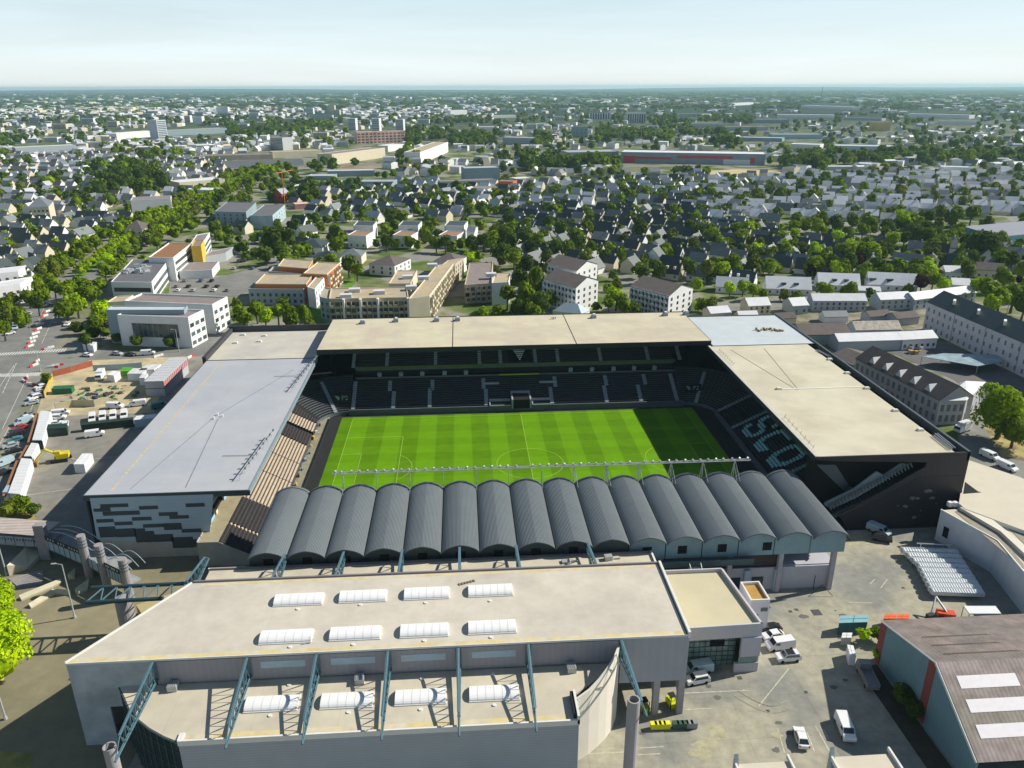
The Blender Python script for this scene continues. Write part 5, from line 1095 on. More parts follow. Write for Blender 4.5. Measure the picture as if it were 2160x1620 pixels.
for i, (a, c) in enumerate(zip(allp[:-1], allp[1:])):
    d = (c-a).normalized(); nn = Vector((-d.y, d.x, 0)); back = nn*(3 if i == 3 else 6)
    q = MB(); q.prism([(a.x, a.y), (c.x, c.y), (c.x+back.x, c.y+back.y), (a.x+back.x, a.y+back.y)], 2.7, 3.0); q.obj('deck', M_['conc2'], FB)
    q = MB(); q.prism([(a.x, a.y), (c.x, c.y), (c.x+nn.x*.15, c.y+nn.y*.15), (a.x+nn.x*.15, a.y+nn.y*.15)], 3.0, 5.0); q.obj('side_panel', mat('bridge_wall_grey', (.30, .34, .37), .7, .06, .5) if i == 0 else glb, FB)
    q = MB(); n = 3 if i == 2 else 8
    for k in range(n+1):
        p = a.lerp(c, k/n); q.prism([(p.x-.05, p.y-.08), (p.x+.05, p.y-.08), (p.x+.05, p.y-.02), (p.x-.05, p.y-.02)], 2.9, 5.05)
    q.obj('mullion', M_['teald'], FB)
    if i in (1, 3):
        q = MB(); q.prism([(a.x, a.y-.12), (c.x, c.y-.12), (c.x, c.y-.03), (a.x, a.y-.03)], 5.1, 6.3); sb = q.obj('sign_board', mat('sign_black', (.012, .014, .018), .5, .1, 1), FB)
        q = MB(); rn = random.Random(i)
        for k in range(13 if i == 1 else 9):
            if k in (3, 7): continue
            f = .14+.062*k; p = a.lerp(c, f); q.vplate([(p.x, p.y-.14, 5.45), (p.x+.3, p.y-.14-.3*abs(d.y), 5.45), (p.x+.3, p.y-.14-.3*abs(d.y), 5.95), (p.x, p.y-.14, 5.95)], (0, -1, 0), .03)
        q.obj('sign_lettering', mat('sign_pale', (.45, .46, .47), .6, .3, 2), sb)
    if i == 0:
        q = MB()
        for k in range(16):
            p = a.lerp(c, .35+.038*k); q.vplate([(p.x, p.y-.03, 4.1 if k % 2 else 3.9), (p.x+.32, p.y-.03, 4.1 if k % 2 else 3.9), (p.x+.32, p.y-.03, 4.6), (p.x, p.y-.03, 4.6)], (0, -1, 0), .03)
        q.obj('sign_lettering', mat('sign_dark_letters', (.06, .07, .08), .6, .2, 2), FB)
        q = MB(); q.prism([(a.x, a.y), (c.x, c.y), (c.x+back.x, c.y+back.y), (a.x+back.x, a.y+back.y)], 5.6, 5.7); q.obj('canopy', mat('bridge_canopy', (.42, .36, .33), .8, .1, .5, wave=('Y', 1.2, .15)), FB)
    if i:
        q = MB()
        for off in (1.5, 3.0, 4.5):
            last = None
            for k in range(9):
                f = k/8; p = a.lerp(c, f)+nn*off; z = 5.8+1.5*math.sin(math.pi*f)*(.5 if i == 2 else 1); cur_ = Vector((p.x, p.y, z))
                if last is not None: q.tube(last, cur_, .1, 5)
                last = cur_
        q.obj('arched_rail', mat('rail_blue_grey', (.28, .37, .42), .5, .1, 1), FB)
# forecourt ramp walls and planters
yw = mat('yellowish_kerb_stone', (.50, .47, .34), .9, .1, .6)  # yellowish concrete, the stone's own colour
for i, (pts, h, lab) in enumerate(((((20, 1215), (60, 1175), (60, 1200)), 2.6, 'tall wedge-shaped pale ramp wall nearest the left lamp post'), (((60, 1170), (98, 1120), (100, 1165), (60, 1205)), 2.4, 'grey sloping ramp wall below the footbridge pillar'),
    (((42, 1264), (128, 1229), (132, 1231), (46, 1268)), 1.0, 'long pale low wall, farther one on the forecourt'), (((62, 1281), (114, 1249), (150, 1252), (150, 1256), (117, 1254), (66, 1284)), .9, 'bent pale low wall, nearer one on the forecourt'),
    (((160, 1252), (190, 1230), (186, 1245), (166, 1255)), 1.2, 'small pale wedge wall beside the teal beam'), (((145, 1224), (162, 1210), (158, 1222)), 1.5, 'small pale wedge wall below the bridge glass'))):
    g = pxs(*pts); q = MB(); q.prism([(p.x, p.y) for p in g], 0.008, h, z1s=[(h if k < len(g)/2 else h*.4) for k in range(len(g))]); tag(q.obj('low_wall', yw), lab, 'wall', 'low walls on the forecourt')
q = MB()
for i in range(7): g = pxs((18+i*3, 1222+i*2.5), (90, 1205+i*4), (92, 1207+i*4), (20+i*3, 1225+i*2.5)); q.prism([(p.x, p.y) for p in g], .008, .25+.0*i)
o = q.obj('forecourt_steps', mat('steps_lilac', (.28, .26, .25), .9, .15, .8)); o["kind"] = "structure"
# teal entrance beam over round column at the left of the hall
TB = thing('entrance_beam', 'dark teal lattice beam carried on a round column left of the hall', 'beam', (-80, -64, 0))
a, c = P(192, 1240, 9), P(392, 1238, 9); a2 = P(202, 1274, 8)
q = MB(); q.tube((a.x, a.y, 9), (c.x+4, a.y+.2, 9), .38, 8); q.tube((a.x+1, a.y-4.5, 9), (c.x-3, a.y-4.3, 9), .38, 8); q.obj('chord', mat('beam_dark_teal', (.025, .06, .075), .5, .1, 1), TB)
q = MB(); n = 7; Lx = c.x-a.x
for i in range(n):
    x = a.x+1+Lx*i/n; q.tube((x, a.y-4.4, 9), (x+Lx/n/2, a.y, 9), .13, 5); q.tube((x+Lx/n/2, a.y, 9), (x+Lx/n, a.y-4.4, 9), .13, 5)
q.obj('lacing', M_['teal'], TB)
q = MB(); q.tube((a.x+7, a.y-3.2, 0), (a.x+7, a.y-3.2, 8.6), 1.5, 20); q.obj('round_column', pc, TB)
q = MB(); q.prism([(a.x+6, a.y+3), (a.x+13, a.y+7), (a.x+15, a.y+3), (a.x+9, a.y-1)], .01, 2.6); tag(q.obj('ticket_kiosk', mat('kiosk_sand', (.42, .36, .18), .8, .1, .5)), 'small sandy kiosk with pinkish edge between hall and footbridge', 'kiosk')
# ================================================================== RIGHT SIDE
RB = thing('brown_roof_hall', 'large hall with weathered brown corrugated roof and teal gable wall with red bands', 'hall', (70, -100, 0))
xw = 55.2
e = [PX(1860, 1310, xw), PX(1974, 1397, xw), PX(2056, 1625, xw)]
e[2].z = max(e[2].z, 5); ws = (e[0], e[1], e[2])
be = mat('teal_gable_cladding', (.13, .235, .27), .7, .08, .4, wave=('Y', .8, .04)); rb_ = mat('red_gable_band', (.22, .05, .045), .7, .1, .5)
q = MB(); q.vplate([(xw, e[0].y, e[0].z), (xw, e[1].y, e[1].z), (xw, e[2].y, e[2].z), (xw, e[2].y, 0), (xw, e[0].y, 0)], (1, 0, 0), .3); q.obj('gable_wall', be, RB)
def zroof(y):
    if y > e[1].y: return e[1].z+(e[0].z-e[1].z)*(y-e[1].y)/(e[0].y-e[1].y)
    return e[1].z+(e[2].z-e[1].z)*(y-e[1].y)/(e[2].y-e[1].y)
for ya, yb_ in ((e[0].y-1.7, e[0].y-.02), (e[1].y-.4, e[1].y+1.5)):
    q = MB(); q.vplate([(xw-.05, yb_, zroof(yb_)-.05), (xw-.05, ya, zroof(ya)-.05), (xw-.05, ya, 0), (xw-.05, yb_, 0)], (1, 0, 0), .04); q.obj('red_band', rb_, RB)
rr1 = mat('weathered_brown_sheet', (.19, .165, .15), .9, .3, .4, c2=(.225, .18, .165), sc2=.12, wave=('X', .7, .08)); rr2 = mat('pinkish_brown_sheet', (.32, .265, .25), .9, .28, .4, c2=(.27, .24, .20), sc2=.12, wave=('X', .7, .12))
xe = 115
q = MB(); q.quad((xw-.1, e[1].y, e[1].z), (xe, e[1].y, e[1].z), (xe, e[0].y+.2, e[0].z), (xw-.1, e[0].y+.2, e[0].z)); q.obj('rear_slope', rr1, RB)
q = MB(); q.quad((xw-.1, e[2].y, e[2].z), (xe, e[2].y, e[2].z), (xe, e[1].y, e[1].z), (xw-.1, e[1].y, e[1].z)); q.obj('front_slope', rr2, RB)
q = MB(); q.box(xw+.3, xe, e[0].y-.5, e[0].y-.2, 0, e[0].z-.3); q.obj('rear_wall', be, RB)
for a, c in ((e[0], e[1]), (e[1], e[2])):
    q = MB(); q.tube((xw-.15, a.y, a.z+.05), (xw-.15, c.y, c.z+.05), .16, 5); q.obj('verge_trim', trimw, RB)
for py, px0 in ((1441, 2022), (1491, 2042), (1545, 2063)):
    yy = None
    for k in range(400):
        y = e[2].y+(k*.1); pt = PY(px0, py, y)
        if pt.z <= zroof(y): yy = y; x0 = pt.x; break
    if yy is None: continue
    q = MB(); w2 = .85; q.quad((x0, yy-w2, zroof(yy-w2)+.06), (x0+9.5, yy-w2, zroof(yy-w2)+.06), (x0+9.5, yy+w2, zroof(yy+w2)+.06), (x0, yy+w2, zroof(yy+w2)+.06)); q.obj('rooflight', mat('rooflight_pinkish_white', (.78, .74, .76), .5, .05, 1), RB)
q = MB(); rn = random.Random(6)
for py, px0, px1 in ((1345, 1940, 2090), (1362, 1960, 2110), (1380, 1985, 2150)):
    for k in range(240):
        y = e[1].y+(k*.1); pt = PY(px0, py, y)
        if pt.z <= zroof(y): break
    x1 = PY(px1, py, y).x; y = min(y, e[0].y-.4); q.quad((pt.x, y-.3, zroof(y-.3)+.03), (x1, y-.25, zroof(y-.25)+.03), (x1-1, y+.15, zroof(y+.15)+.03), (pt.x+.5, y+.2, zroof(y+.2)+.03))
q.obj('dark_streak', mat('roof_streak', (.10, .08, .06), .9, .3, .5), RB)
q = MB(); q.box(xw-4.2, xw-.4, -112, -84, .008, .04); o = q.obj('planting_bed', mat('bed_soil', (.05, .045, .03), .95, .3, .5)); o["kind"] = "structure"
# sheds cut by the bottom edge
for i, (x0, x1, yt, lab) in enumerate(((1553, 1665, 1612, 'small flat-roofed shed cut by the bottom edge, left one'), (1755, 1880, 1597, 'small flat-roofed shed cut by the bottom edge, right one'))):
    h = 6.0; A, B = P(x0, yt, h), P(x1, yt-4, h); t = thing('small_shed', lab, 'shed', (A.x, A.y, 0), 0, 'sheds at the bottom edge')
    q = MB(); q.box(A.x, B.x, A.y-9, A.y, 0, h-.25); q.obj('wall', cladb, t); q = MB(); q.box(A.x-.1, B.x+.1, A.y-9, A.y+.1, h-.25, h-.1); q.obj('roof', M_['tan'], t)
    q = MB(); q.box(A.x-.3, A.x, A.y-9, A.y+.3, h-.3, h+.4); q.box(B.x, B.x+.3, A.y-9, A.y+.9, h-.3, h+.4); q.obj('edge_trim', trimw, t)
    q = MB(); q.vplate([(A.x-.35, A.y+.3, h+1.6), (A.x-.35, A.y-2, 2), (A.x-.35, A.y+.3, 2)], (1, 0, 0), .6); q.obj('fin', cladb, t)
# white building right of the east stand
WB = thing('white_flat_building', 'white-walled building with flat sandy roofs beside the aubergine wall', 'building', (95, -50, 0))
h = 7.8
r1 = [P(1985, 1074, h), P(2105, 1140, h), P(2190, 1240, h), P(2300, 1290, h), P(2330, 1180, h), P(2060, 1068, h)]
wz = mat('white_blue_wall', (.56, .60, .64), .8, .05, .5, wave=('Y', 2.5, .015))
q = MB(); q.prism([(p.x, p.y) for p in r1], 0, h-.3, 0); q.obj('wall', wz, WB)
q = MB(); cx_, cy_ = sum(p.x for p in r1)/6, sum(p.y for p in r1)/6; q.prism([(cx_+(p.x-cx_)*.985, cy_+(p.y-cy_)*.985) for p in r1], h-.297, h-.2); q.obj('roof', HL, WB)
q = MB()
for a, c in zip(r1[:3], r1[1:4]): q.tube((a.x, a.y, h-.1), (c.x, c.y, h-.1), .2, 4)
q.obj('coping', trimw, WB)
q = MB(); g = [P(*p, h) for p in ((1990, 1072), (2020, 1072), (2110, 1125), (2165, 1185), (2165, 1200), (2105, 1140))]
for z0, pxp in ((h, ((2025, 1070), (2062, 1070), (2180, 1165), (2180, 1185), (2110, 1120))), (h, ((2100, 1068), (2125, 1067), (2200, 1125), (2200, 1142)))):
    gg = [P(*p, h+.6) for p in pxp]; q.prism([(p.x, p.y) for p in gg], h-.19, h+.6)
q.obj('raised_roof_ridge', mat('ridge_cream', (.66, .62, .52), .8, .05, .4), WB)
q = MB()
for pxp in (((2015, 1078), (2027, 1074), (2105, 1122), (2160, 1190), (2160, 1198)), ((2062, 1072), (2098, 1070), (2175, 1130), (2175, 1160), (2125, 1110))):
    gg = [P(*p, h) for p in pxp]; q.prism([(p.x, p.y) for p in gg], h-.195, h-.12)
q.obj('roof_well', mat('roof_well_brown', (.30, .27, .21), .9, .1, .5), WB)
q = MB(); a = P(1990, 1130); 
dv = (r1[1]-r1[0]).normalized(); nv = Vector((dv.y, -dv.x, 0)); 
if nv.x > 0: nv = -nv
p0 = r1[0]+dv*1.6; p1 = r1[0]+dv*3.0; q.quad((p0.x+nv.x*.04, p0.y+nv.y*.04, 1.8), (p1.x+nv.x*.04, p1.y+nv.y*.04, 1.8), (p1.x+nv.x*.04, p1.y+nv.y*.04, 4.4), (p0.x+nv.x*.04, p0.y+nv.y*.04, 4.4)); q.obj('window', M_['black'], WB)
q = MB(); gg = [P(*p, 8.6) for p in ((2038, 968), (2150, 1005), (2400, 1110), (2330, 1180), (2035, 1072), (2023, 1060))]
q.prism([(p.x, p.y) for p in gg], 0, 8.4); t = thing('flat_roof_wing', 'wide low wing with sandy flat roof behind the white building', 'building', (gg[0].x, gg[0].y, 0)); q.obj('wall', wz, t)
q = MB(); q.prism([(p.x, p.y) for p in gg], 8.403, 8.5); q.obj('roof', mat('wing_roof_sand', (.58, .53, .42), .85, .05, .3), t)
q = MB(); g3 = [P(*p, 8.6) for p in ((2036, 1016), (2063, 1036), (2070, 1038), (2032, 1041))]; q.prism([(p.x, p.y) for p in g3], 8.503, 8.56); q.obj('light_well', M_['black'], t)
for k, (x, y) in enumerate(((2003, 1066), (2014, 1066))):
    p = P(x, y, h); q = MB(); q.cbox((p.x, p.y, h-.2), .9, .9, 1.1, .1); tag(q.obj('chimney_box', wb), 'small white roof box, %s of the pair at the corner of the white building' % ('left' if k == 0 else 'right'), 'roof box', 'white roof boxes')
# stacked white corrugated covers
wc = mat('white_corrugated', (.66, .70, .72), .6, .06, 1)
for i in range(9):
    y = 1156+i*10.6; x0 = 1903+min(i, 3)*11+max(0, i-3)*5.5; x1 = 2020+i*6.8
    a, c = P(x0, y, 2.0), P(x1, y+4, 2.0); q = MB(); n = 40
    for k in range(n):
        xa, xb2 = a.x+(c.x-a.x)*k/n, a.x+(c.x-a.x)*(k+1)/n; za, zb2 = 2.0+.12*(k % 2), 2.0+.12*((k+1) % 2); ya = a.y+(c.y-a.y)*k/n
        q.quad((xa, ya-.85, za-.3), (xb2, ya-.85, zb2-.3), (xb2, ya, zb2), (xa, ya, za)); q.quad((xa, ya, za), (xb2, ya, zb2), (xb2, ya+.9, zb2-.3), (xa, ya+.9, za-.3))
    t = thing('market_stall_roof', 'long white ribbed stall roof, %s from the stadium side in the stack on the yard' % ordw(i+1), 'stall roof', (a.x, a.y, 0), 0, 'white ribbed stall roofs stored in the yard')
    q.prism([(a.x, a.y-.8), (c.x, c.y-.8), (c.x, c.y+.85), (a.x, a.y+.85)], .9, 1.66); q.obj('cover', wc, t); q = MB()
    for k in range(6): x = a.x+(c.x-a.x)*k/5; q.tube((x, a.y, 0), (x, a.y, 1.95), .08)
    q.obj('legs', M_['lamp'], t)
q = MB(); a, c = P(1934, 1146, 3), P(2012, 1150, 3); q.tube(a, c, .14); q.tube((a.x+1, a.y, 0), (a.x+1, a.y, 3), .1); q.tube((c.x-1, c.y, 0), (c.x-1, c.y, 3), .1); tag(q.obj('goal_frame', M_['lamp']), 'long white bar frame behind the stored stall roofs', 'frame')
t, _ = boxthing('container', 'teal container with pale roof in the middle of the yard', 'container', (1770, 1314), (1830, 1312), (1832, 1297), 2.7, [mat('container_teal', (.03, .14, .15), .6, .08, 1), mat('container_teal_top', (.22, .42, .46), .6, .06, 1)])
for k, x in enumerate((1864, 1891)):
    boxthing('orange_skip', 'open orange skip, %s of two behind the brown-roofed hall' % ('left' if k == 0 else 'right'), 'skip', (x, 1305), (x+25, 1305), (x+28, 1296), 1.9, [mat('skip_orange', (.75, .14, .04), .5, .05, 1)]*2, group='orange skips')
boxthing('equipment_case', 'white equipment case nearest the tipper truck', 'case', (1793, 1382), (1806, 1384), (1800, 1362), 2.2, [wb, wb])
boxthing('equipment_case', 'pale grey equipment case behind the bush by the teal container', 'case', (1775, 1345), (1796, 1345), (1798, 1335), 1.8, [mat('case_grey', (.45, .44, .42)), wb])
q = MB(); g = [P(*p, 4) for p in ((2045, 1294), (2112, 1294), (2100, 1278), (2033, 1278))]; t = thing('flat_canopy', 'flat white rectangular canopy in the shade of the white building', 'canopy', (g[0].x, g[0].y, 0)); q.prism([(p.x, p.y) for p in g], 3.8, 4.0); q.obj('cover', wb, t)
q = MB()
for p in g: q.tube((p.x, p.y, 0), (p.x, p.y, 3.8), .08)
q.obj('legs', M_['grey'], t)
p = P(1993, 1303); t = thing('cherry_picker', 'folded boom lift with orange-red chassis behind the brown-roofed hall', 'boom lift', (p.x, p.y, 0))
q = MB(); q.cbox((p.x, p.y, .5), 3.2, 1.6, .9, -.3); q.obj('chassis', mat('lift_red', (.6, .08, .03), .5, .1, 1), t)
q = MB(); q.tube((p.x, p.y, 1.4), (p.x-1.2, p.y+2.2, 3.4), .22); q.tube((p.x-1.2, p.y+2.2, 3.4), (p.x-2.4, p.y+.6, 2.2), .2); q.tube((p.x-2.4, p.y+.6, 2.2), (p.x-3.4, p.y-.6, 1.2), .2); q.obj('boom', M_['lamp'], t)
q = MB(); q.cbox((p.x-3.6, p.y-.8, .6), 1.6, .9, 1.1, .3); q.obj('basket', M_['dark'], t)
for sx in (-1.1, 1.1):
    for sy in (-.8, .8): q = MB(); q.tube((p.x+sx, p.y+sy-.15, .45), (p.x+sx, p.y+sy+.15, .45), .45, 10); q.obj('wheel', ty, t)
# bins
ybin, gbin, wbin = mat('bin_yellow', (.75, .72, .03), .5, .05, 1), mat('bin_green', (.05, .10, .07), .5, .1, 1), mat('bin_grey', (.25, .27, .28), .5, .1, 1)
for i, (x, m, c) in enumerate(((1378, ybin, 'yellow'), (1387, ybin, 'yellow'), (1396, ybin, 'yellow'), (1406, ybin, 'yellow'), (1424, gbin, 'dark green'), (1434, gbin, 'dark green'), (1444, gbin, 'dark green'), (1454, wbin, 'grey'), (1463, wbin, 'grey'))):
    p = P(x, 1537-i*.3); q = MB(); q.prism([(p.x-.5, p.y-.4), (p.x+.5, p.y-.4), (p.x+.5, p.y+.4), (p.x-.5, p.y+.4)], .14, 1.1); t = thing('wheelie_bin', '%s bin, %s from the left in the row in front of the portico' % (c, ordw(i+1)), 'bin', (p.x, p.y, 0), 0, 'row of bins in the yard'); q.obj('body', m, t)
    q = MB(); q.cbox((p.x, p.y, 1.103), 1.08, .88, .1); q.obj('lid', m, t)
    for s in (-.4, .4): q = MB(); q.tube((p.x+s, p.y-.32, .09), (p.x+s, p.y-.26, .09), .09, 8); q.obj('wheel', ty, t)
for k, (x, y) in enumerate(((1358, 1498), (1416, 1488))):
    p = P(x, y); t = thing('forklift', 'yellow-green forklift truck under the %s bay of the portico' % ('left' if k == 0 else 'right'), 'forklift', (p.x, p.y, 0), 0, 'forklifts under the portico')
    q = MB(); q.cbox((p.x, p.y, .25), 1.2, 2.2, 1.0, .2); q.obj('body', mat('forklift_lime', (.55, .62, .01), .5, .05, 1), t); q = MB()
    for s in (-.5, .5): q.tube((p.x+s, p.y-1.2, .2), (p.x+s, p.y-1.2, 2.8), .08)
    q.obj('mast', M_['dark'], t); q = MB(); q.cbox((p.x, p.y+.2, 2.0), 1.1, 1.2, .1, .2)
    for s in (-.45, .45): q.tube((p.x+s, p.y-.3, 1.2), (p.x+s, p.y-.3, 2.0), .05)
    q.obj('cab_guard', M_['dark'], t)
q = MB(); a = P(1725, 1244); q.tube((a.x-2, a.y-1.5, .1), (a.x, a.y-1.5, 2.3), .06); q.tube((a.x, a.y-1.5, 2.3), (a.x+2, a.y-2.5, .1), .06); q.tube((a.x-1, a.y, 0.1), (a.x-1, a.y, 3.5), .08); tag(q.obj('barrier_frame', M_['dark']), 'thin dark metal frame standing at the corner of the near stand', 'frame')
# ================================================================== TREES
def proj(p):
    d = Vector(p)-CAMP; w_ = d.dot(_F); return (1080+FPX*d.dot(_R)/w_, 810-FPX*d.dot(_U)/w_, w_)
def np_mesh(name, V, Q, mats, mi=None, smooth=False):
    me = bpy.data.meshes.new(name); V = np.asarray(V, np.float32); Q = np.asarray(Q, np.int32)
    me.vertices.add(len(V)); me.vertices.foreach_set("co", V.ravel()); k = Q.shape[1]
    me.loops.add(Q.size); me.loops.foreach_set("vertex_index", Q.ravel()); me.polygons.add(len(Q))
    me.polygons.foreach_set("loop_start", np.arange(0, Q.size, k, dtype=np.int32))
    for m in mats: me.materials.append(m)
    if mi is not None: me.polygons.foreach_set("material_index", np.asarray(mi, np.int32))
    me.update(calc_edges=True); return me
def leafmat(name, c, c2, ob=.25):
    m = mat(name, c, .8, .45, 1.3, c2=c2, sc2=.35, obj=ob, spec=.1, thr=(.4, .65)); t = m.node_tree; b = t.nodes["Principled BSDF"]
    tr = t.nodes.new("ShaderNodeBsdfTranslucent"); ms = t.nodes.new("ShaderNodeMixShader"); ms.inputs[0].default_value = .32
    t.links.new(b.inputs["Base Color"].links[0].from_socket, tr.inputs[0]); t.links.new(b.outputs[0], ms.inputs[1]); t.links.new(tr.outputs[0], ms.inputs[2])
    t.links.new(ms.outputs[0], t.nodes["Material Output"].inputs[0]); return m
LM = [leafmat('leaves_mid_green', (.135, .205, .008), (.20, .29, .010)), leafmat('leaves_dark_green', (.060, .105, .014), (.10, .155, .014)),
      leafmat('leaves_bright_green', (.28, .43, .008), (.40, .55, .010)), leafmat('leaves_olive_green', (.12, .16, .022), (.18, .21, .022)), leafmat('leaves_purple', (.04, .016, .018), (.07, .03, .03)), leafmat('leaves_yellow_green', (.36, .52, .008), (.48, .62, .010))]
TRK = mat('tree_bark', (.10, .08, .06), .9, .2, 1)
def crown_arrays(rs, nleaf, size, tall=1.0, nl=9):
    lobes = []
    for i in range(nl):
        a = rs.uniform(0, 2*math.pi); r = rs.uniform(.15, .62); z = rs.uniform(-.35, .75)
        lobes.append((r*math.cos(a)*(1-.35*max(z, 0)), r*math.sin(a)*(1-.35*max(z, 0)), z*.8, rs.uniform(.32, .5)))
    lobes.append((0, 0, .1, .6)); L_ = np.array(lobes); w_ = L_[:, 3]**2; idx = rs.choice(len(L_), nleaf, p=w_/w_.sum())
    d = rs.normal(size=(nleaf, 3)); d /= np.linalg.norm(d, axis=1)[:, None]; d[:, 2] = np.where(d[:, 2] < -.45, -d[:, 2], d[:, 2])
    rad = L_[idx, 3]*rs.uniform(.72, 1.08, nleaf); c = L_[idx, :3]+d*rad[:, None]
    n_ = d+rs.normal(size=(nleaf, 3))*.55; n_ /= np.linalg.norm(n_, axis=1)[:, None]
    t = np.cross(n_, rs.normal(size=(nleaf, 3))); t /= np.linalg.norm(t, axis=1)[:, None]+1e-9; b_ = np.cross(n_, t)
    s = (size*rs.uniform(.6, 1.4, nleaf))[:, None]
    V = np.stack([c-t*s-b_*s*.6, c+t*s-b_*s*.8, c+t*s*.8+b_*s, c-t*s*.7+b_*s*.7], 1).reshape(-1, 3); V[:, 2] *= tall
    return V, np.arange(nleaf*4).reshape(-1, 4)
def core_arrays(tall, s=.62):
    V = []; F = []; n = 8; m = 5
    for j in range(m+1):
        t = math.pi*j/m
        for i in range(n): V.append((s*math.sin(t)*math.cos(2*math.pi*i/n), s*math.sin(t)*math.sin(2*math.pi*i/n), (s*math.cos(t)+.05)*tall))
    for j in range(m):
        for i in range(n): F.append((j*n+i, (j+1)*n+i, (j+1)*n+(i+1) % n, j*n+(i+1) % n))
    return np.array(V), np.array(F)
def crown_mesh(seed, mi, nleaf=750, size=.085, tall=1.0):
    rs = np.random.RandomState(seed); V, Q = crown_arrays(rs, nleaf, size, tall); CV, CF = core_arrays(tall)
    return np_mesh('crown', np.vstack([V, CV]), np.vstack([Q, CF+len(V)]), [LM[mi]])
CRM = {}
def get_crown(mi, var, big=False):
    k = (mi, var, big)
    if k not in CRM:
        tall = (0.9, 1.05, 1.5, 1.0, .8)[var]
        CRM[k] = crown_mesh(10*mi+var, mi, 6000 if big else 700, .032 if big else .088, tall)
    return CRM[k]
tb = MB(); tb.tube((0, 0, 0), (.03, .02, .62), .045, 7, r2=.028)
for a in (0, 2.1, 4.2): tb.tube((.03, .02, .5), (.03+.22*math.cos(a), .02+.22*math.sin(a), .9), .022, 5, r2=.01)
TRUNK = tb.mesh('trunk', [TRK]); bigtrunk = TRUNK
TREES = []   # (x, y, r, h, mi, var, label or None, name, big)
def tree(x, y, r, h=None, mi=0, var=None, label=None, name='tree', big=False, rnd=random.Random(77)):
    TREES.append((x, y, r, h or r*2.1, mi, rnd.randrange(4) if var is None else var, label, name, big))
def tpx(px, py, zc, r, mi=0, **k): p = P(px, py, zc); tree(p.x, p.y, r, zc+r*.8, mi, **k)
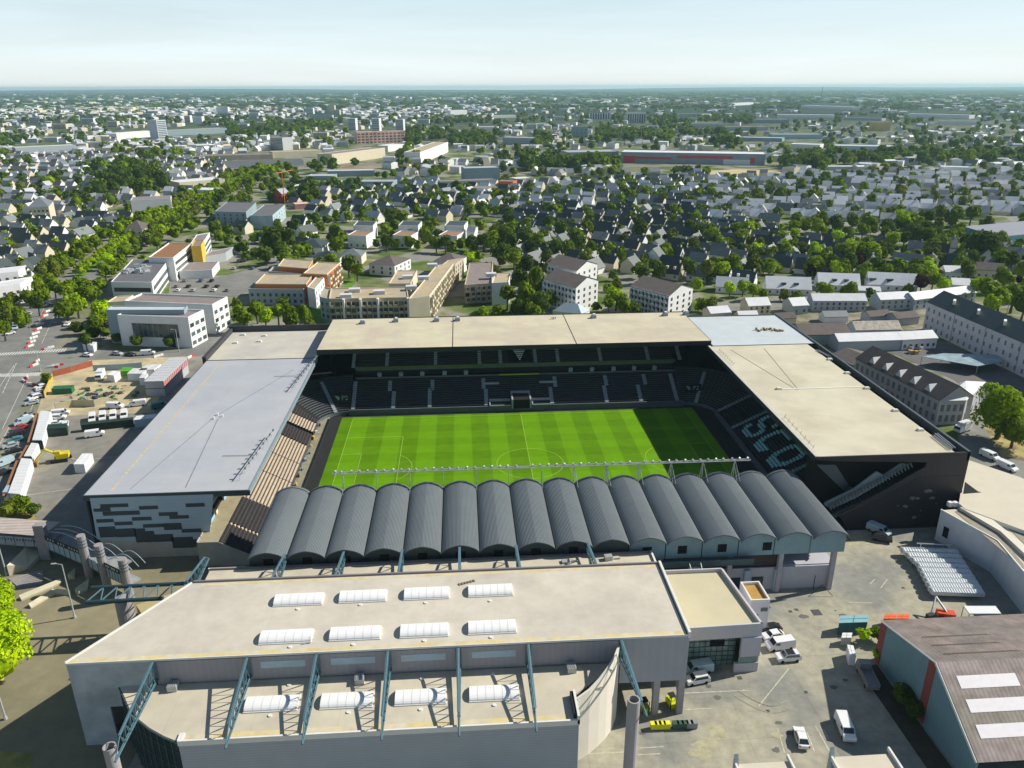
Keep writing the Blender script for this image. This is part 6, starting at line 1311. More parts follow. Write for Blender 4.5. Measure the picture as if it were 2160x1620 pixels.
# ================================================================== HERO BUILDINGS OF THE TOWN
FOOT = []   # keep-out footprints (centre x,y,radius)
WMESH = {}
def winmesh(w, h, m):
    k = (round(w, 2), round(h, 2), m.name)
    if k not in WMESH: b = MB(); b.box(-w/2, w/2, -.06, .0, 0, h); WMESH[k] = b.mesh('window', [m])
    return WMESH[k]
def balcmesh(w, m):
    k = ('b', round(w, 1), m.name)
    if k not in WMESH: b = MB(); b.box(-w/2, w/2, -1.3, .0, 0, .18); b.box(-w/2, w/2, -1.35, -1.2, .18, 1.05); b.box(-w/2, -w/2+.12, -1.2, 0, .18, 2.4); WMESH[k] = b.mesh('balcony', [m])
    return WMESH[k]
wgl = mat('window_glass', (.075, .095, .105), .15, .3, .5, spec=.6, obj=.65)
def blk(nm, lab, cat, a, b, c=None, z=9, wall=None, rf=None, depth=None, roof='flat', rh=3.0, fw=None, sw=None, ws=(1.3, 1.5), band=False, balc=0, bs=True, group=None, para=.5, glass=None, eave=.25, wallr=None):
    A, B = P(*a, z), P(*b, z); u = B-A; Lu = u.length; u.normalize()
    v = Vector((-u.y, u.x, 0))
    if c is not None: vv = P(*c, z)-B
    else: vv = v*depth
    if abs(vv.dot(v)) < vv.length*.25: vv = vv+v*2
    Dv = vv.length; D = A+vv; C2 = B+vv; glass = glass or wgl
    if nm == 'building': nm = {'office': 'office_building', 'tower block': 'tower_block', 'warehouse': 'warehouse', 'apartments': 'apartment_block', 'house': 'house', 'hall': 'hall_building'}.get(cat, 'building')
    t = thing(nm, lab, cat, (A.x, A.y, 0), 0, group); t["category"] = cat
    q = MB(); q.prism([(p.x, p.y) for p in (A, B, C2, D)], 0, z); q.obj('wall', wall, t)
    cx, cy = (A.x+C2.x)/2, (A.y+C2.y)/2; FOOT.append((cx, cy, (C2-A).length/2))
    vn = vv.normalized(); e1, e2 = u*eave, vn*eave
    a1, b1, c1, d1 = A-e1-e2, B+e1-e2, C2+e1+e2, D-e1+e2
    q = MB()
    if roof == 'flat':
        q.prism([(p.x, p.y) for p in (A, B, C2, D)], z+.003, z+.12); q.obj('roof', rf, t)
        if para:
            q = MB()
            for s, e_ in ((A, B), (B, C2), (C2, D), (D, A)):
                d_ = (e_-s).normalized(); nn = Vector((-d_.y, d_.x, 0))*.35; s2, e3 = s, e_
                q.prism([(s2.x-.02*nn.x, s2.y-.02*nn.y), (e3.x, e3.y), (e3.x+nn.x, e3.y+nn.y), (s2.x+nn.x, s2.y+nn.y)], z+.01, z+para)
            q.obj('parapet', wallr or wall, t)
    elif roof in ('gable', 'gablev'):
        if roof == 'gable': r0, r1 = (a1+d1)/2, (b1+c1)/2; E = ((a1, b1, r1, r0), (c1, d1, r0, r1)); G = ((B, C2, r1-e1), (D, A, r0+e1))
        else: r0, r1 = (a1+b1)/2, (d1+c1)/2; E = ((b1, c1, r1, r0), (d1, a1, r0, r1)); G = ((A, B, r0+e2), (C2, D, r1-e2))
        for p0, p1, p2, p3 in E:
            q.quad((p0.x, p0.y, z-.1), (p1.x, p1.y, z-.1), (p2.x, p2.y, z+rh), (p3.x, p3.y, z+rh)); q.quad((p3.x, p3.y, z+rh-.2), (p2.x, p2.y, z+rh-.2), (p1.x, p1.y, z-.3), (p0.x, p0.y, z-.3))
        q.obj('roof', rf, t); q = MB()
        for p0, p1, p2 in G: q.quad((p0.x, p0.y, z), (p1.x, p1.y, z), (p2.x, p2.y, z+rh-.08))
        q.obj('gable', wall, t)
    elif roof == 'hip':
        m_ = (a1+c1)/2; hl = max(Lu-Dv, 0)/2 if Lu > Dv else 0; r0, r1 = m_-u*hl, m_+u*(hl+.01)
        T = lambda p, zz: (p.x, p.y, zz)
        q.quad(T(a1, z), T(b1, z), T(r1, z+rh), T(r0, z+rh)); q.quad(T(b1, z), T(c1, z), T(r1, z+rh)); q.quad(T(c1, z), T(d1, z), T(r0, z+rh), T(r1, z+rh)); q.quad(T(d1, z), T(a1, z), T(r0, z+rh)); q.obj('roof', rf, t)
    def face(S, dirv, Lf, nc, nr, nrm, isband):
        if isband:
            for r_ in range(nr):
                z0 = 1.0+(z-1.4)*r_/nr; hh = (z-1.4)/nr*.5; q = MB(); p, e_ = S+dirv*Lf*.05+nrm*.06, S+dirv*Lf*.95+nrm*.06
                q.quad((p.x, p.y, z0), (e_.x, e_.y, z0), (e_.x, e_.y, z0+hh), (p.x, p.y, z0+hh)); q.obj('window_band', glass, t)
            return
        me = winmesh(ws[0], ws[1], glass); rot = math.atan2(dirv.y, dirv.x)
        for r_ in range(nr):
            for c_ in range(nc):
                p = S+dirv*Lf*(c_+.5)/nc; o = bpy.data.objects.new('window', me); COL.objects.link(o)
                o.location = (p.x-A.x, p.y-A.y, 1.0+(z-1.2)*r_/nr); o.rotation_euler = (0, 0, rot); attach(o, t, False)
        if balc and (bs or S is A):
            bm_ = balcmesh(Lf/nc*balc, wallr or wall)
            for r_ in range(nr):
                for c_ in range(nc):
                    if (r_*7+c_*5) % 4 == 3: continue
                    p = S+dirv*Lf*(c_+.5)/nc; o = bpy.data.objects.new('balcony', bm_); COL.objects.link(o)
                    o.location = (p.x-A.x, p.y-A.y, .7+(z-1.2)*r_/nr); o.rotation_euler = (0, 0, rot); attach(o, t, False)
    if fw: face(A, u, Lu, fw[0], fw[1], -v, band)
    if sw:
        nv = Vector((vn.y, -vn.x, 0)); face(B, vn, Dv, sw[0], sw[1], nv, band)
    return t, (A, B, C2, D)
w_white = mat('render_white', (.74, .74, .73), .85, .05, .3, obj=.03); w_cream = mat('render_cream', (.62, .56, .42), .85, .06, .3, obj=.08); w_grey = mat('render_grey', (.38, .42, .45), .85, .06, .3)
w_blue = mat('render_blue_grey', (.26, .34, .38), .8, .05, .3); w_orange = mat('terracotta_cladding', (.50, .17, .05), .8, .1, .4); w_ochre = mat('ochre_cladding', (.70, .45, .06), .8, .06, .4); w_beige = mat('render_beige', (.56, .47, .36), .85, .12, .25, c2=(.44, .38, .32), sc2=.12)
r_dark = mat('roof_felt_dark', (.13, .13, .14), .9, .1, .3); r_tan = mat('roof_gravel_tan', (.45, .36, .23), .95, .15, .4, c2=(.38, .32, .24), sc2=.1); r_mauve = mat('roof_mauve', (.24, .20, .19), .9, .12, .3); r_rust = mat('roof_rust_gravel', (.26, .13, .06), .95, .12, .4)
r_pale = mat('roof_zinc_pale', (.66, .67, .70), .6, .08, .3, obj=.06); r_slate = mat('roof_slate_dark', (.036, .052, .056), .55, .12, .5, obj=.15, spec=.5); r_grey = mat('roof_slate_grey', (.15, .17, .18), .55, .12, .5, obj=.2, spec=.5); r_brown = mat('roof_brown_grey', (.12, .10, .095), .85, .15, .4)
r_lslate = mat('roof_slate_light', (.42, .435, .46), .5, .1, .5, obj=.25, spec=.6); r_red = mat('roof_red_tile', (.42, .15, .09), .8, .1, .5)
# white office in front
t, q4 = blk('building', 'white office with one big glazed front panel, nearest the left stand', 'office', (247, 668), (397, 673), (430, 657), 12, w_white, r_mauve, sw=(3, 3), ws=(2.6, 1.6), para=.8)
A, B = q4[0], q4[1]
q = MB(); a, c = PY(276, 700, A.y), PY(373, 700, A.y); u = (B-A).normalized(); Lx = (B-A).length
p0, p1 = A+u*Lx*.19, A+u*Lx*.84; nn = Vector((u.y, -u.x, 0))*.08
q.quad((p0.x+nn.x, p0.y+nn.y, 4.0), (p1.x+nn.x, p1.y+nn.y, 4.0), (p1.x+nn.x, p1.y+nn.y, 9.6), (p0.x+nn.x, p0.y+nn.y, 9.6)); q.obj('glazed_panel', mat('office_glass', (.05, .08, .085), .15, .6, .35, spec=.6), t)
q = MB(); q.quad((p0.x+nn.x+6*u.x, p0.y+nn.y, .2), (p1.x+nn.x-2*u.x, p1.y+nn.y, .2), (p1.x+nn.x-2*u.x, p1.y+nn.y, 3), (p0.x+nn.x+6*u.x, p0.y+nn.y, 3)); q.obj('entrance', M_['glass'], t)
q = MB()
for i in range(1, 9): p = p0.lerp(p1, i/9); q.vplate([(p.x+nn.x, p.y+nn.y, 4), (p.x+.12+nn.x, p.y+nn.y, 4), (p.x+.12+nn.x, p.y+nn.y, 9.6), (p.x+nn.x, p.y+nn.y, 9.6)], (0, -1, 0), .06)
q.obj('mullion', w_blue, t)
blk('building', 'blue-grey plant storey with louvres behind the white office front', 'office', (224, 656), (388, 656), (396, 647), 13.6, w_blue, M_['blu'])
blk('building', 'white rear wing of the office with windows in its right end wall', 'office', (262, 638), (448, 646), (480, 629), 12, w_white, r_mauve, sw=(3, 3), ws=(2.6, 1.6), para=.8)
t, q4 = blk('building', 'white office with dark flat roof and silver plant on top by the boulevard', 'office', (234, 596), (320, 597), (356, 549), 9.5, w_white, r_dark, fw=(1, 2), sw=(1, 2), band=True, para=.4)
c = (q4[0]+q4[2])/2; q = MB(); rn = random.Random(9)
for i in range(22): q.cbox((c.x+rn.uniform(-8, 6), c.y+rn.uniform(-7, 7), 9.65), rn.uniform(1.5, 4), rn.uniform(1.2, 3), rn.uniform(.8, 2.2), rn.random())
q.obj('roof_plant', M_['lamp'], t)
blk('building', 'white office wing with rust gravel roof behind the dark-roofed office', 'office', (313, 545), (366, 546), (405, 515), 12, w_white, r_rust, sw=(1, 3), band=True, para=.7)
blk('building', 'bright yellow stair block between two white office wings', 'office', (403, 521), (424, 520), (431, 507), 13, w_ochre, r_mauve)
blk('building', 'far white office wing with grey roof beyond the yellow block', 'office', (402, 515), (431, 510), (442, 492), 11, w_white, r_mauve, sw=(1, 3), band=True)
blk('building', 'low white block with mauve roof beside the office car park', 'office', (378, 574), (447, 571), (462, 553), 4, w_white, r_mauve)
blk('building', 'low open-fronted row with striped mauve roof beyond the office car park', 'office', (425, 545), (476, 535), (493, 522), 4.5, w_grey, r_mauve)
blk('building', 'thin tan-roofed canopy building left of the white office roof', 'office', (224, 640), (262, 637), (282, 624), 9, w_cream, r_tan)
blk('building', 'pale teal office with dark flat roof, left one of a pair', 'office', (453, 447), (519, 449), (540, 428), 9, w_blue, r_dark, fw=(5, 3))
blk('building', 'pale teal office with dark flat roof, right one of a pair', 'office', (527, 456), (575, 456), (601, 433), 9.5, mat('render_pale_teal', (.38, .48, .52)), r_dark, sw=(5, 3))
O = 'orange and white terraced flats'
blk('building', 'white lower storeys of the nearer orange flats', 'apartments', (524, 611), (640, 612), (652, 601), 7.2, w_grey, r_tan, fw=(9, 2), group=O)
blk('building', 'orange top storey with tan roof of the nearer orange flats', 'apartments', (538, 600), (646, 601), (661, 580), 9.2, w_orange, r_tan, fw=(10, 1), ws=(1.4, 2.0), group=O, wallr=w_cream)
blk('building', 'cream end wing of the nearer orange flats facing right', 'apartments', (648, 607), (664, 612), (684, 588), 9, w_white, r_tan, sw=(4, 3), group=O)
blk('building', 'white lower part of the farther orange flats', 'apartments', (566, 574), (632, 578), (640, 568), 7.6, w_grey, r_tan, fw=(6, 2), group=O)
blk('building', 'orange top storey of the farther orange flats', 'apartments', (586, 563), (650, 568), (660, 551), 10, w_orange, r_tan, fw=(7, 1), group=O, wallr=w_cream)
blk('building', 'tallest orange and pink corner block of the farther orange flats', 'apartments', (640, 578), (690, 580), (717, 556), 10.5, w_orange, r_tan, sw=(6, 4), balc=.7, group=O, wallr=w_cream)
Bg = 'beige flats behind the far stand'
blk('building', 'blue-grey end wall block of the beige flats', 'apartments', (674, 628), (694, 633), (704, 612), 9.5, w_blue, r_tan, fw=(2, 3), group=Bg)
t, q4 = blk('building', 'long beige balconied block facing the far stand', 'apartments', (694, 632), (862, 629), (858, 607), 10, w_beige, r_tan, fw=(15, 3), ws=(2.0, 1.8), balc=.7, group=Bg, wallr=w_cream)
A, B = q4[0], q4[1]; u = (B-A).normalized(); nn = Vector((u.y, -u.x, 0))
for f in (.17, .38, .60, .98):
    p = A+u*(B-A).length*f; q = MB(); q.prism([(p.x, p.y), (p.x+u.x*.9, p.y+u.y*.9), (p.x+u.x*.9+nn.x*2, p.y+u.y*.9+nn.y*2), (p.x+nn.x*2, p.y+nn.y*2)], 0, 10.4); q.obj('fin_wall', w_white, t)
blk('building', 'beige balconied wing running away from the stadium', 'apartments', (862, 632), (906, 626), (957, 557), 10.5, w_cream, r_tan, sw=(16, 4), ws=(1.8, 1.6), balc=.6, group=Bg, wallr=w_cream)
blk('building', 'small beige block left of the running wing with grey roof boxes', 'apartments', (820, 600), (866, 600), (880, 572), 10, w_cream, r_tan, fw=(3, 3), group=Bg)
blk('building', 'beige and pink end block beyond the running wing', 'apartments', (925, 566), (960, 560), (978, 545), 10, w_beige, r_tan, sw=(4, 4), group=Bg)
blk('building', 'brown and grey balconied block right of the beige flats', 'apartments', (980, 603), (1036, 599), (1040, 553), 9, w_beige, r_mauve, fw=(5, 3), ws=(2.0, 1.8), balc=.6, group=Bg)
blk('building', 'white rounded-looking end block with tan roof right of the beige flats', 'apartments', (1037, 599), (1073, 597), (1078, 577), 10.3, w_white, r_tan, sw=(3, 4), group=Bg)
rn = random.Random(11)
for i, (px, py, z) in enumerate(((748, 616, 10), (868, 610, 10.5), (893, 590, 10.5), (912, 563, 10.5), (1036, 583, 10.3), (860, 588, 10), (800, 620, 10), (730, 628, 10))):
    p = P(px, py, z); q = MB(); q.cbox((p.x, p.y, z+.12), 5, 3.5, 1.6, .1); tag(q.obj('roof_hut', mat('roof_hut_pale', (.58, .58, .60), .8, .05, .5)), 'pale lift hut on the beige flats roof, %s counted' % ordw(i+1), 'roof hut', 'lift huts on the beige flats')
blk('building', 'white house with dark pyramid roof left of the beige flats', 'house', (778, 556), (832, 561), (866, 545), 6, w_white, r_brown, roof='hip', rh=3.6, fw=(3, 2), sw=(4, 2))
blk('building', 'house with dark pyramid roof behind the beige running wing', 'house', (914, 551), (965, 553), (984, 541), 8, w_white, r_brown, roof='hip', rh=3.5, fw=(3, 2))
blk('building', 'white house with dark hipped roof by the round green trees', 'house', (660, 544), (714, 548), (724, 536), 5, w_white, r_slate, roof='hip', rh=3.2, fw=(4, 1))
blk('building', 'white house with dark pointed roof behind another hipped house', 'house', (627, 521), (680, 523), (696, 509), 5.5, w_white, r_slate, roof='hip', rh=3.8, fw=(4, 1))
blk('building', 'cream-topped house with slate roof left of the pyramid roofed house', 'house', (716, 540), (762, 541), (772, 530), 5, w_cream, r_grey, roof='hip', rh=3.2, fw=(3, 1))
for i, (x, nm_) in enumerate(((733, 'left'), (828, 'middle'), (925, 'right'))):
    blk('building', 'white cube villa with rust flat roof, %s of three in front' % nm_, 'villa', (x, 497), (x+39, 499), (x+56, 489), 7.7, w_white, mat('villa_rust_roof', (.30, .17, .12), .9, .1, .4), fw=(3, 1), group='white cube villas')
    blk('building', 'tall white villa with dark roof edge, %s of three behind' % nm_, 'villa', (x+12, 477), (x+54, 478), (x+62, 468), 9.5, w_white, r_slate, fw=(4, 2), ws=(1.6, 1.8), group='white cube villas')
blk('building', 'tall narrow white house at the right end of the villa row', 'villa', (984, 488), (1000, 491), (1008, 478), 9, w_white, r_grey, roof='gable', rh=2, sw=(2, 2))
Sl = 'white slab flats'
blk('building', 'white slab flats with brown pitched roof, front one of the left pair', 'apartments', (1147, 588), (1215, 606), (1262, 590), 12.5, w_white, r_brown, roof='gable', rh=3.2, fw=(9, 4), sw=(4, 4), ws=(1.5, 1.4), balc=.6, bs=False, group=Sl)
blk('building', 'white slab flats with brown pitched roof, rear one of the left pair', 'apartments', (1156, 556), (1216, 571), (1260, 556), 12.5, w_white, r_brown, roof='gable', rh=3.2, fw=(9, 4), sw=(4, 4), ws=(1.5, 1.4), balc=.6, bs=False, group=Sl)
blk('building', 'white slab flats with brown pitched roof standing alone to the right', 'apartments', (1331, 603), (1411, 624), (1462, 606), 11.5, w_white, r_brown, roof='gable', rh=3.2, fw=(10, 4), sw=(4, 4), ws=(1.5, 1.4), balc=.6, bs=False, group=Sl)
blk('building', 'pavilion with pale blue pyramid roof just behind the far stand', 'pavilion', (1166, 656), (1226, 662), (1244, 654), 4.0, w_white, mat('pale_blue_sheet_roof', (.42, .52, .58), .6, .05, .5), roof='hip', rh=3.5)
# rows of houses behind the right stand
for i, (a, b, d, z, rf, wl, roof, rh, fw, lab) in enumerate((
  ((1510, 604), (1578, 608), 10, 3.2, r_lslate, w_white, 'gable', 4.2, (4, 1), 'white house with pale slate roof, leftmost of the pale-roofed row'),
  ((1617, 608), (1712, 611), 11, 3.2, r_pale, w_white, 'gable', 5.0, (6, 1), 'long house with pale zinc roof and two dormers, left of three in the row'),
  ((1727, 600), (1815, 603), 11, 3.2, r_pale, w_white, 'gable', 5.0, (6, 1), 'long house with pale zinc roof and two dormers, middle of three in the row'),
  ((1832, 599), (1936, 604), 11, 3.2, r_pale, w_white, 'gable', 5.2, (6, 1), 'long house with pale zinc roof and large dormers, right of three in the row'),
  ((1812, 612), (1858, 614), 6, 3.0, r_pale, w_white, 'gable', 1.5, None, 'low pale-roofed extension in front of the row of long houses'),
  ((1716, 634), (1829, 634), 8, 5.2, r_pale, w_grey, 'gable', 2.4, (9, 2), 'long two-storey grey terrace with pale roof, left of three'),
  ((1858, 632), (1924, 629), 8, 5.2, r_pale, w_grey, 'gable', 2.4, (5, 2), 'two-storey grey terrace with pale roof, middle of three'),
  ((1930, 632), (2060, 616), 8, 5.2, r_pale, w_grey, 'gable', 2.4, (9, 2), 'long two-storey terrace with pale roof, right of three'),
  ((1580, 645), (1626, 643), 9, 4.6, r_pale, w_cream, 'gable', 2.6, (4, 2), 'cream house with white roof behind the pale blue corner roof'),
  ((1673, 645), (1706, 643), 9, 4.2, r_pale, w_grey, 'gable', 2.6, (2, 1), 'small grey house with pale roof between the cream house and the terraces'),
  ((1500, 661), (1542, 658), 8, 3.4, r_pale, w_cream, 'gable', 2.0, (2, 1), 'small cream house just behind the corner of the right stand'),
  ((1692, 706), (1796, 704), 14, 4.4, r_brown, w_grey, 'gable', 2.6, None, 'low building with wide brown roof right of the pale blue corner roof'),
  ((1770, 720), (1902, 716), 8, 4.4, r_pale, w_grey, 'gable', 2.0, None, 'low school wing with white roof, left half beside the brown roof'),
  ((1905, 716), (1978, 712), 8, 4.4, r_pale, w_white, 'gable', 2.0, (6, 1), 'low school wing with white roof and tall windows, right half'),
  ((1806, 696), (1902, 694), 8, 4.2, mat('roof_stone_mottled', (.42, .38, .32), .9, .35, .8), w_grey, 'gable', 2.6, None, 'low building with mottled stone roof behind the school wing'),
  ((1752, 748), (1800, 770), 14, 4.4, r_brown, w_grey, 'gable', 2.0, None, 'brown-roofed shed between the right stand and the dormer building'),
  ((1560, 668), (1600, 667), 6, 3.0, r_pale, w_cream, 'gable', 1.8, (2, 1), 'low cream outbuilding just behind the pale blue corner roof'),
  ((1836, 668), (1880, 664), 6, 3.0, r_brown, w_grey, 'gable', 1.8, None, 'small brown-roofed outbuilding in front of the middle terrace'),
  ((1893, 672), (1940, 668), 7, 3.4, r_brown, w_grey, 'gable', 1.8, None, 'brown-roofed outbuilding left of the long pale institution'),
  ((1740, 668), (1790, 667), 6, 3.0, r_grey, w_white, 'gable', 1.8, None, 'small grey-roofed outbuilding in front of the left terrace'),
  ((1640, 672), (1680, 670), 6, 3.0, r_brown, w_cream, 'gable', 1.8, None, 'brown-roofed outbuilding in front of the small grey house'),
  ((2010, 600), (2048, 602), 9, 4.5, r_pale, w_white, 'gable', 2.5, (3, 1), 'white-roofed house beside the purple tree'),
  ((1995, 573), (2030, 574), 9, 4.5, r_pale, w_white, 'gable', 2.5, (3, 1), 'small white-roofed house right of the row of long houses'),
  ((2060, 568), (2120, 572), 10, 4.5, r_brown, w_cream, 'gable', 3.2, (4, 1), 'brown-roofed house near the right edge'),
  ((2090, 700), (2230, 715), 12, 6, r_tan, w_cream, 'flat', 2, None, 'low tan-roofed block behind the long pale institution'))):
    t, q4 = blk('house', lab, 'house', a, b, None, z, wl, rf, depth=d, roof=roof, rh=rh, fw=fw, ws=(1.0, 1.2))
    if 'dormer' in lab and 'long house' in lab:
        A, B, C2, D = q4; u = (B-A).normalized(); v = Vector((-u.y, u.x, 0))
        for f in ((.4, .68) if 'large' not in lab else (.1, .45)):
            p = A+u*(B-A).length*f+v*1.6; q = MB(); w2 = 1.0 if 'large' not in lab else 1.6
            q.prism([(p.x-w2, p.y), (p.x+w2, p.y), (p.x+w2, p.y+3.5), (p.x-w2, p.y+3.5)], z+.6, z+2.6); dm = q.obj('dormer', r_slate, t)
            q = MB(); q.box(p.x-w2*.7, p.x+w2*.7, p.y-.05, p.y-.01, z+1.1, z+2.4); q.obj('dormer_window', wgl, dm)
t, q4 = blk('building', 'very long pale institution with dark pitched roof at the right edge', 'building', (1957, 636), (2335, 796), None, 12, mat('institution_pale', (.55, .53, .55), .85, .1, .25), r_slate, depth=13, roof='gable', rh=4.5, fw=(26, 3), ws=(1.0, 1.7), glass=mat('window_grey', (.17, .18, .21), .3, .2, .5)); t.name = 'institution_building'
A, B, C2, D = q4; u = (B-A).normalized(); v = Vector((-u.y, u.x, 0))
for f in (.13, .29, .45):
    p = A+u*(B-A).length*f+v*3.2; q = MB(); q.cbox((p.x, p.y, 14.1), 3.2, .9, 1.6, math.atan2(v.y, v.x)+.9); q.obj('chimney_stack', w_white, t)
q = MB()
for f in (.2, .4, .6, .8):
    p = A+u*(B-A).length*f-v*.1; q.tube((p.x, p.y, 0), (p.x, p.y, 12), .12, 5)
q.obj('downpipe', M_['grey'], t)
dw = mat('old_school_wall', (.52, .50, .53), .9, .15, .4, c2=(.42, .41, .44), sc2=.2)
t, q4 = blk('building', 'old building with dark brown roof and five white triangular dormers', 'building', (1806, 755), (1983, 843), None, 8.4, dw, r_brown, depth=12, roof='gable', rh=4.0, fw=(15, 2), ws=(1.1, 2.2), glass=mat('window_grey', (.17, .18, .21))); t.name = 'dormer_building'
A, B, C2, D = q4; u = (B-A).normalized(); v = Vector((-u.y, u.x, 0)); Lb = (B-A).length
for i in range(5):
    p = A+u*Lb*(.18+.165*i)+v*.6; q = MB(); s = 1.5
    a1, b1 = p-u*s, p+u*s; top = p+v*.3; bk = p+v*3.4
    q.quad((a1.x, a1.y, 8.6), (b1.x, b1.y, 8.6), (top.x, top.y, 11.0)); q.quad((b1.x, b1.y, 8.6), (bk.x, bk.y, 11.0), (top.x, top.y, 11.0)); q.quad((bk.x, bk.y, 11.0), (a1.x, a1.y, 8.6), (top.x, top.y, 11.0)); q.obj('dormer', w_white, t)
t, q4 = blk('building', 'pale hipped end block of the old dormer building near the big tree', 'building', (1984, 845), (2038, 844), (2078, 806), 8.0, dw, r_pale, roof='hip', rh=3.4, fw=(4, 2), sw=(5, 1), ws=(1.1, 2.2), glass=mat('window_grey', (.17, .18, .21))); t.name = 'dormer_building'
q = MB(); g = [P(*p, 3.4) for p in ((1945, 752), (2062, 772), (2118, 762), (2100, 748), (1990, 745))]; t = thing('glass_canopy', 'pale blue flat glass canopy in the courtyard of the long institution', 'canopy', (g[0].x, g[0].y, 0)); q.prism([(p.x, p.y) for p in g], 3.2, 3.4); q.obj('cover', mat('canopy_pale_cyan', (.28, .37, .41), .4, .35, .3), t)
q = MB()
for p in g: q.tube((p.x, p.y, 0), (p.x, p.y, 3.2), .12)
q.obj('post', M_['grey'], t)
q = MB(); rn = random.Random(14)
for i in range(14): p = P(1925+rn.uniform(-10, 18), 741+rn.uniform(-6, 8)); q.cbox((p.x, p.y, 0), 1.4, 1, rn.uniform(.5, 1.8), rn.random(), m=i % 2)
tag(q.obj('building_materials', [mat('rubble_ochre', (.45, .30, .12)), M_['lamp']]), 'heap of ochre building rubble in the institution courtyard', 'materials')
sheet('courtyard', pxs((1860, 735), (1990, 722), (2240, 830), (2240, 900), (2080, 850), (2010, 800)), .03, mat('courtyard_dark', (.13, .125, .13), .95, .15, .3))
# farther landmarks
def ht(bp, tp):
    g = P(*bp); best = min((abs(proj((g.x, g.y, h))[1]-tp[1]), h) for h in np.arange(1, 90, .5)); return best[1]
EXC = []
def far(a, b, basey, depth, lab, cat, wl, rf, fw=None, band=False, roof='flat', rh=3, nm='building', ws=(2.2, 1.8)):
    EXC.append((a[0]-2, min(a[1], b[1])-3, b[0]+3, basey+11)); g = P((a[0]+b[0])/2, basey); h = ht(((a[0]+b[0])/2, basey), (0, (a[1]+b[1])/2)); h = max(h, 3.5)
    return blk(nm, lab, cat, a, b, None, h, wl, rf, depth=depth, roof=roof, rh=rh, fw=fw, band=band, ws=ws)
far((329, 254), (349, 253), 292, 22, 'tall grey tower block standing alone in the left of the town', 'tower block', mat('tower_grey', (.50, .55, .60), .8, .1, .05), r_grey, fw=(1, 10), band=True)
for x, y, by, l_ in ((733, 250, 275, 'left'), (783, 250, 284, 'middle'), (834, 252, 276, 'right')):
    far((x, y), (x+16, y), by, 20, 'pale tower block, %s of three above the pink flats' % l_, 'tower block', mat('tower_pale', (.62, .64, .66), .8, .05, .05), r_pale, fw=(1, 9), band=True)
far((569, 290), (595, 291), 317, 22, 'grey tower block with cream side by the railway sheds', 'tower block', mat('tower_cream', (.48, .48, .50), .8, .06, .1), r_grey, fw=(1, 8), band=True)
far((752, 279), (853, 276), 302, 14, 'long flats checkered in pink and white below three towers', 'apartments', mat('pink_flats', (.62, .38, .32), .8, .4, .06), r_pale, fw=(12, 4), ws=(5, 2.5))
far((1244, 239), (1287, 239), 252, 14, 'white slab flats with vertical stripes, left of two far off', 'apartments', w_white, r_pale, fw=(8, 1), ws=(5, 18))
far((1324, 237), (1363, 237), 260, 14, 'white slab flats with vertical stripes, right of two far off', 'apartments', w_white, r_pale, fw=(8, 1), ws=(5, 24))
far((1205, 268), (1240, 268), 290, 20, 'blue-grey cubic building in the middle distance', 'office', w_blue, r_grey, fw=(4, 3))
t, q4 = far((1310, 321), (1615, 326), 346, 40, 'long shopping hall with pale roof and red facade strip', 'shopping hall', mat('mall_grey', (.28, .32, .35), .8, .1, .05), r_pale)
A, B = q4[0], q4[1]; rdm = mat('facade_red', (.60, .04, .07), .6, .08, .1); zz = 6
for f0, f1, z0, z1 in ((.02, .10, 0, 9), (.10, .36, 5.5, 8), (.40, .78, 7.5, 10.5), (.9, .93, 3, 9)):
    q = MB(); a, c = A.lerp(B, f0), A.lerp(B, f1); q.vplate([(a.x, a.y-.3, z0), (c.x, c.y-.3, z0), (c.x, c.y-.3, z1), (a.x, a.y-.3, z1)], (0, -1, 0), .3); q.obj('red_facade', rdm, t)
q = MB(); a, c = A.lerp(B, .72), A.lerp(B, .9); q.vplate([(a.x, a.y-.3, 0), (c.x, c.y-.3, 0), (c.x, c.y-.3, 6.5), (a.x, a.y-.3, 6.5)], (0, -1, 0), .25); q.obj('white_facade', w_white, t)
far((1198, 322), (1305, 320), 338, 40, 'blue-grey hall left of the red-striped shopping hall', 'warehouse', w_blue, r_lslate)
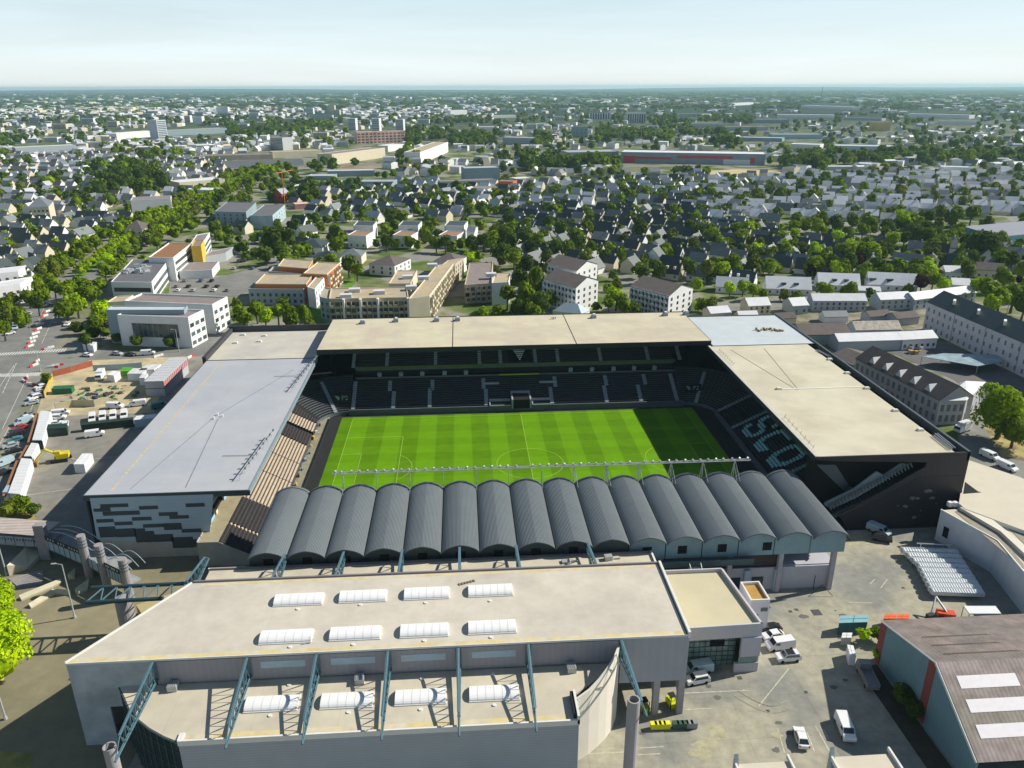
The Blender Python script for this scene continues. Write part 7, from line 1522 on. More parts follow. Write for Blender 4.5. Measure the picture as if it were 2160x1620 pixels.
WH = [((410, 330), (575, 326), 338, 30, w_beige, r_mauve), ((470, 344), (640, 338), 352, 26, w_grey, r_brown), ((575, 322), (680, 318), 332, 30, w_cream, r_tan), ((700, 326), (812, 312), 340, 24, w_cream, r_mauve), ((818, 308), (852, 304), 318, 20, w_white, r_pale), ((886, 322), (945, 300), 334, 22, w_white, r_tan),
 ((378, 386), (474, 378), 398, 26, w_cream, r_pale), ((392, 400), (445, 402), 414, 18, w_white, r_pale), ((245, 282), (328, 276), 291, 24, w_white, r_pale), ((350, 276), (478, 270), 284, 26, w_blue, r_tan), ((32, 312), (160, 306), 326, 20, w_grey, r_pale), ((275, 424), (360, 420), 446, 22, w_white, r_mauve),
 ((645, 372), (700, 372), 380, 24, w_blue, r_lslate), ((690, 362), (790, 360), 372, 22, w_blue, r_lslate), ((760, 384), (830, 384), 398, 22, w_blue, r_lslate), ((980, 356), (1054, 354), 380, 22, w_blue, r_lslate), ((930, 384), (1046, 380), 394, 16, w_grey, r_mauve), ((1088, 378), (1124, 376), 392, 16, w_cream, r_pale), ((995, 398), (1050, 396), 408, 14, w_white, r_mauve),
 ((1060, 290), (1125, 292), 305, 30, w_grey, r_lslate), ((1565, 290), (1650, 292), 298, 30, w_blue, r_lslate), ((1630, 284), (1735, 284), 293, 34, mat('hall_cyan', (.36, .50, .54), .7, .05, .1), r_lslate), ((1762, 308), (1890, 310), 320, 40, mat('hall_cyan', (.3, .4, .5)), r_lslate), ((1668, 304), (1730, 306), 314, 30, w_white, r_pale), ((1590, 252), (1665, 252), 260, 30, w_blue, r_lslate),
 ((1640, 242), (1760, 243), 249, 40, w_white, r_pale), ((1915, 240), (2045, 243), 249, 40, w_white, r_lslate), ((1980, 255), (2060, 256), 262, 36, w_white, r_grey), ((1840, 258), (1880, 258), 276, 16, mat('block_ochre', (.55, .40, .16), .8, .1, .1), r_pale), ((1780, 248), (1860, 250), 254, 30, w_grey, r_grey), ((1530, 268), (1620, 268), 275, 30, w_grey, r_mauve), ((1460, 262), (1530, 262), 270, 30, w_grey, r_grey),
 ((1040, 244), (1090, 243), 249, 24, w_white, r_pale), ((950, 233), (985, 232), 242, 20, w_white, r_pale), ((1010, 268), (1050, 268), 276, 26, w_white, r_pale), ((455, 226), (480, 226), 240, 16, w_white, r_pale), ((405, 246), (425, 246), 262, 16, w_white, r_pale), ((690, 222), (705, 222), 238, 14, w_cream, r_tan), ((650, 243), (700, 243), 250, 20, w_grey, r_grey), ((1880, 340), (1905, 341), 352, 16, w_white, r_lslate), ((1985, 352), (2045, 354), 372, 16, w_white, r_pale), ((1745, 352), (1805, 352), 364, 16, w_grey, r_pale), ((1545, 218), (1590, 216), 222, 30, w_white, r_pale), ((1690, 222), (1800, 226), 230, 40, w_white, r_pale)]
wl_ = {'render_white': 'white', 'render_cream': 'cream', 'render_grey': 'grey', 'render_blue_grey': 'blue-grey', 'render_beige': 'beige', 'hall_cyan': 'cyan', 'block_ochre': 'ochre'}
rl_ = {'roof_zinc_pale': 'pale', 'roof_mauve': 'mauve', 'roof_brown_grey': 'brown', 'roof_gravel_tan': 'tan', 'roof_slate_light': 'light slate', 'roof_slate_grey': 'grey'}
def zone(px, py):
    if py > 640: r = ('beside the left lot', 'behind the left stand', 'behind the far stand', 'behind the right stand')[min(3, int(px/540))]
    elif py > 560: r = ('beside the boulevard', 'near the offices and orange flats', 'near the beige flats', 'by the white slab flats', 'behind the right stand', 'near the long institution')[0 if px < 250 else 1 if px < 690 else 2 if px < 1100 else 3 if px < 1480 else 4 if px < 1900 else 5]
    elif py > 480: r = ('left of the boulevard', 'behind the offices', 'round the white villas', 'among the dark slate houses', 'in the right suburb', 'before the teal pavilion')[0 if px < 330 else 1 if px < 690 else 2 if px < 1050 else 3 if px < 1500 else 4 if px < 1850 else 5]
    elif py > 420: r = ('at the left edge suburb', 'along the upper boulevard', 'behind the villas', 'in the central estate', 'in the right-hand estate', 'at the far right estate')[0 if px < 330 else 1 if px < 650 else 2 if px < 1000 else 3 if px < 1450 else 4 if px < 1800 else 5]
    elif py > 360: r = ('in the left outskirts', 'round the red brick house', 'before the railway', 'below the shopping hall', 'right of the sandy field', 'towards the right skyline')[0 if px < 400 else 1 if px < 750 else 2 if px < 1150 else 3 if px < 1500 else 4 if px < 1850 else 5]
    elif py > 290: r = ('in the left town', 'by the railway sheds', 'by the central woods', 'level with the shopping hall', 'on the right plain')[min(4, int(px/432))]
    else: r = ('far off at left', 'far off left of centre', 'far off in the centre', 'far off right of centre', 'far off at right')[min(4, max(0, int(px/432)))]
    return r
cnt = {}
for a, b, by, d, w_, rf in WH:
    k = ('long' if abs(b[0]-a[0]) > 70 else 'short', wl_[w_.name], rl_[rf.name], zone((a[0]+b[0])/2, a[1])); cnt.setdefault(k, []).append((a[0], a, b, by, d, w_, rf))
for k, l_ in cnt.items():
    for i, (_, a, b, by, d, w_, rf) in enumerate(sorted(l_, key=lambda s: s[0])):
        lab = '%s %s hall, %s roof, %s' % k+(', %s from left' % ordw(i+1) if len(l_) > 1 else '')
        far(a, b, by, d, lab, 'warehouse', w_, rf)
blk('building', 'red brick house beside the orange crane', 'house', (576, 408), (594, 409), None, 8, mat('brick_red', (.35, .07, .05), .85, .1, .3), r_lslate, depth=11, roof='gablev', rh=4, fw=(2, 2))
blk('building', 'orange-red cubic house in the middle of the distant grey roofs', 'house', (1051, 383), (1082, 384), None, 8, mat('brick_orange', (.55, .14, .05), .85, .1, .3), r_mauve, depth=14)
blk('building', 'low pinkish block at the end of the street behind the teal offices', 'house', (622, 432), (655, 430), None, 4, mat('brick_pink', (.5, .22, .2), .85, .1, .3), w_cream, depth=12)
blk('building', 'tall cream block with grey mansard top in the left suburb', 'apartments', (58, 438), (102, 436), (112, 424), 12, w_cream, r_grey, roof='hip', rh=6, fw=(5, 3))
blk('building', 'white stepped flats at the left edge by the boulevard', 'apartments', (-30, 612), (42, 600), (68, 585), 9, w_white, r_pale, fw=(5, 2), sw=(3, 2))
blk('building', 'upper white storey of the stepped flats at the left edge', 'apartments', (-30, 582), (38, 574), (52, 562), 11.5, w_white, r_pale, fw=(4, 3))
blk('building', 'cream house with yellow gable and dark pyramid roof left of the boulevard', 'house', (262, 484), (300, 486), (318, 474), 6, w_cream, r_brown, roof='hip', rh=5, fw=(3, 2))
t, q4 = blk('building', 'low pavilion with sloping grey roof and teal glass walls at the right edge', 'pavilion', (2033, 478), (2108, 500), (2330, 478), 8, mat('teal_glass_wall', (.10, .30, .34), .3, .1, .3), mat('pavilion_roof', (.26, .27, .31), .6, .05, .2), para=0, fw=(6, 1), ws=(.3, 6))
# crane
p = P(602, 440); t = thing('tower_crane', 'thin orange tower crane beside the red brick house', 'crane', (p.x, p.y, 0)); cm = mat('crane_orange', (.65, .25, .04), .6, .05, 1)
q = MB(); q.tube((p.x, p.y, 0), (p.x, p.y, 30), .4, 4); q.obj('mast', cm, t); q = MB(); q.tube((p.x-3, p.y-6, 30), (p.x+5, p.y+22, 30), .28, 4); q.obj('jib', cm, t)
p = P(1732, 213); t = thing('radio_mast', 'slender radio mast near the horizon right of centre', 'mast', (p.x, p.y, 0)); q = MB(); q.tube((p.x, p.y, 0), (p.x, p.y, 95), 5, 6, r2=1.5); q.obj('pole', M_['grey'], t)
for i, (x, y0_, y1_) in enumerate(((1352, 300, 270), (1381, 302, 268), (1427, 304, 272), (1310, 298, 272))):
    p = P(x, y0_); q = MB(); h = ht((x, y0_), (0, y1_)); q.tube((p.x, p.y, 0), (p.x, p.y, h), .5, 5); q.cbox((p.x, p.y, h), 3, 1, 2); tag(q.obj('floodlight_mast', M_['grey']), 'tall thin floodlight mast behind the shopping hall, %s' % ('second', 'third', 'fourth', 'first')[i]+' from the left', 'floodlight mast', 'floodlight masts behind the shopping hall')
APB = [((500, 262), (522, 262), 272, 'white'), ((540, 258), (560, 258), 268, 'cream'), ((598, 250), (622, 250), 260, 'white'), ((110, 262), (138, 262), 272, 'cream'), ((170, 250), (196, 250), 260, 'white'), ((60, 248), (84, 248), 258, 'white'), ((225, 256), (246, 256), 268, 'cream'), ((880, 252), (905, 252), 260, 'white'), ((640, 228), (660, 228), 240, 'white'),
 ((525, 238), (545, 238), 250, 'white'), ((700, 232), (716, 232), 242, 'cream'), ((90, 290), (120, 290), 300, 'white'), ((180, 300), (214, 300), 312, 'white'), ((660, 280), (690, 280), 292, 'cream'), ((300, 240), (320, 240), 248, 'white'), ((388, 244), (400, 244), 258, 'white'), ((1110, 262), (1132, 262), 272, 'white'), ((1170, 246), (1190, 246), 254, 'white'), ((780, 240), (800, 240), 248, 'white'), ((1430, 240), (1470, 240), 247, 'white')]
grp = {}
for a, b, by, c_ in APB: grp.setdefault((c_, zone(a[0], a[1])), []).append((a, b, by))
for (c_, z_), l_ in grp.items():
    for i, (a, b, by) in enumerate(sorted(l_)): far(a, b, by, 14, 'mid-rise %s flats with flat roof %s%s' % (c_, z_, ', %s from the left' % ordw(i+1) if len(l_) > 1 else ''), 'apartments', w_white if c_ == 'white' else w_cream, r_pale, fw=(1, 4), band=True)
# fields, tracks
dryf = mat('dry_field', (.52, .42, .22), .95, .12, .02); 
EXC.append((1300, 318, 1620, 366)); EXC.append((1490, 352, 1655, 376))
sheet('field', pxs((1488, 369), (1500, 360), (1560, 357), (1640, 360), (1655, 366), (1600, 372)), .05, dryf)
sheet('field', pxs((185, 235), (200, 226), (270, 222), (345, 224), (340, 230), (270, 236)), .05, mat('stubble_field', (.50, .46, .18), .95, .1, .01))
sheet('field', pxs((30, 241), (60, 237), (180, 235), (195, 239), (120, 242)), .05, mat('stubble_field', (.5, .4, .2)))
sheet('field', pxs((715, 358), (960, 352), (960, 346), (720, 350)), .05, mat('railway_bank', (.30, .22, .12), .95, .2, .05))
strip('railway', [(420, 362), (620, 348), (960, 345), (1300, 352), (1620, 345), (1850, 322), (2300, 318)], 26, .06, mat('railway_ballast', (.20, .18, .17), .95, .15, .05))
strip('village_street', [(2400, 460), (2100, 470), (1830, 455), (1620, 470)], 7, .05, road); strip('village_street', [(1500, 420), (1330, 465), (1180, 440)], 7, .055, road)
strip('village_street', [(560, 500), (640, 470), (655, 440), (600, 425)], 9, .05, road); strip('village_street', [(975, 460), (940, 430), (925, 405)], 8, .05, road)
strip('village_street', [(1480, 650), (1720, 655), (2000, 640)], 8, .05, road); strip('village_street', [(1300, 585), (1560, 570), (1800, 560), (1990, 585)], 6, .05, road); strip('village_street', [(1100, 480), (1300, 540), (1560, 560)], 6, .055, road)
sheet('office_car_park', pxs((355, 622), (360, 588), (480, 580), (560, 560), (600, 500), (640, 560), (530, 620), (480, 625)), .04, road)
sheet('back_yards', pxs((1478, 672), (1560, 662), (1960, 652), (1965, 735), (1860, 740), (1700, 690)), .035, mat('back_yard_gravel', (.27, .235, .19), .95, .25, .3, c2=(.14, .15, .07), sc2=.12))
sheet('garden_lawn', pxs((652, 660), (668, 640), (690, 650), (680, 680), (655, 690)), .05, lawn); sheet('garden_lawn', pxs((714, 610), (745, 585), (750, 598), (735, 612)), .05, lawn); sheet('garden_lawn', pxs((978, 590), (1000, 570), (1010, 575), (995, 595)), .05, lawn)
CPm = 'cars in the office car park'
rn = random.Random(21); cl = {}
cand = [(rn.uniform(372, 480), y) for y in (592, 604, 612) for _ in range(9)]+[(rn.uniform(480, 590), y) for y in (528, 540, 552, 566) for _ in range(7)]
for px, py in cand:
    p = P(px, py)
    if any((p.x-a)**2+(p.y-b)**2 < 30 for a, b in cl.get('pos', [])): continue
    cl.setdefault('pos', []).append((p.x, p.y)); cl.setdefault('lst', []).append((rn.choice(['white', 'silver', 'grey', 'black', 'blue', 'white']), px, py))
by = {}
for c_, px, py in cl['lst']: by.setdefault((c_, 'front' if py > 580 else 'rear'), []).append((px, py))
for (c_, w_), l_ in by.items():
    for i, (px, py) in enumerate(sorted(l_)): park('car', c_, px, py, (px+6, py-5), '%s car in the %s part of the office car park, %s from the left' % (c_, w_, ordw(i+1)), group=CPm)
# ================================================================== HOUSES of the suburbs
rn = random.Random(31)
BLW = [P(*p) for p in BL]
def near_road(x, y, d):
    for a, b in zip(BLW[:-1], BLW[1:]):
        ab = b-a; t = max(0, min(1, ((x-a.x)*ab.x+(y-a.y)*ab.y)/ab.length_squared)); q_ = a+ab*t
        if (x-q_.x)**2+(y-q_.y)**2 < d*d: return True
    return False
def blocked(x, y, r):
    if -110 < x < 108 and y < 92: return True
    if near_road(x, y, 16+r): return True
    return any((x-a)**2+(y-b)**2 < (r+c*.8)**2 for a, b, c in FOOT)
def inpoly(px, py, poly):
    c = False; n = len(poly)
    for i in range(n):
        (x0, y0), (x1, y1) = poly[i], poly[(i+1) % n]
        if (y0 > py) != (y1 > py) and px < (x1-x0)*(py-y0)/(y1-y0)+x0: c = not c
    return c
HZN = [  # polygon in the view, street direction, spacing along / across, roof mix, keep probability
 ([(1060, 445), (1500, 432), (1720, 545), (1640, 600), (1480, 606), (1290, 575), (1130, 560), (1060, 520)], -37, 12.5, 21, 'DDDGDG', .9),
 ([(1500, 470), (1760, 500), (2000, 545), (2060, 580), (1830, 585), (1640, 560)], -33, 13, 22, 'DDDG', .8),
 ([(985, 395), (1480, 368), (1510, 436), (1060, 448), (985, 440)], -30, 12.5, 22, 'GLLGDP', .88),
 ([(1480, 372), (2300, 360), (2350, 440), (1760, 468), (1490, 470)], -22, 13, 24, 'LPGPLP', .85),
 ([(1990, 520), (2300, 520), (2400, 640), (2100, 640), (2040, 600)], -14, 15, 26, 'GDBG', .75),
 ([(-160, 455), (130, 450), (345, 470), (250, 512), (70, 598), (-160, 604)], -12, 13.5, 22, 'DGDGD', .9),
 ([(-250, 325), (500, 325), (440, 398), (270, 438), (130, 448), (-250, 452)], -16, 13, 24, 'GLBPG', .75),
 ([(590, 398), (900, 376), (990, 400), (990, 462), (720, 466), (640, 455)], -35, 13.5, 25, 'GGDL', .75),
 ([(480, 465), (640, 462), (660, 520), (560, 530), (470, 500)], -30, 16, 30, 'DG', .4),
 ([(1000, 460), (1100, 462), (1140, 545), (1020, 540)], -40, 14, 26, 'DG', .6)]
HOUSES = []
for poly, yaw, sa, sb, mix, keep in HZN:
    ws_ = [P(*p) for p in poly]; cx, cy = sum(p.x for p in ws_)/len(ws_), sum(p.y for p in ws_)/len(ws_); R0 = max((Vector((cx, cy, 0))-p).length for p in ws_)
    ca, sa_ = math.cos(R_(yaw)), math.sin(R_(yaw)); na, nb = int(R0/sa)+1, int(R0/sb)+1
    for j in range(-nb, nb+1):
        street = rn.random()
        for i in range(-na, na+1):
            u, v = i*sa+rn.uniform(-1.2, 1.2)+j*3.7, j*sb+rn.uniform(-3, 3)+4*math.sin(i*.4+j)
            x, y = cx+u*ca-v*sa_, cy+u*sa_+v*ca; px, py, w_ = proj((x, y, 2))
            if w_ < 50 or not inpoly(px, py, poly) or not (-60 < px < 2220) or rn.random() > keep or blocked(x, y, 6): continue
            yy = yaw+rn.choice([0, 0, 0, 0, 0, 90]) + rn.uniform(-3, 3)
            HOUSES.append((x, y, R_(yy), rn.choice(mix), rn.choice([0, 0, 1, 2]), px, py, w_, rn.random()))
# denser, smaller in the view: the town behind
def scatter(n, box, mixs, ymax=None):
    for _ in range(n):
        px, py = rn.uniform(box[0], box[2]), box[1]+(box[3]-box[1])*rn.random()**1.0; p = P(px, py)
        if blocked(p.x, p.y, 5) or any(e[0] < px < e[2] and e[1] < py < e[3] for e in EXC): continue
        HOUSES.append((p.x, p.y, R_(rn.choice([-20, 70, 10, -50])+rn.uniform(-12, 12)), rn.choice(mixs), rn.choice([0, 1, 2, 3, 3]), px, py, proj(p)[2], rn.random()))
scatter(1000, (-40, 252, 900, 325), 'GLPPPLB'); scatter(900, (-40, 228, 1050, 256), 'PPLPPLG'); scatter(230, (820, 262, 1250, 372), 'GLDGP')
scatter(620, (1050, 225, 2200, 300), 'GLPPGDL'); scatter(360, (1150, 296, 2200, 372), 'GLGLP'); scatter(620, (-40, 208, 2200, 228), 'LPGLP'); scatter(130, (-40, 199, 2200, 209), 'LPL')
WALLS = [w_white, w_cream, w_grey]; ROOFS = dict(D=r_slate, G=r_grey, L=r_lslate, P=r_pale, B=r_brown, R=r_red)
RN = dict(D='dark slate', G='grey slate', L='light slate', P='pale zinc', B='brown', R='red tiled'); WN = ['white', 'cream', 'grey']
def house_geo(L_, D_, h, rh, wm_, rm_):
    w = MB(); w.box(-L_/2, L_/2, -D_/2, D_/2, 0, h); w.quad((L_/2, -D_/2, h), (L_/2, D_/2, h), (L_/2, 0, h+rh-.1)); w.quad((-L_/2, D_/2, h), (-L_/2, -D_/2, h), (-L_/2, 0, h+rh-.1))
    r = MB(); e = .35; k = h-e*rh/(D_/2)
    for s in (-1, 1):
        a = [(-L_/2-.25, s*(D_/2+e), k), (L_/2+.25, s*(D_/2+e), k), (L_/2+.25, 0, h+rh), (-L_/2-.25, 0, h+rh)]; r.quad(*(a if s < 0 else a[::-1])); r.quad(*[(p[0], p[1], p[2]-.22) for p in (a[::-1] if s < 0 else a)])
    r.quad((L_/2+.25, -D_/2-e, k-.22), (L_/2+.25, -D_/2-e, k), (L_/2+.25, 0, h+rh), (L_/2+.25, 0, h+rh-.22)); r.quad((L_/2+.25, D_/2+e, k), (L_/2+.25, D_/2+e, k-.22), (L_/2+.25, 0, h+rh-.22), (L_/2+.25, 0, h+rh))
    return w, r
HD = [(10.5, 8.5, 3.2, 4.6), (13, 8.5, 3.4, 4.4), (9, 8, 5.4, 3.8), (16, 12, 7.5, 1.2)]
HP = {}
def house_proto(rk, sh, wk, detail):
    L_, D_, h, rh = HD[sh]; t = thing('suburban_house', '', 'house'); w, r = house_geo(L_, D_, h, rh, None, None)
    w.obj('wall', WALLS[wk], t); ro = r.obj('roof', ROOFS[rk], t)
    q = MB(); q.box(L_/2-1.6, L_/2-.9, -.35, .35, h+rh-.8, h+rh+.9); o = q.obj('chimney', WALLS[wk], ro)
    if detail:
        me = winmesh(1.1, 1.2, wgl)
        for s in (-1, 1):
            for fx in ((-.3, .3) if L_ < 12 else (-.35, 0, .35)):
                o = bpy.data.objects.new('window', me); COL.objects.link(o); o.location = (fx*L_, s*D_/2, 1.0); o.rotation_euler = (0, 0, 0 if s < 0 else math.pi); attach(o, t, False)
        for z in (1.0, h+.6): o = bpy.data.objects.new('window', me); COL.objects.link(o); o.location = (L_/2, 0, z); o.rotation_euler = (0, 0, math.pi/2); attach(o, t, False)
        for fx in (-.22, .2):
            q = MB(); y = -D_/4-.4; z = h+rh*.38; q.box(fx*L_-.65, fx*L_+.65, y-.7, y+1.2, z-.2, z+1.1); q.obj('dormer', WALLS[wk] if rk != 'P' else r_slate, t)
    return t
HOUSES.sort(key=lambda s: s[7])
HOUSES = [hh for hh in HOUSES]
ind, rest = HOUSES[:300], HOUSES[300:]
lab = {}
for i, hh in enumerate(ind):
    wk = int(hh[8]*2.6) if hh[3] != 'D' else (0 if hh[8] < .75 else 1); wk = min(wk, 2)
    if hh[5] < 400 and hh[6] > 440: wk = 1 if hh[8] < .6 else 0
    lab.setdefault((WN[wk], RN[hh[3]], zone(hh[5], hh[6]), hh[4]), []).append((hh[5], i, wk))
shn = ['compact', 'long', 'two-storey', 'square flat']
for (wn, rn_, zn, sh), l_ in lab.items():
    for k, (_, i, wk) in enumerate(sorted(l_)):
        hh = ind[i]; L2 = '%s %s house, %s roof, %s' % (shn[sh], wn, rn_, zn)+(', %s from the left' % ordw(k+1) if len(l_) > 1 else '')
        det = hh[7] < 420; key = (hh[3], hh[4], wk, det)
        if key in HP: t = dup(HP[key], (hh[0], hh[1], 0), hh[2], L2, 'suburban houses')
        else: t = house_proto(*key); HP[key] = t; t.location = (hh[0], hh[1], 0); t.rotation_euler = (0, 0, hh[2]); t["label"] = L2; t["group"] = 'suburban houses'
        t.scale = (rn.uniform(.85, 1.25), rn.uniform(.9, 1.1), rn.uniform(.88, 1.15))
# the rest: one object
BV, BF3, MI = [], [], []
SM = WALLS+[ROOFS[k] for k in 'DGLPBR']; RI = {k: 3+i for i, k in enumerate('DGLPBR')}
V, Fq, Mi = [], [], []
for hh in rest:
    L_, D_, h, rh = HD[hh[4]]; 
    if hh[7] > 2200: s = min(2.6, hh[7]/2200); L_, D_ = L_*s*(1+hh[8]), D_*s; h = h*(1+.5*(s-1))
    ca, sa_ = math.cos(hh[2]), math.sin(hh[2]); k = len(V)
    for x, y, z in ((-L_/2, -D_/2, 0), (L_/2, -D_/2, 0), (L_/2, D_/2, 0), (-L_/2, D_/2, 0), (-L_/2, -D_/2, h), (L_/2, -D_/2, h), (L_/2, D_/2, h), (-L_/2, D_/2, h), (-L_/2, 0, h+rh), (L_/2, 0, h+rh)):
        V.append((hh[0]+x*ca-y*sa_, hh[1]+x*sa_+y*ca, z))
    wk = int(hh[8]*2.6) % 3
    Fq += [(k, k+1, k+5, k+4), (k+1, k+2, k+6, k+5), (k+2, k+3, k+7, k+6), (k+3, k, k+4, k+7), (k+5, k+6, k+9, k+9), (k+7, k+4, k+8, k+8), (k+4, k+5, k+9, k+8), (k+6, k+7, k+8, k+9)]
    Mi += [wk]*6+[RI[hh[3]]]*2
me = bpy.data.meshes.new('distant_houses'); Ff = [tuple(dict.fromkeys(f)) for f in Fq]; me.from_pydata(V, [], Ff)
for m in SM: me.materials.append(m)
me.polygons.foreach_set("material_index", Mi); me.update(); o = bpy.data.objects.new('distant_houses', me); COL.objects.link(o); tag(o, 'hundreds of small white and grey houses of the town reaching to the horizon', 'houses', kind='stuff')
# ================================================================== TREES: named ones first
tpx(-16, 1372, 7.0, 7.6, 5, label='bright yellow-green tree cut by the left edge beside the hall', big=True, var=1)
tpx(-12, 1278, 6.5, 5.6, 2, label='mid-green tree cut by the left edge behind the bright one', big=True, var=0)
tpx(2116, 866, 9, 9.4, 2, label='large bright green tree behind the corner of the right stand', big=True, var=3)
tpx(2142, 905, 6, 5.5, 0, label='smaller green tree in front of the large one at the right edge', big=True, var=1)
for x, y, z, r, mi, l_ in ((1822, 1342, 1.6, 1.7, 2, 'bright shrub nearest the teal container'), (1843, 1338, 1.2, 1.6, 0, 'green shrub between the container and the brown-roofed hall'), (1850, 1383, 1.2, 1.2, 2, 'small bright shrub by the white equipment case'), (1860, 1345, 1.4, 1.9, 1, 'dark shrub against the red corner band'), (1905, 1470, 1.5, 2.6, 1, 'dark shrub in the shade along the teal gable wall, farther one'), (1928, 1500, 1.5, 2.4, 1, 'dark shrub in the shade along the teal gable wall, nearer one'),
  (18, 1078, 2, 3.4, 3, 'olive bush at the left edge beyond the footbridge'), (48, 1070, 2, 3.2, 0, 'green bush next to the walkway end beyond the footbridge'), (70, 1078, 1.5, 2.2, 1, 'dark small bush beyond the footbridge'),
  (163, 695, 2.5, 4, 1, 'dark round bush left of the white box trailer'), (198, 706, 2.5, 4, 1, 'dark round bush behind the white box trailer'), (222, 704, 2, 3.4, 3, 'olive bush at the left corner of the white office'), (247, 716, 2, 3, 1, 'small round bush before the white office, leftmost'), (288, 722, 3, 3.6, 1, 'round bush before the glazed office panel, middle one'), (356, 724, 2.6, 3.2, 1, 'round bush before the glazed office panel, right one'), (98, 800, 2, 2.4, 0, 'small green tree at the corner of the sandy plot')):
    tpx(x, y, z, r, mi, label=l_, name='shrub', var=4)
# hand-placed groups: (x, y, zc, r, colour)
for x, y, z, r, mi in ((12, 640, 6, 6, 0), (40, 662, 6, 6, 0), (18, 665, 6, 6, 3), (5, 690, 6, 5, 0), (60, 625, 6, 6, 0), (78, 640, 6, 6, 1), (85, 610, 7, 7, 0), (112, 600, 7, 7, 0), (138, 650, 7, 7.5, 0), (160, 640, 7, 7, 2), (140, 612, 7, 7, 0), (170, 600, 7, 7, 0), (190, 620, 7, 7, 0), (512, 668, 7, 6, 0), (540, 650, 7, 6, 0), (560, 668, 6, 5, 2), (528, 690, 5, 4, 3), (585, 655, 7, 5, 0), (612, 660, 8, 6.5, 0), (640, 655, 7, 5, 0), (655, 672, 6, 4, 3), (596, 625, 6, 4, 0), (500, 640, 6, 4.5, 0), (215, 655, 7, 7, 2), (205, 675, 6, 5.5, 0), (240, 640, 6, 5, 0), (180, 715, 5, 4, 1),
  (735, 560, 7, 8, 1), (752, 570, 6, 6, 0), (700, 545, 7, 6, 0), (990, 545, 6, 6, 2), (575, 510, 8, 12, 1), (605, 505, 8, 11, 1), (560, 535, 7, 8, 1), (640, 520, 6, 6, 1), (600, 545, 6, 7, 0), (632, 555, 6, 6, 0), (670, 560, 6, 6, 0), (1085, 545, 8, 8, 0), (1110, 560, 8, 8, 1), (1130, 580, 8, 8, 0), (1095, 590, 8, 8, 1), (1070, 620, 8, 7, 0), (1110, 620, 9, 9, 0), (1140, 640, 8, 8, 1), (1090, 650, 6, 6, 1), (1050, 655, 5, 5, 0), (1020, 660, 5, 5, 0), (1130, 660, 6, 6, 0), (1160, 630, 6, 5, 1), (1055, 530, 8, 9, 1), (1075, 500, 8, 9, 1), (1040, 500, 7, 7, 0),
  (1282, 610, 6, 5, 0), (1300, 625, 7, 6, 2), (1318, 645, 6, 6, 0), (1285, 640, 5, 5, 0), (1340, 650, 5, 5, 0), (1302, 590, 6, 5, 3), (1258, 640, 4, 3.5, 3), (1500, 640, 5, 5, 3), (1480, 635, 5, 4.5, 0), (1540, 610, 5, 5, 2), (1568, 605, 5, 5, 2), (1590, 612, 5, 5, 0), (1612, 615, 4, 4, 0), (1655, 618, 4, 4, 3), (1680, 620, 4, 4, 0), (1740, 612, 5, 6, 0), (1790, 612, 5, 6, 0), (1838, 615, 4, 4, 1), (1916, 607, 4, 4, 0), (1945, 598, 6, 6, 4), (1968, 592, 6, 6, 0), (1990, 600, 6, 5, 2), (2060, 600, 8, 5, 2), (2085, 610, 8, 8, 0), (2110, 628, 8, 8, 0), (2140, 620, 9, 9, 0), (2160, 645, 8, 8, 1), (2120, 585, 8, 7, 0), (2175, 600, 8, 8, 0), (2095, 640, 7, 6, 2),
  (2060, 515, 9, 12, 1), (2090, 520, 9, 12, 1), (1925, 490, 9, 10, 1), (1960, 495, 8, 9, 0), (1990, 510, 8, 8, 0), (1875, 475, 8, 8, 1), (1905, 460, 8, 8, 2), (1935, 460, 8, 7, 2), (1960, 455, 9, 8, 1), (1990, 450, 9, 9, 3), (2020, 452, 9, 9, 0), (2050, 450, 9, 9, 0), (1840, 468, 8, 7, 0), (1800, 465, 8, 8, 0), (1765, 470, 8, 8, 1), (1730, 482, 8, 8, 0), (1650, 490, 7, 6, 2), (1790, 520, 6, 6, 2), (1830, 505, 6, 6, 0), (1700, 470, 7, 7, 0), (1680, 460, 7, 7, 1), (1815, 540, 6, 5, 4), (1780, 570, 6, 7, 0), (1820, 575, 6, 7, 0), (1870, 570, 6, 7, 0), (1900, 560, 6, 6, 0), (1500, 560, 6, 6, 0), (1530, 560, 6, 6, 1), (1470, 590, 6, 5, 2), (1380, 590, 6, 5, 3), (1350, 565, 6, 6, 0),
  (1455, 480, 7, 8, 1), (1475, 490, 7, 8, 1), (1500, 495, 7, 7, 0), (1520, 510, 7, 7, 0), (1110, 500, 9, 9, 1), (1130, 510, 8, 8, 0), (1160, 470, 8, 9, 1), (1185, 485, 8, 9, 1), (1220, 500, 8, 8, 0), (1200, 520, 7, 7, 0), (1290, 530, 6, 7, 0), (1250, 525, 6, 7, 0), (860, 318, 12, 16, 0), (845, 325, 10, 12, 1), (875, 330, 9, 11, 0), (375, 320, 10, 13, 2), (330, 322, 9, 12, 0), (305, 322, 9, 12, 3), (315, 330, 9, 12, 1), (260, 385, 10, 12, 1), (300, 375, 10, 13, 1), (330, 372, 10, 13, 1), (285, 395, 9, 12, 1), (240, 395, 9, 11, 1), (210, 400, 9, 11, 1), (345, 385, 9, 11, 1), (160, 420, 8, 8, 0), (180, 415, 8, 8, 1), (105, 380, 9, 10, 2), (640, 405, 9, 11, 1), (665, 412, 8, 9, 1), (615, 400, 8, 9, 1), (670, 350, 9, 11, 1), (700, 345, 9, 10, 0)):
    tpx(x, y, z, r*.8, mi)
rt = random.Random(41)
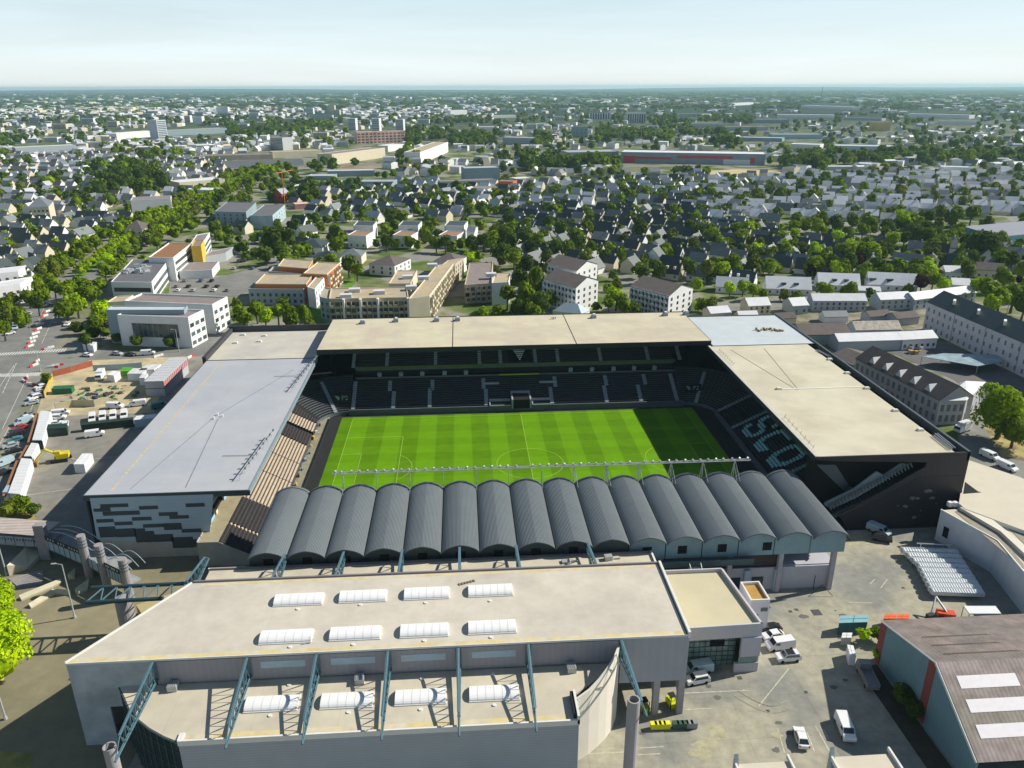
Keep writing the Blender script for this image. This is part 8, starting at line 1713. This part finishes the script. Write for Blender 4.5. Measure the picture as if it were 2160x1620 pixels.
# boulevard
for side, off in ((1, 11), (-1, 11), (1, 17), (-1, 17.5)):
    for a, b in zip(BLW[3 if off > 12 else 4:-2], BLW[4 if off > 12 else 5:-1]):
        d = (b-a); n = max(1, int(d.length/9.5)); d.normalize(); nn = Vector((-d.y, d.x, 0))*side*off
        for i in range(n):
            p = a.lerp(b, (i+.5)/n)+nn
            if rt.random() < .8: tree(p.x+rt.uniform(-1.5, 1.5), p.y+rt.uniform(-2, 2), rt.uniform(3.4, 5.2), None, rt.choice([0, 0, 3, 2]))
for a, b in zip(BLW[4:9], BLW[5:10]):
    d = b-a; n = int(d.length/8)
    for i in range(n): p = a.lerp(b, (i+.5)/n); tree(p.x, p.y, 3.4, None, 2)
# garden trees among the houses
for hh in HOUSES:
    if hh[7] > 900: break
    for _ in range(rt.choice([0, 1, 1, 2]) if hh[7] < 650 else rt.choice([0, 1, 1])):
        a = rt.uniform(0, 6.28); d = rt.uniform(8, 13); x, y = hh[0]+d*math.cos(a), hh[1]+d*math.sin(a)
        if blocked(x, y, 1): continue
        pq = proj((x, y, 0))
        if any(e[0] < pq[0] < e[2] and e[1] < pq[1] < e[3] for e in EXC): continue
        r = rt.uniform(1.8, 4.2); tree(x, y, r, None, rt.choice([0, 0, 0, 1, 1, 2, 3, 3, 0, 1, 0, 2, 0, 4]) if rt.random() < .9 else 1)
def tscat(n, box, rmin, rmax, cols, power=1.0):
    for _ in range(n):
        px, py = rt.uniform(box[0], box[2]), rt.uniform(box[1], box[3]); p = P(px, py)
        if blocked(p.x, p.y, 2) or any(e[0] < px < e[2] and e[1] < py < e[3] for e in EXC): continue
        tree(p.x, p.y, rt.uniform(rmin, rmax), None, rt.choice(cols))
tscat(90, (0, 440, 330, 600), 2.5, 4.5, [0, 0, 2, 1]); tscat(90, (330, 440, 700, 560), 3, 5.5, [0, 1, 1, 0]); tscat(200, (1000, 380, 1600, 600), 3, 6, [0, 1, 1, 0, 3]); tscat(200, (1500, 460, 2200, 600), 3, 6, [0, 1, 0, 2, 3]); tscat(110, (700, 440, 1100, 540), 3, 6, [0, 1, 0])
tscat(900, (-60, 330, 2220, 440), 3.5, 7, [0, 1, 1, 3, 1, 0])
tscat(420, (-60, 262, 1000, 335), 4, 8, [1, 0, 0, 3]); tscat(620, (1000, 262, 2220, 335), 3.5, 7.5, [1, 0, 0, 1, 3]); tscat(600, (-60, 232, 1000, 264), 6, 12, [1, 0, 0, 3]); tscat(650, (1000, 226, 2220, 264), 5, 11, [1, 1, 0, 3]); tscat(1300, (-60, 207, 2220, 230), 14, 34, [1, 1, 1, 0])
tscat(1200, (-60, 196, 2220, 208), 40, 95, [1, 1, 0]); tscat(700, (-60, 190.5, 2220, 197), 90, 220, [1, 1, 0])
# woods
for box, n in (((430, 262, 700, 285), 260), ((460, 272, 600, 292), 80), ((860, 278, 960, 312), 110), ((1390, 268, 1600, 288), 120), ((1330, 250, 1640, 262), 160), ((0, 296, 60, 318), 40), ((960, 288, 1160, 312), 130), ((1260, 282, 1420, 300), 120), ((1380, 348, 1780, 362), 150), ((1700, 330, 2200, 350), 130), ((1100, 345, 1330, 362), 120), ((1500, 300, 1570, 310), 40), ((200, 360, 330, 410), 60)): tscat(n, box, 6, 10, [1, 1, 0])
TREES.sort(key=lambda t: (0 if t[6] else 1, -t[2]/proj((t[0], t[1], 3))[2] if proj((t[0], t[1], 3))[2] < 1500 else 0))
indt, restt = TREES[:300], TREES[300:]
CN = ['mid-green', 'dark green', 'bright green', 'olive green', 'purple', 'yellow-green']; SHN = ['broad', 'round', 'tall', 'bushy', 'low']
lab = {}
for i, t in enumerate(indt):
    if t[6]: continue
    px, py, _ = proj((t[0], t[1], t[3]*.5)); lab.setdefault((SHN[t[5]], CN[t[4]], zone(px, py)), []).append((px, i))
TL = {}
for (s_, c_, z_), l_ in lab.items():
    for k, (_, i) in enumerate(sorted(l_)): TL[i] = '%s %s tree %s' % (s_, c_, z_)+(', %s from the left' % ordw(k+1) if len(l_) > 1 else '')
for i, t in enumerate(indt):
    x, y, r, h, mi, var, lb, nm, big = t
    root = thing('shrub' if nm == 'shrub' else 'tree', lb or TL[i], 'shrub' if nm == 'shrub' else 'tree', (x, y, 0), rt.uniform(0, 6.28), 'shrubs round the stadium' if nm == 'shrub' else 'trees of the suburbs')
    me = get_crown(mi, var, big); tall = (0.9, 1.05, 1.5, 1.0, .8)[var]; hz = max(h-r*tall*.85, r*.55)
    o = bpy.data.objects.new('crown', me); COL.objects.link(o); o.location = (0, 0, hz); o.scale = (r, r, r); attach(o, root, False)
    if nm != 'shrub': o = bpy.data.objects.new('trunk', TRUNK); COL.objects.link(o); o.scale = (max(h, r), max(h, r), max(hz, 1)*1.25); attach(o, root, False)
# remaining trees: one stuff object per colour
VAR = {}
for mi in range(6):
    sel = [t for t in restt if t[4] == mi]
    if not sel: continue
    protos = []
    for lv, (nl, sz) in enumerate(((150, .19), (42, .34))):
        for s in range(5):
            rs = np.random.RandomState(900+s+10*lv); V_, Q_ = crown_arrays(rs, nl, sz, 1.0, 7); CV, CF = core_arrays(1.0, .66)
            protos.append((np.vstack([V_, CV]), np.vstack([Q_, CF+len(V_)])))
    VV, QQ, off = [], [], 0
    for t in sel:
        w_ = proj((t[0], t[1], 3))[2]; lv = 0 if w_ < 900 else 1; V_, Q_ = protos[lv*5+rt.randrange(5)]
        a = rt.uniform(0, 6.28); ca, sa_ = math.cos(a), math.sin(a); r = t[2]; zs = min(r, 9.0) if w_ < 2500 else (min(r*.6, 7.5) if w_ < 12000 else 9)
        X = np.empty_like(V_); X[:, 0] = t[0]+r*(V_[:, 0]*ca-V_[:, 1]*sa_); X[:, 1] = t[1]+r*(V_[:, 0]*sa_+V_[:, 1]*ca); X[:, 2] = np.maximum(zs*(V_[:, 2]+.85), 0)
        VV.append(X); QQ.append(Q_+off); off += len(V_)
    me = np_mesh('distant_trees', np.vstack(VV), np.vstack(QQ), [LM[mi]]); o = bpy.data.objects.new('distant_trees', me); COL.objects.link(o)
    tag(o, '%s trees and woods filling the gardens and country behind the stadium' % CN[mi], 'trees', kind='stuff')
# ================================================================== HAZE
hz = MB(); hz.box(-30000, 30000, -900, 30000, -1.5, 128)
hm_ = bpy.data.materials.new('air_haze'); hm_.use_nodes = True; t_ = hm_.node_tree; t_.nodes.clear()
o_ = t_.nodes.new("ShaderNodeOutputMaterial"); pv = t_.nodes.new("ShaderNodeVolumePrincipled"); pv.inputs["Color"].default_value = (.50, .77, .89, 1); pv.inputs["Density"].default_value = HAZE = 5.2e-5; pv.inputs["Anisotropy"].default_value = .2
t_.links.new(pv.outputs[0], o_.inputs["Volume"]); o = hz.obj('haze', hm_); o["kind"] = "stuff"; o["label"] = 'thin blue haze that pales the distance'
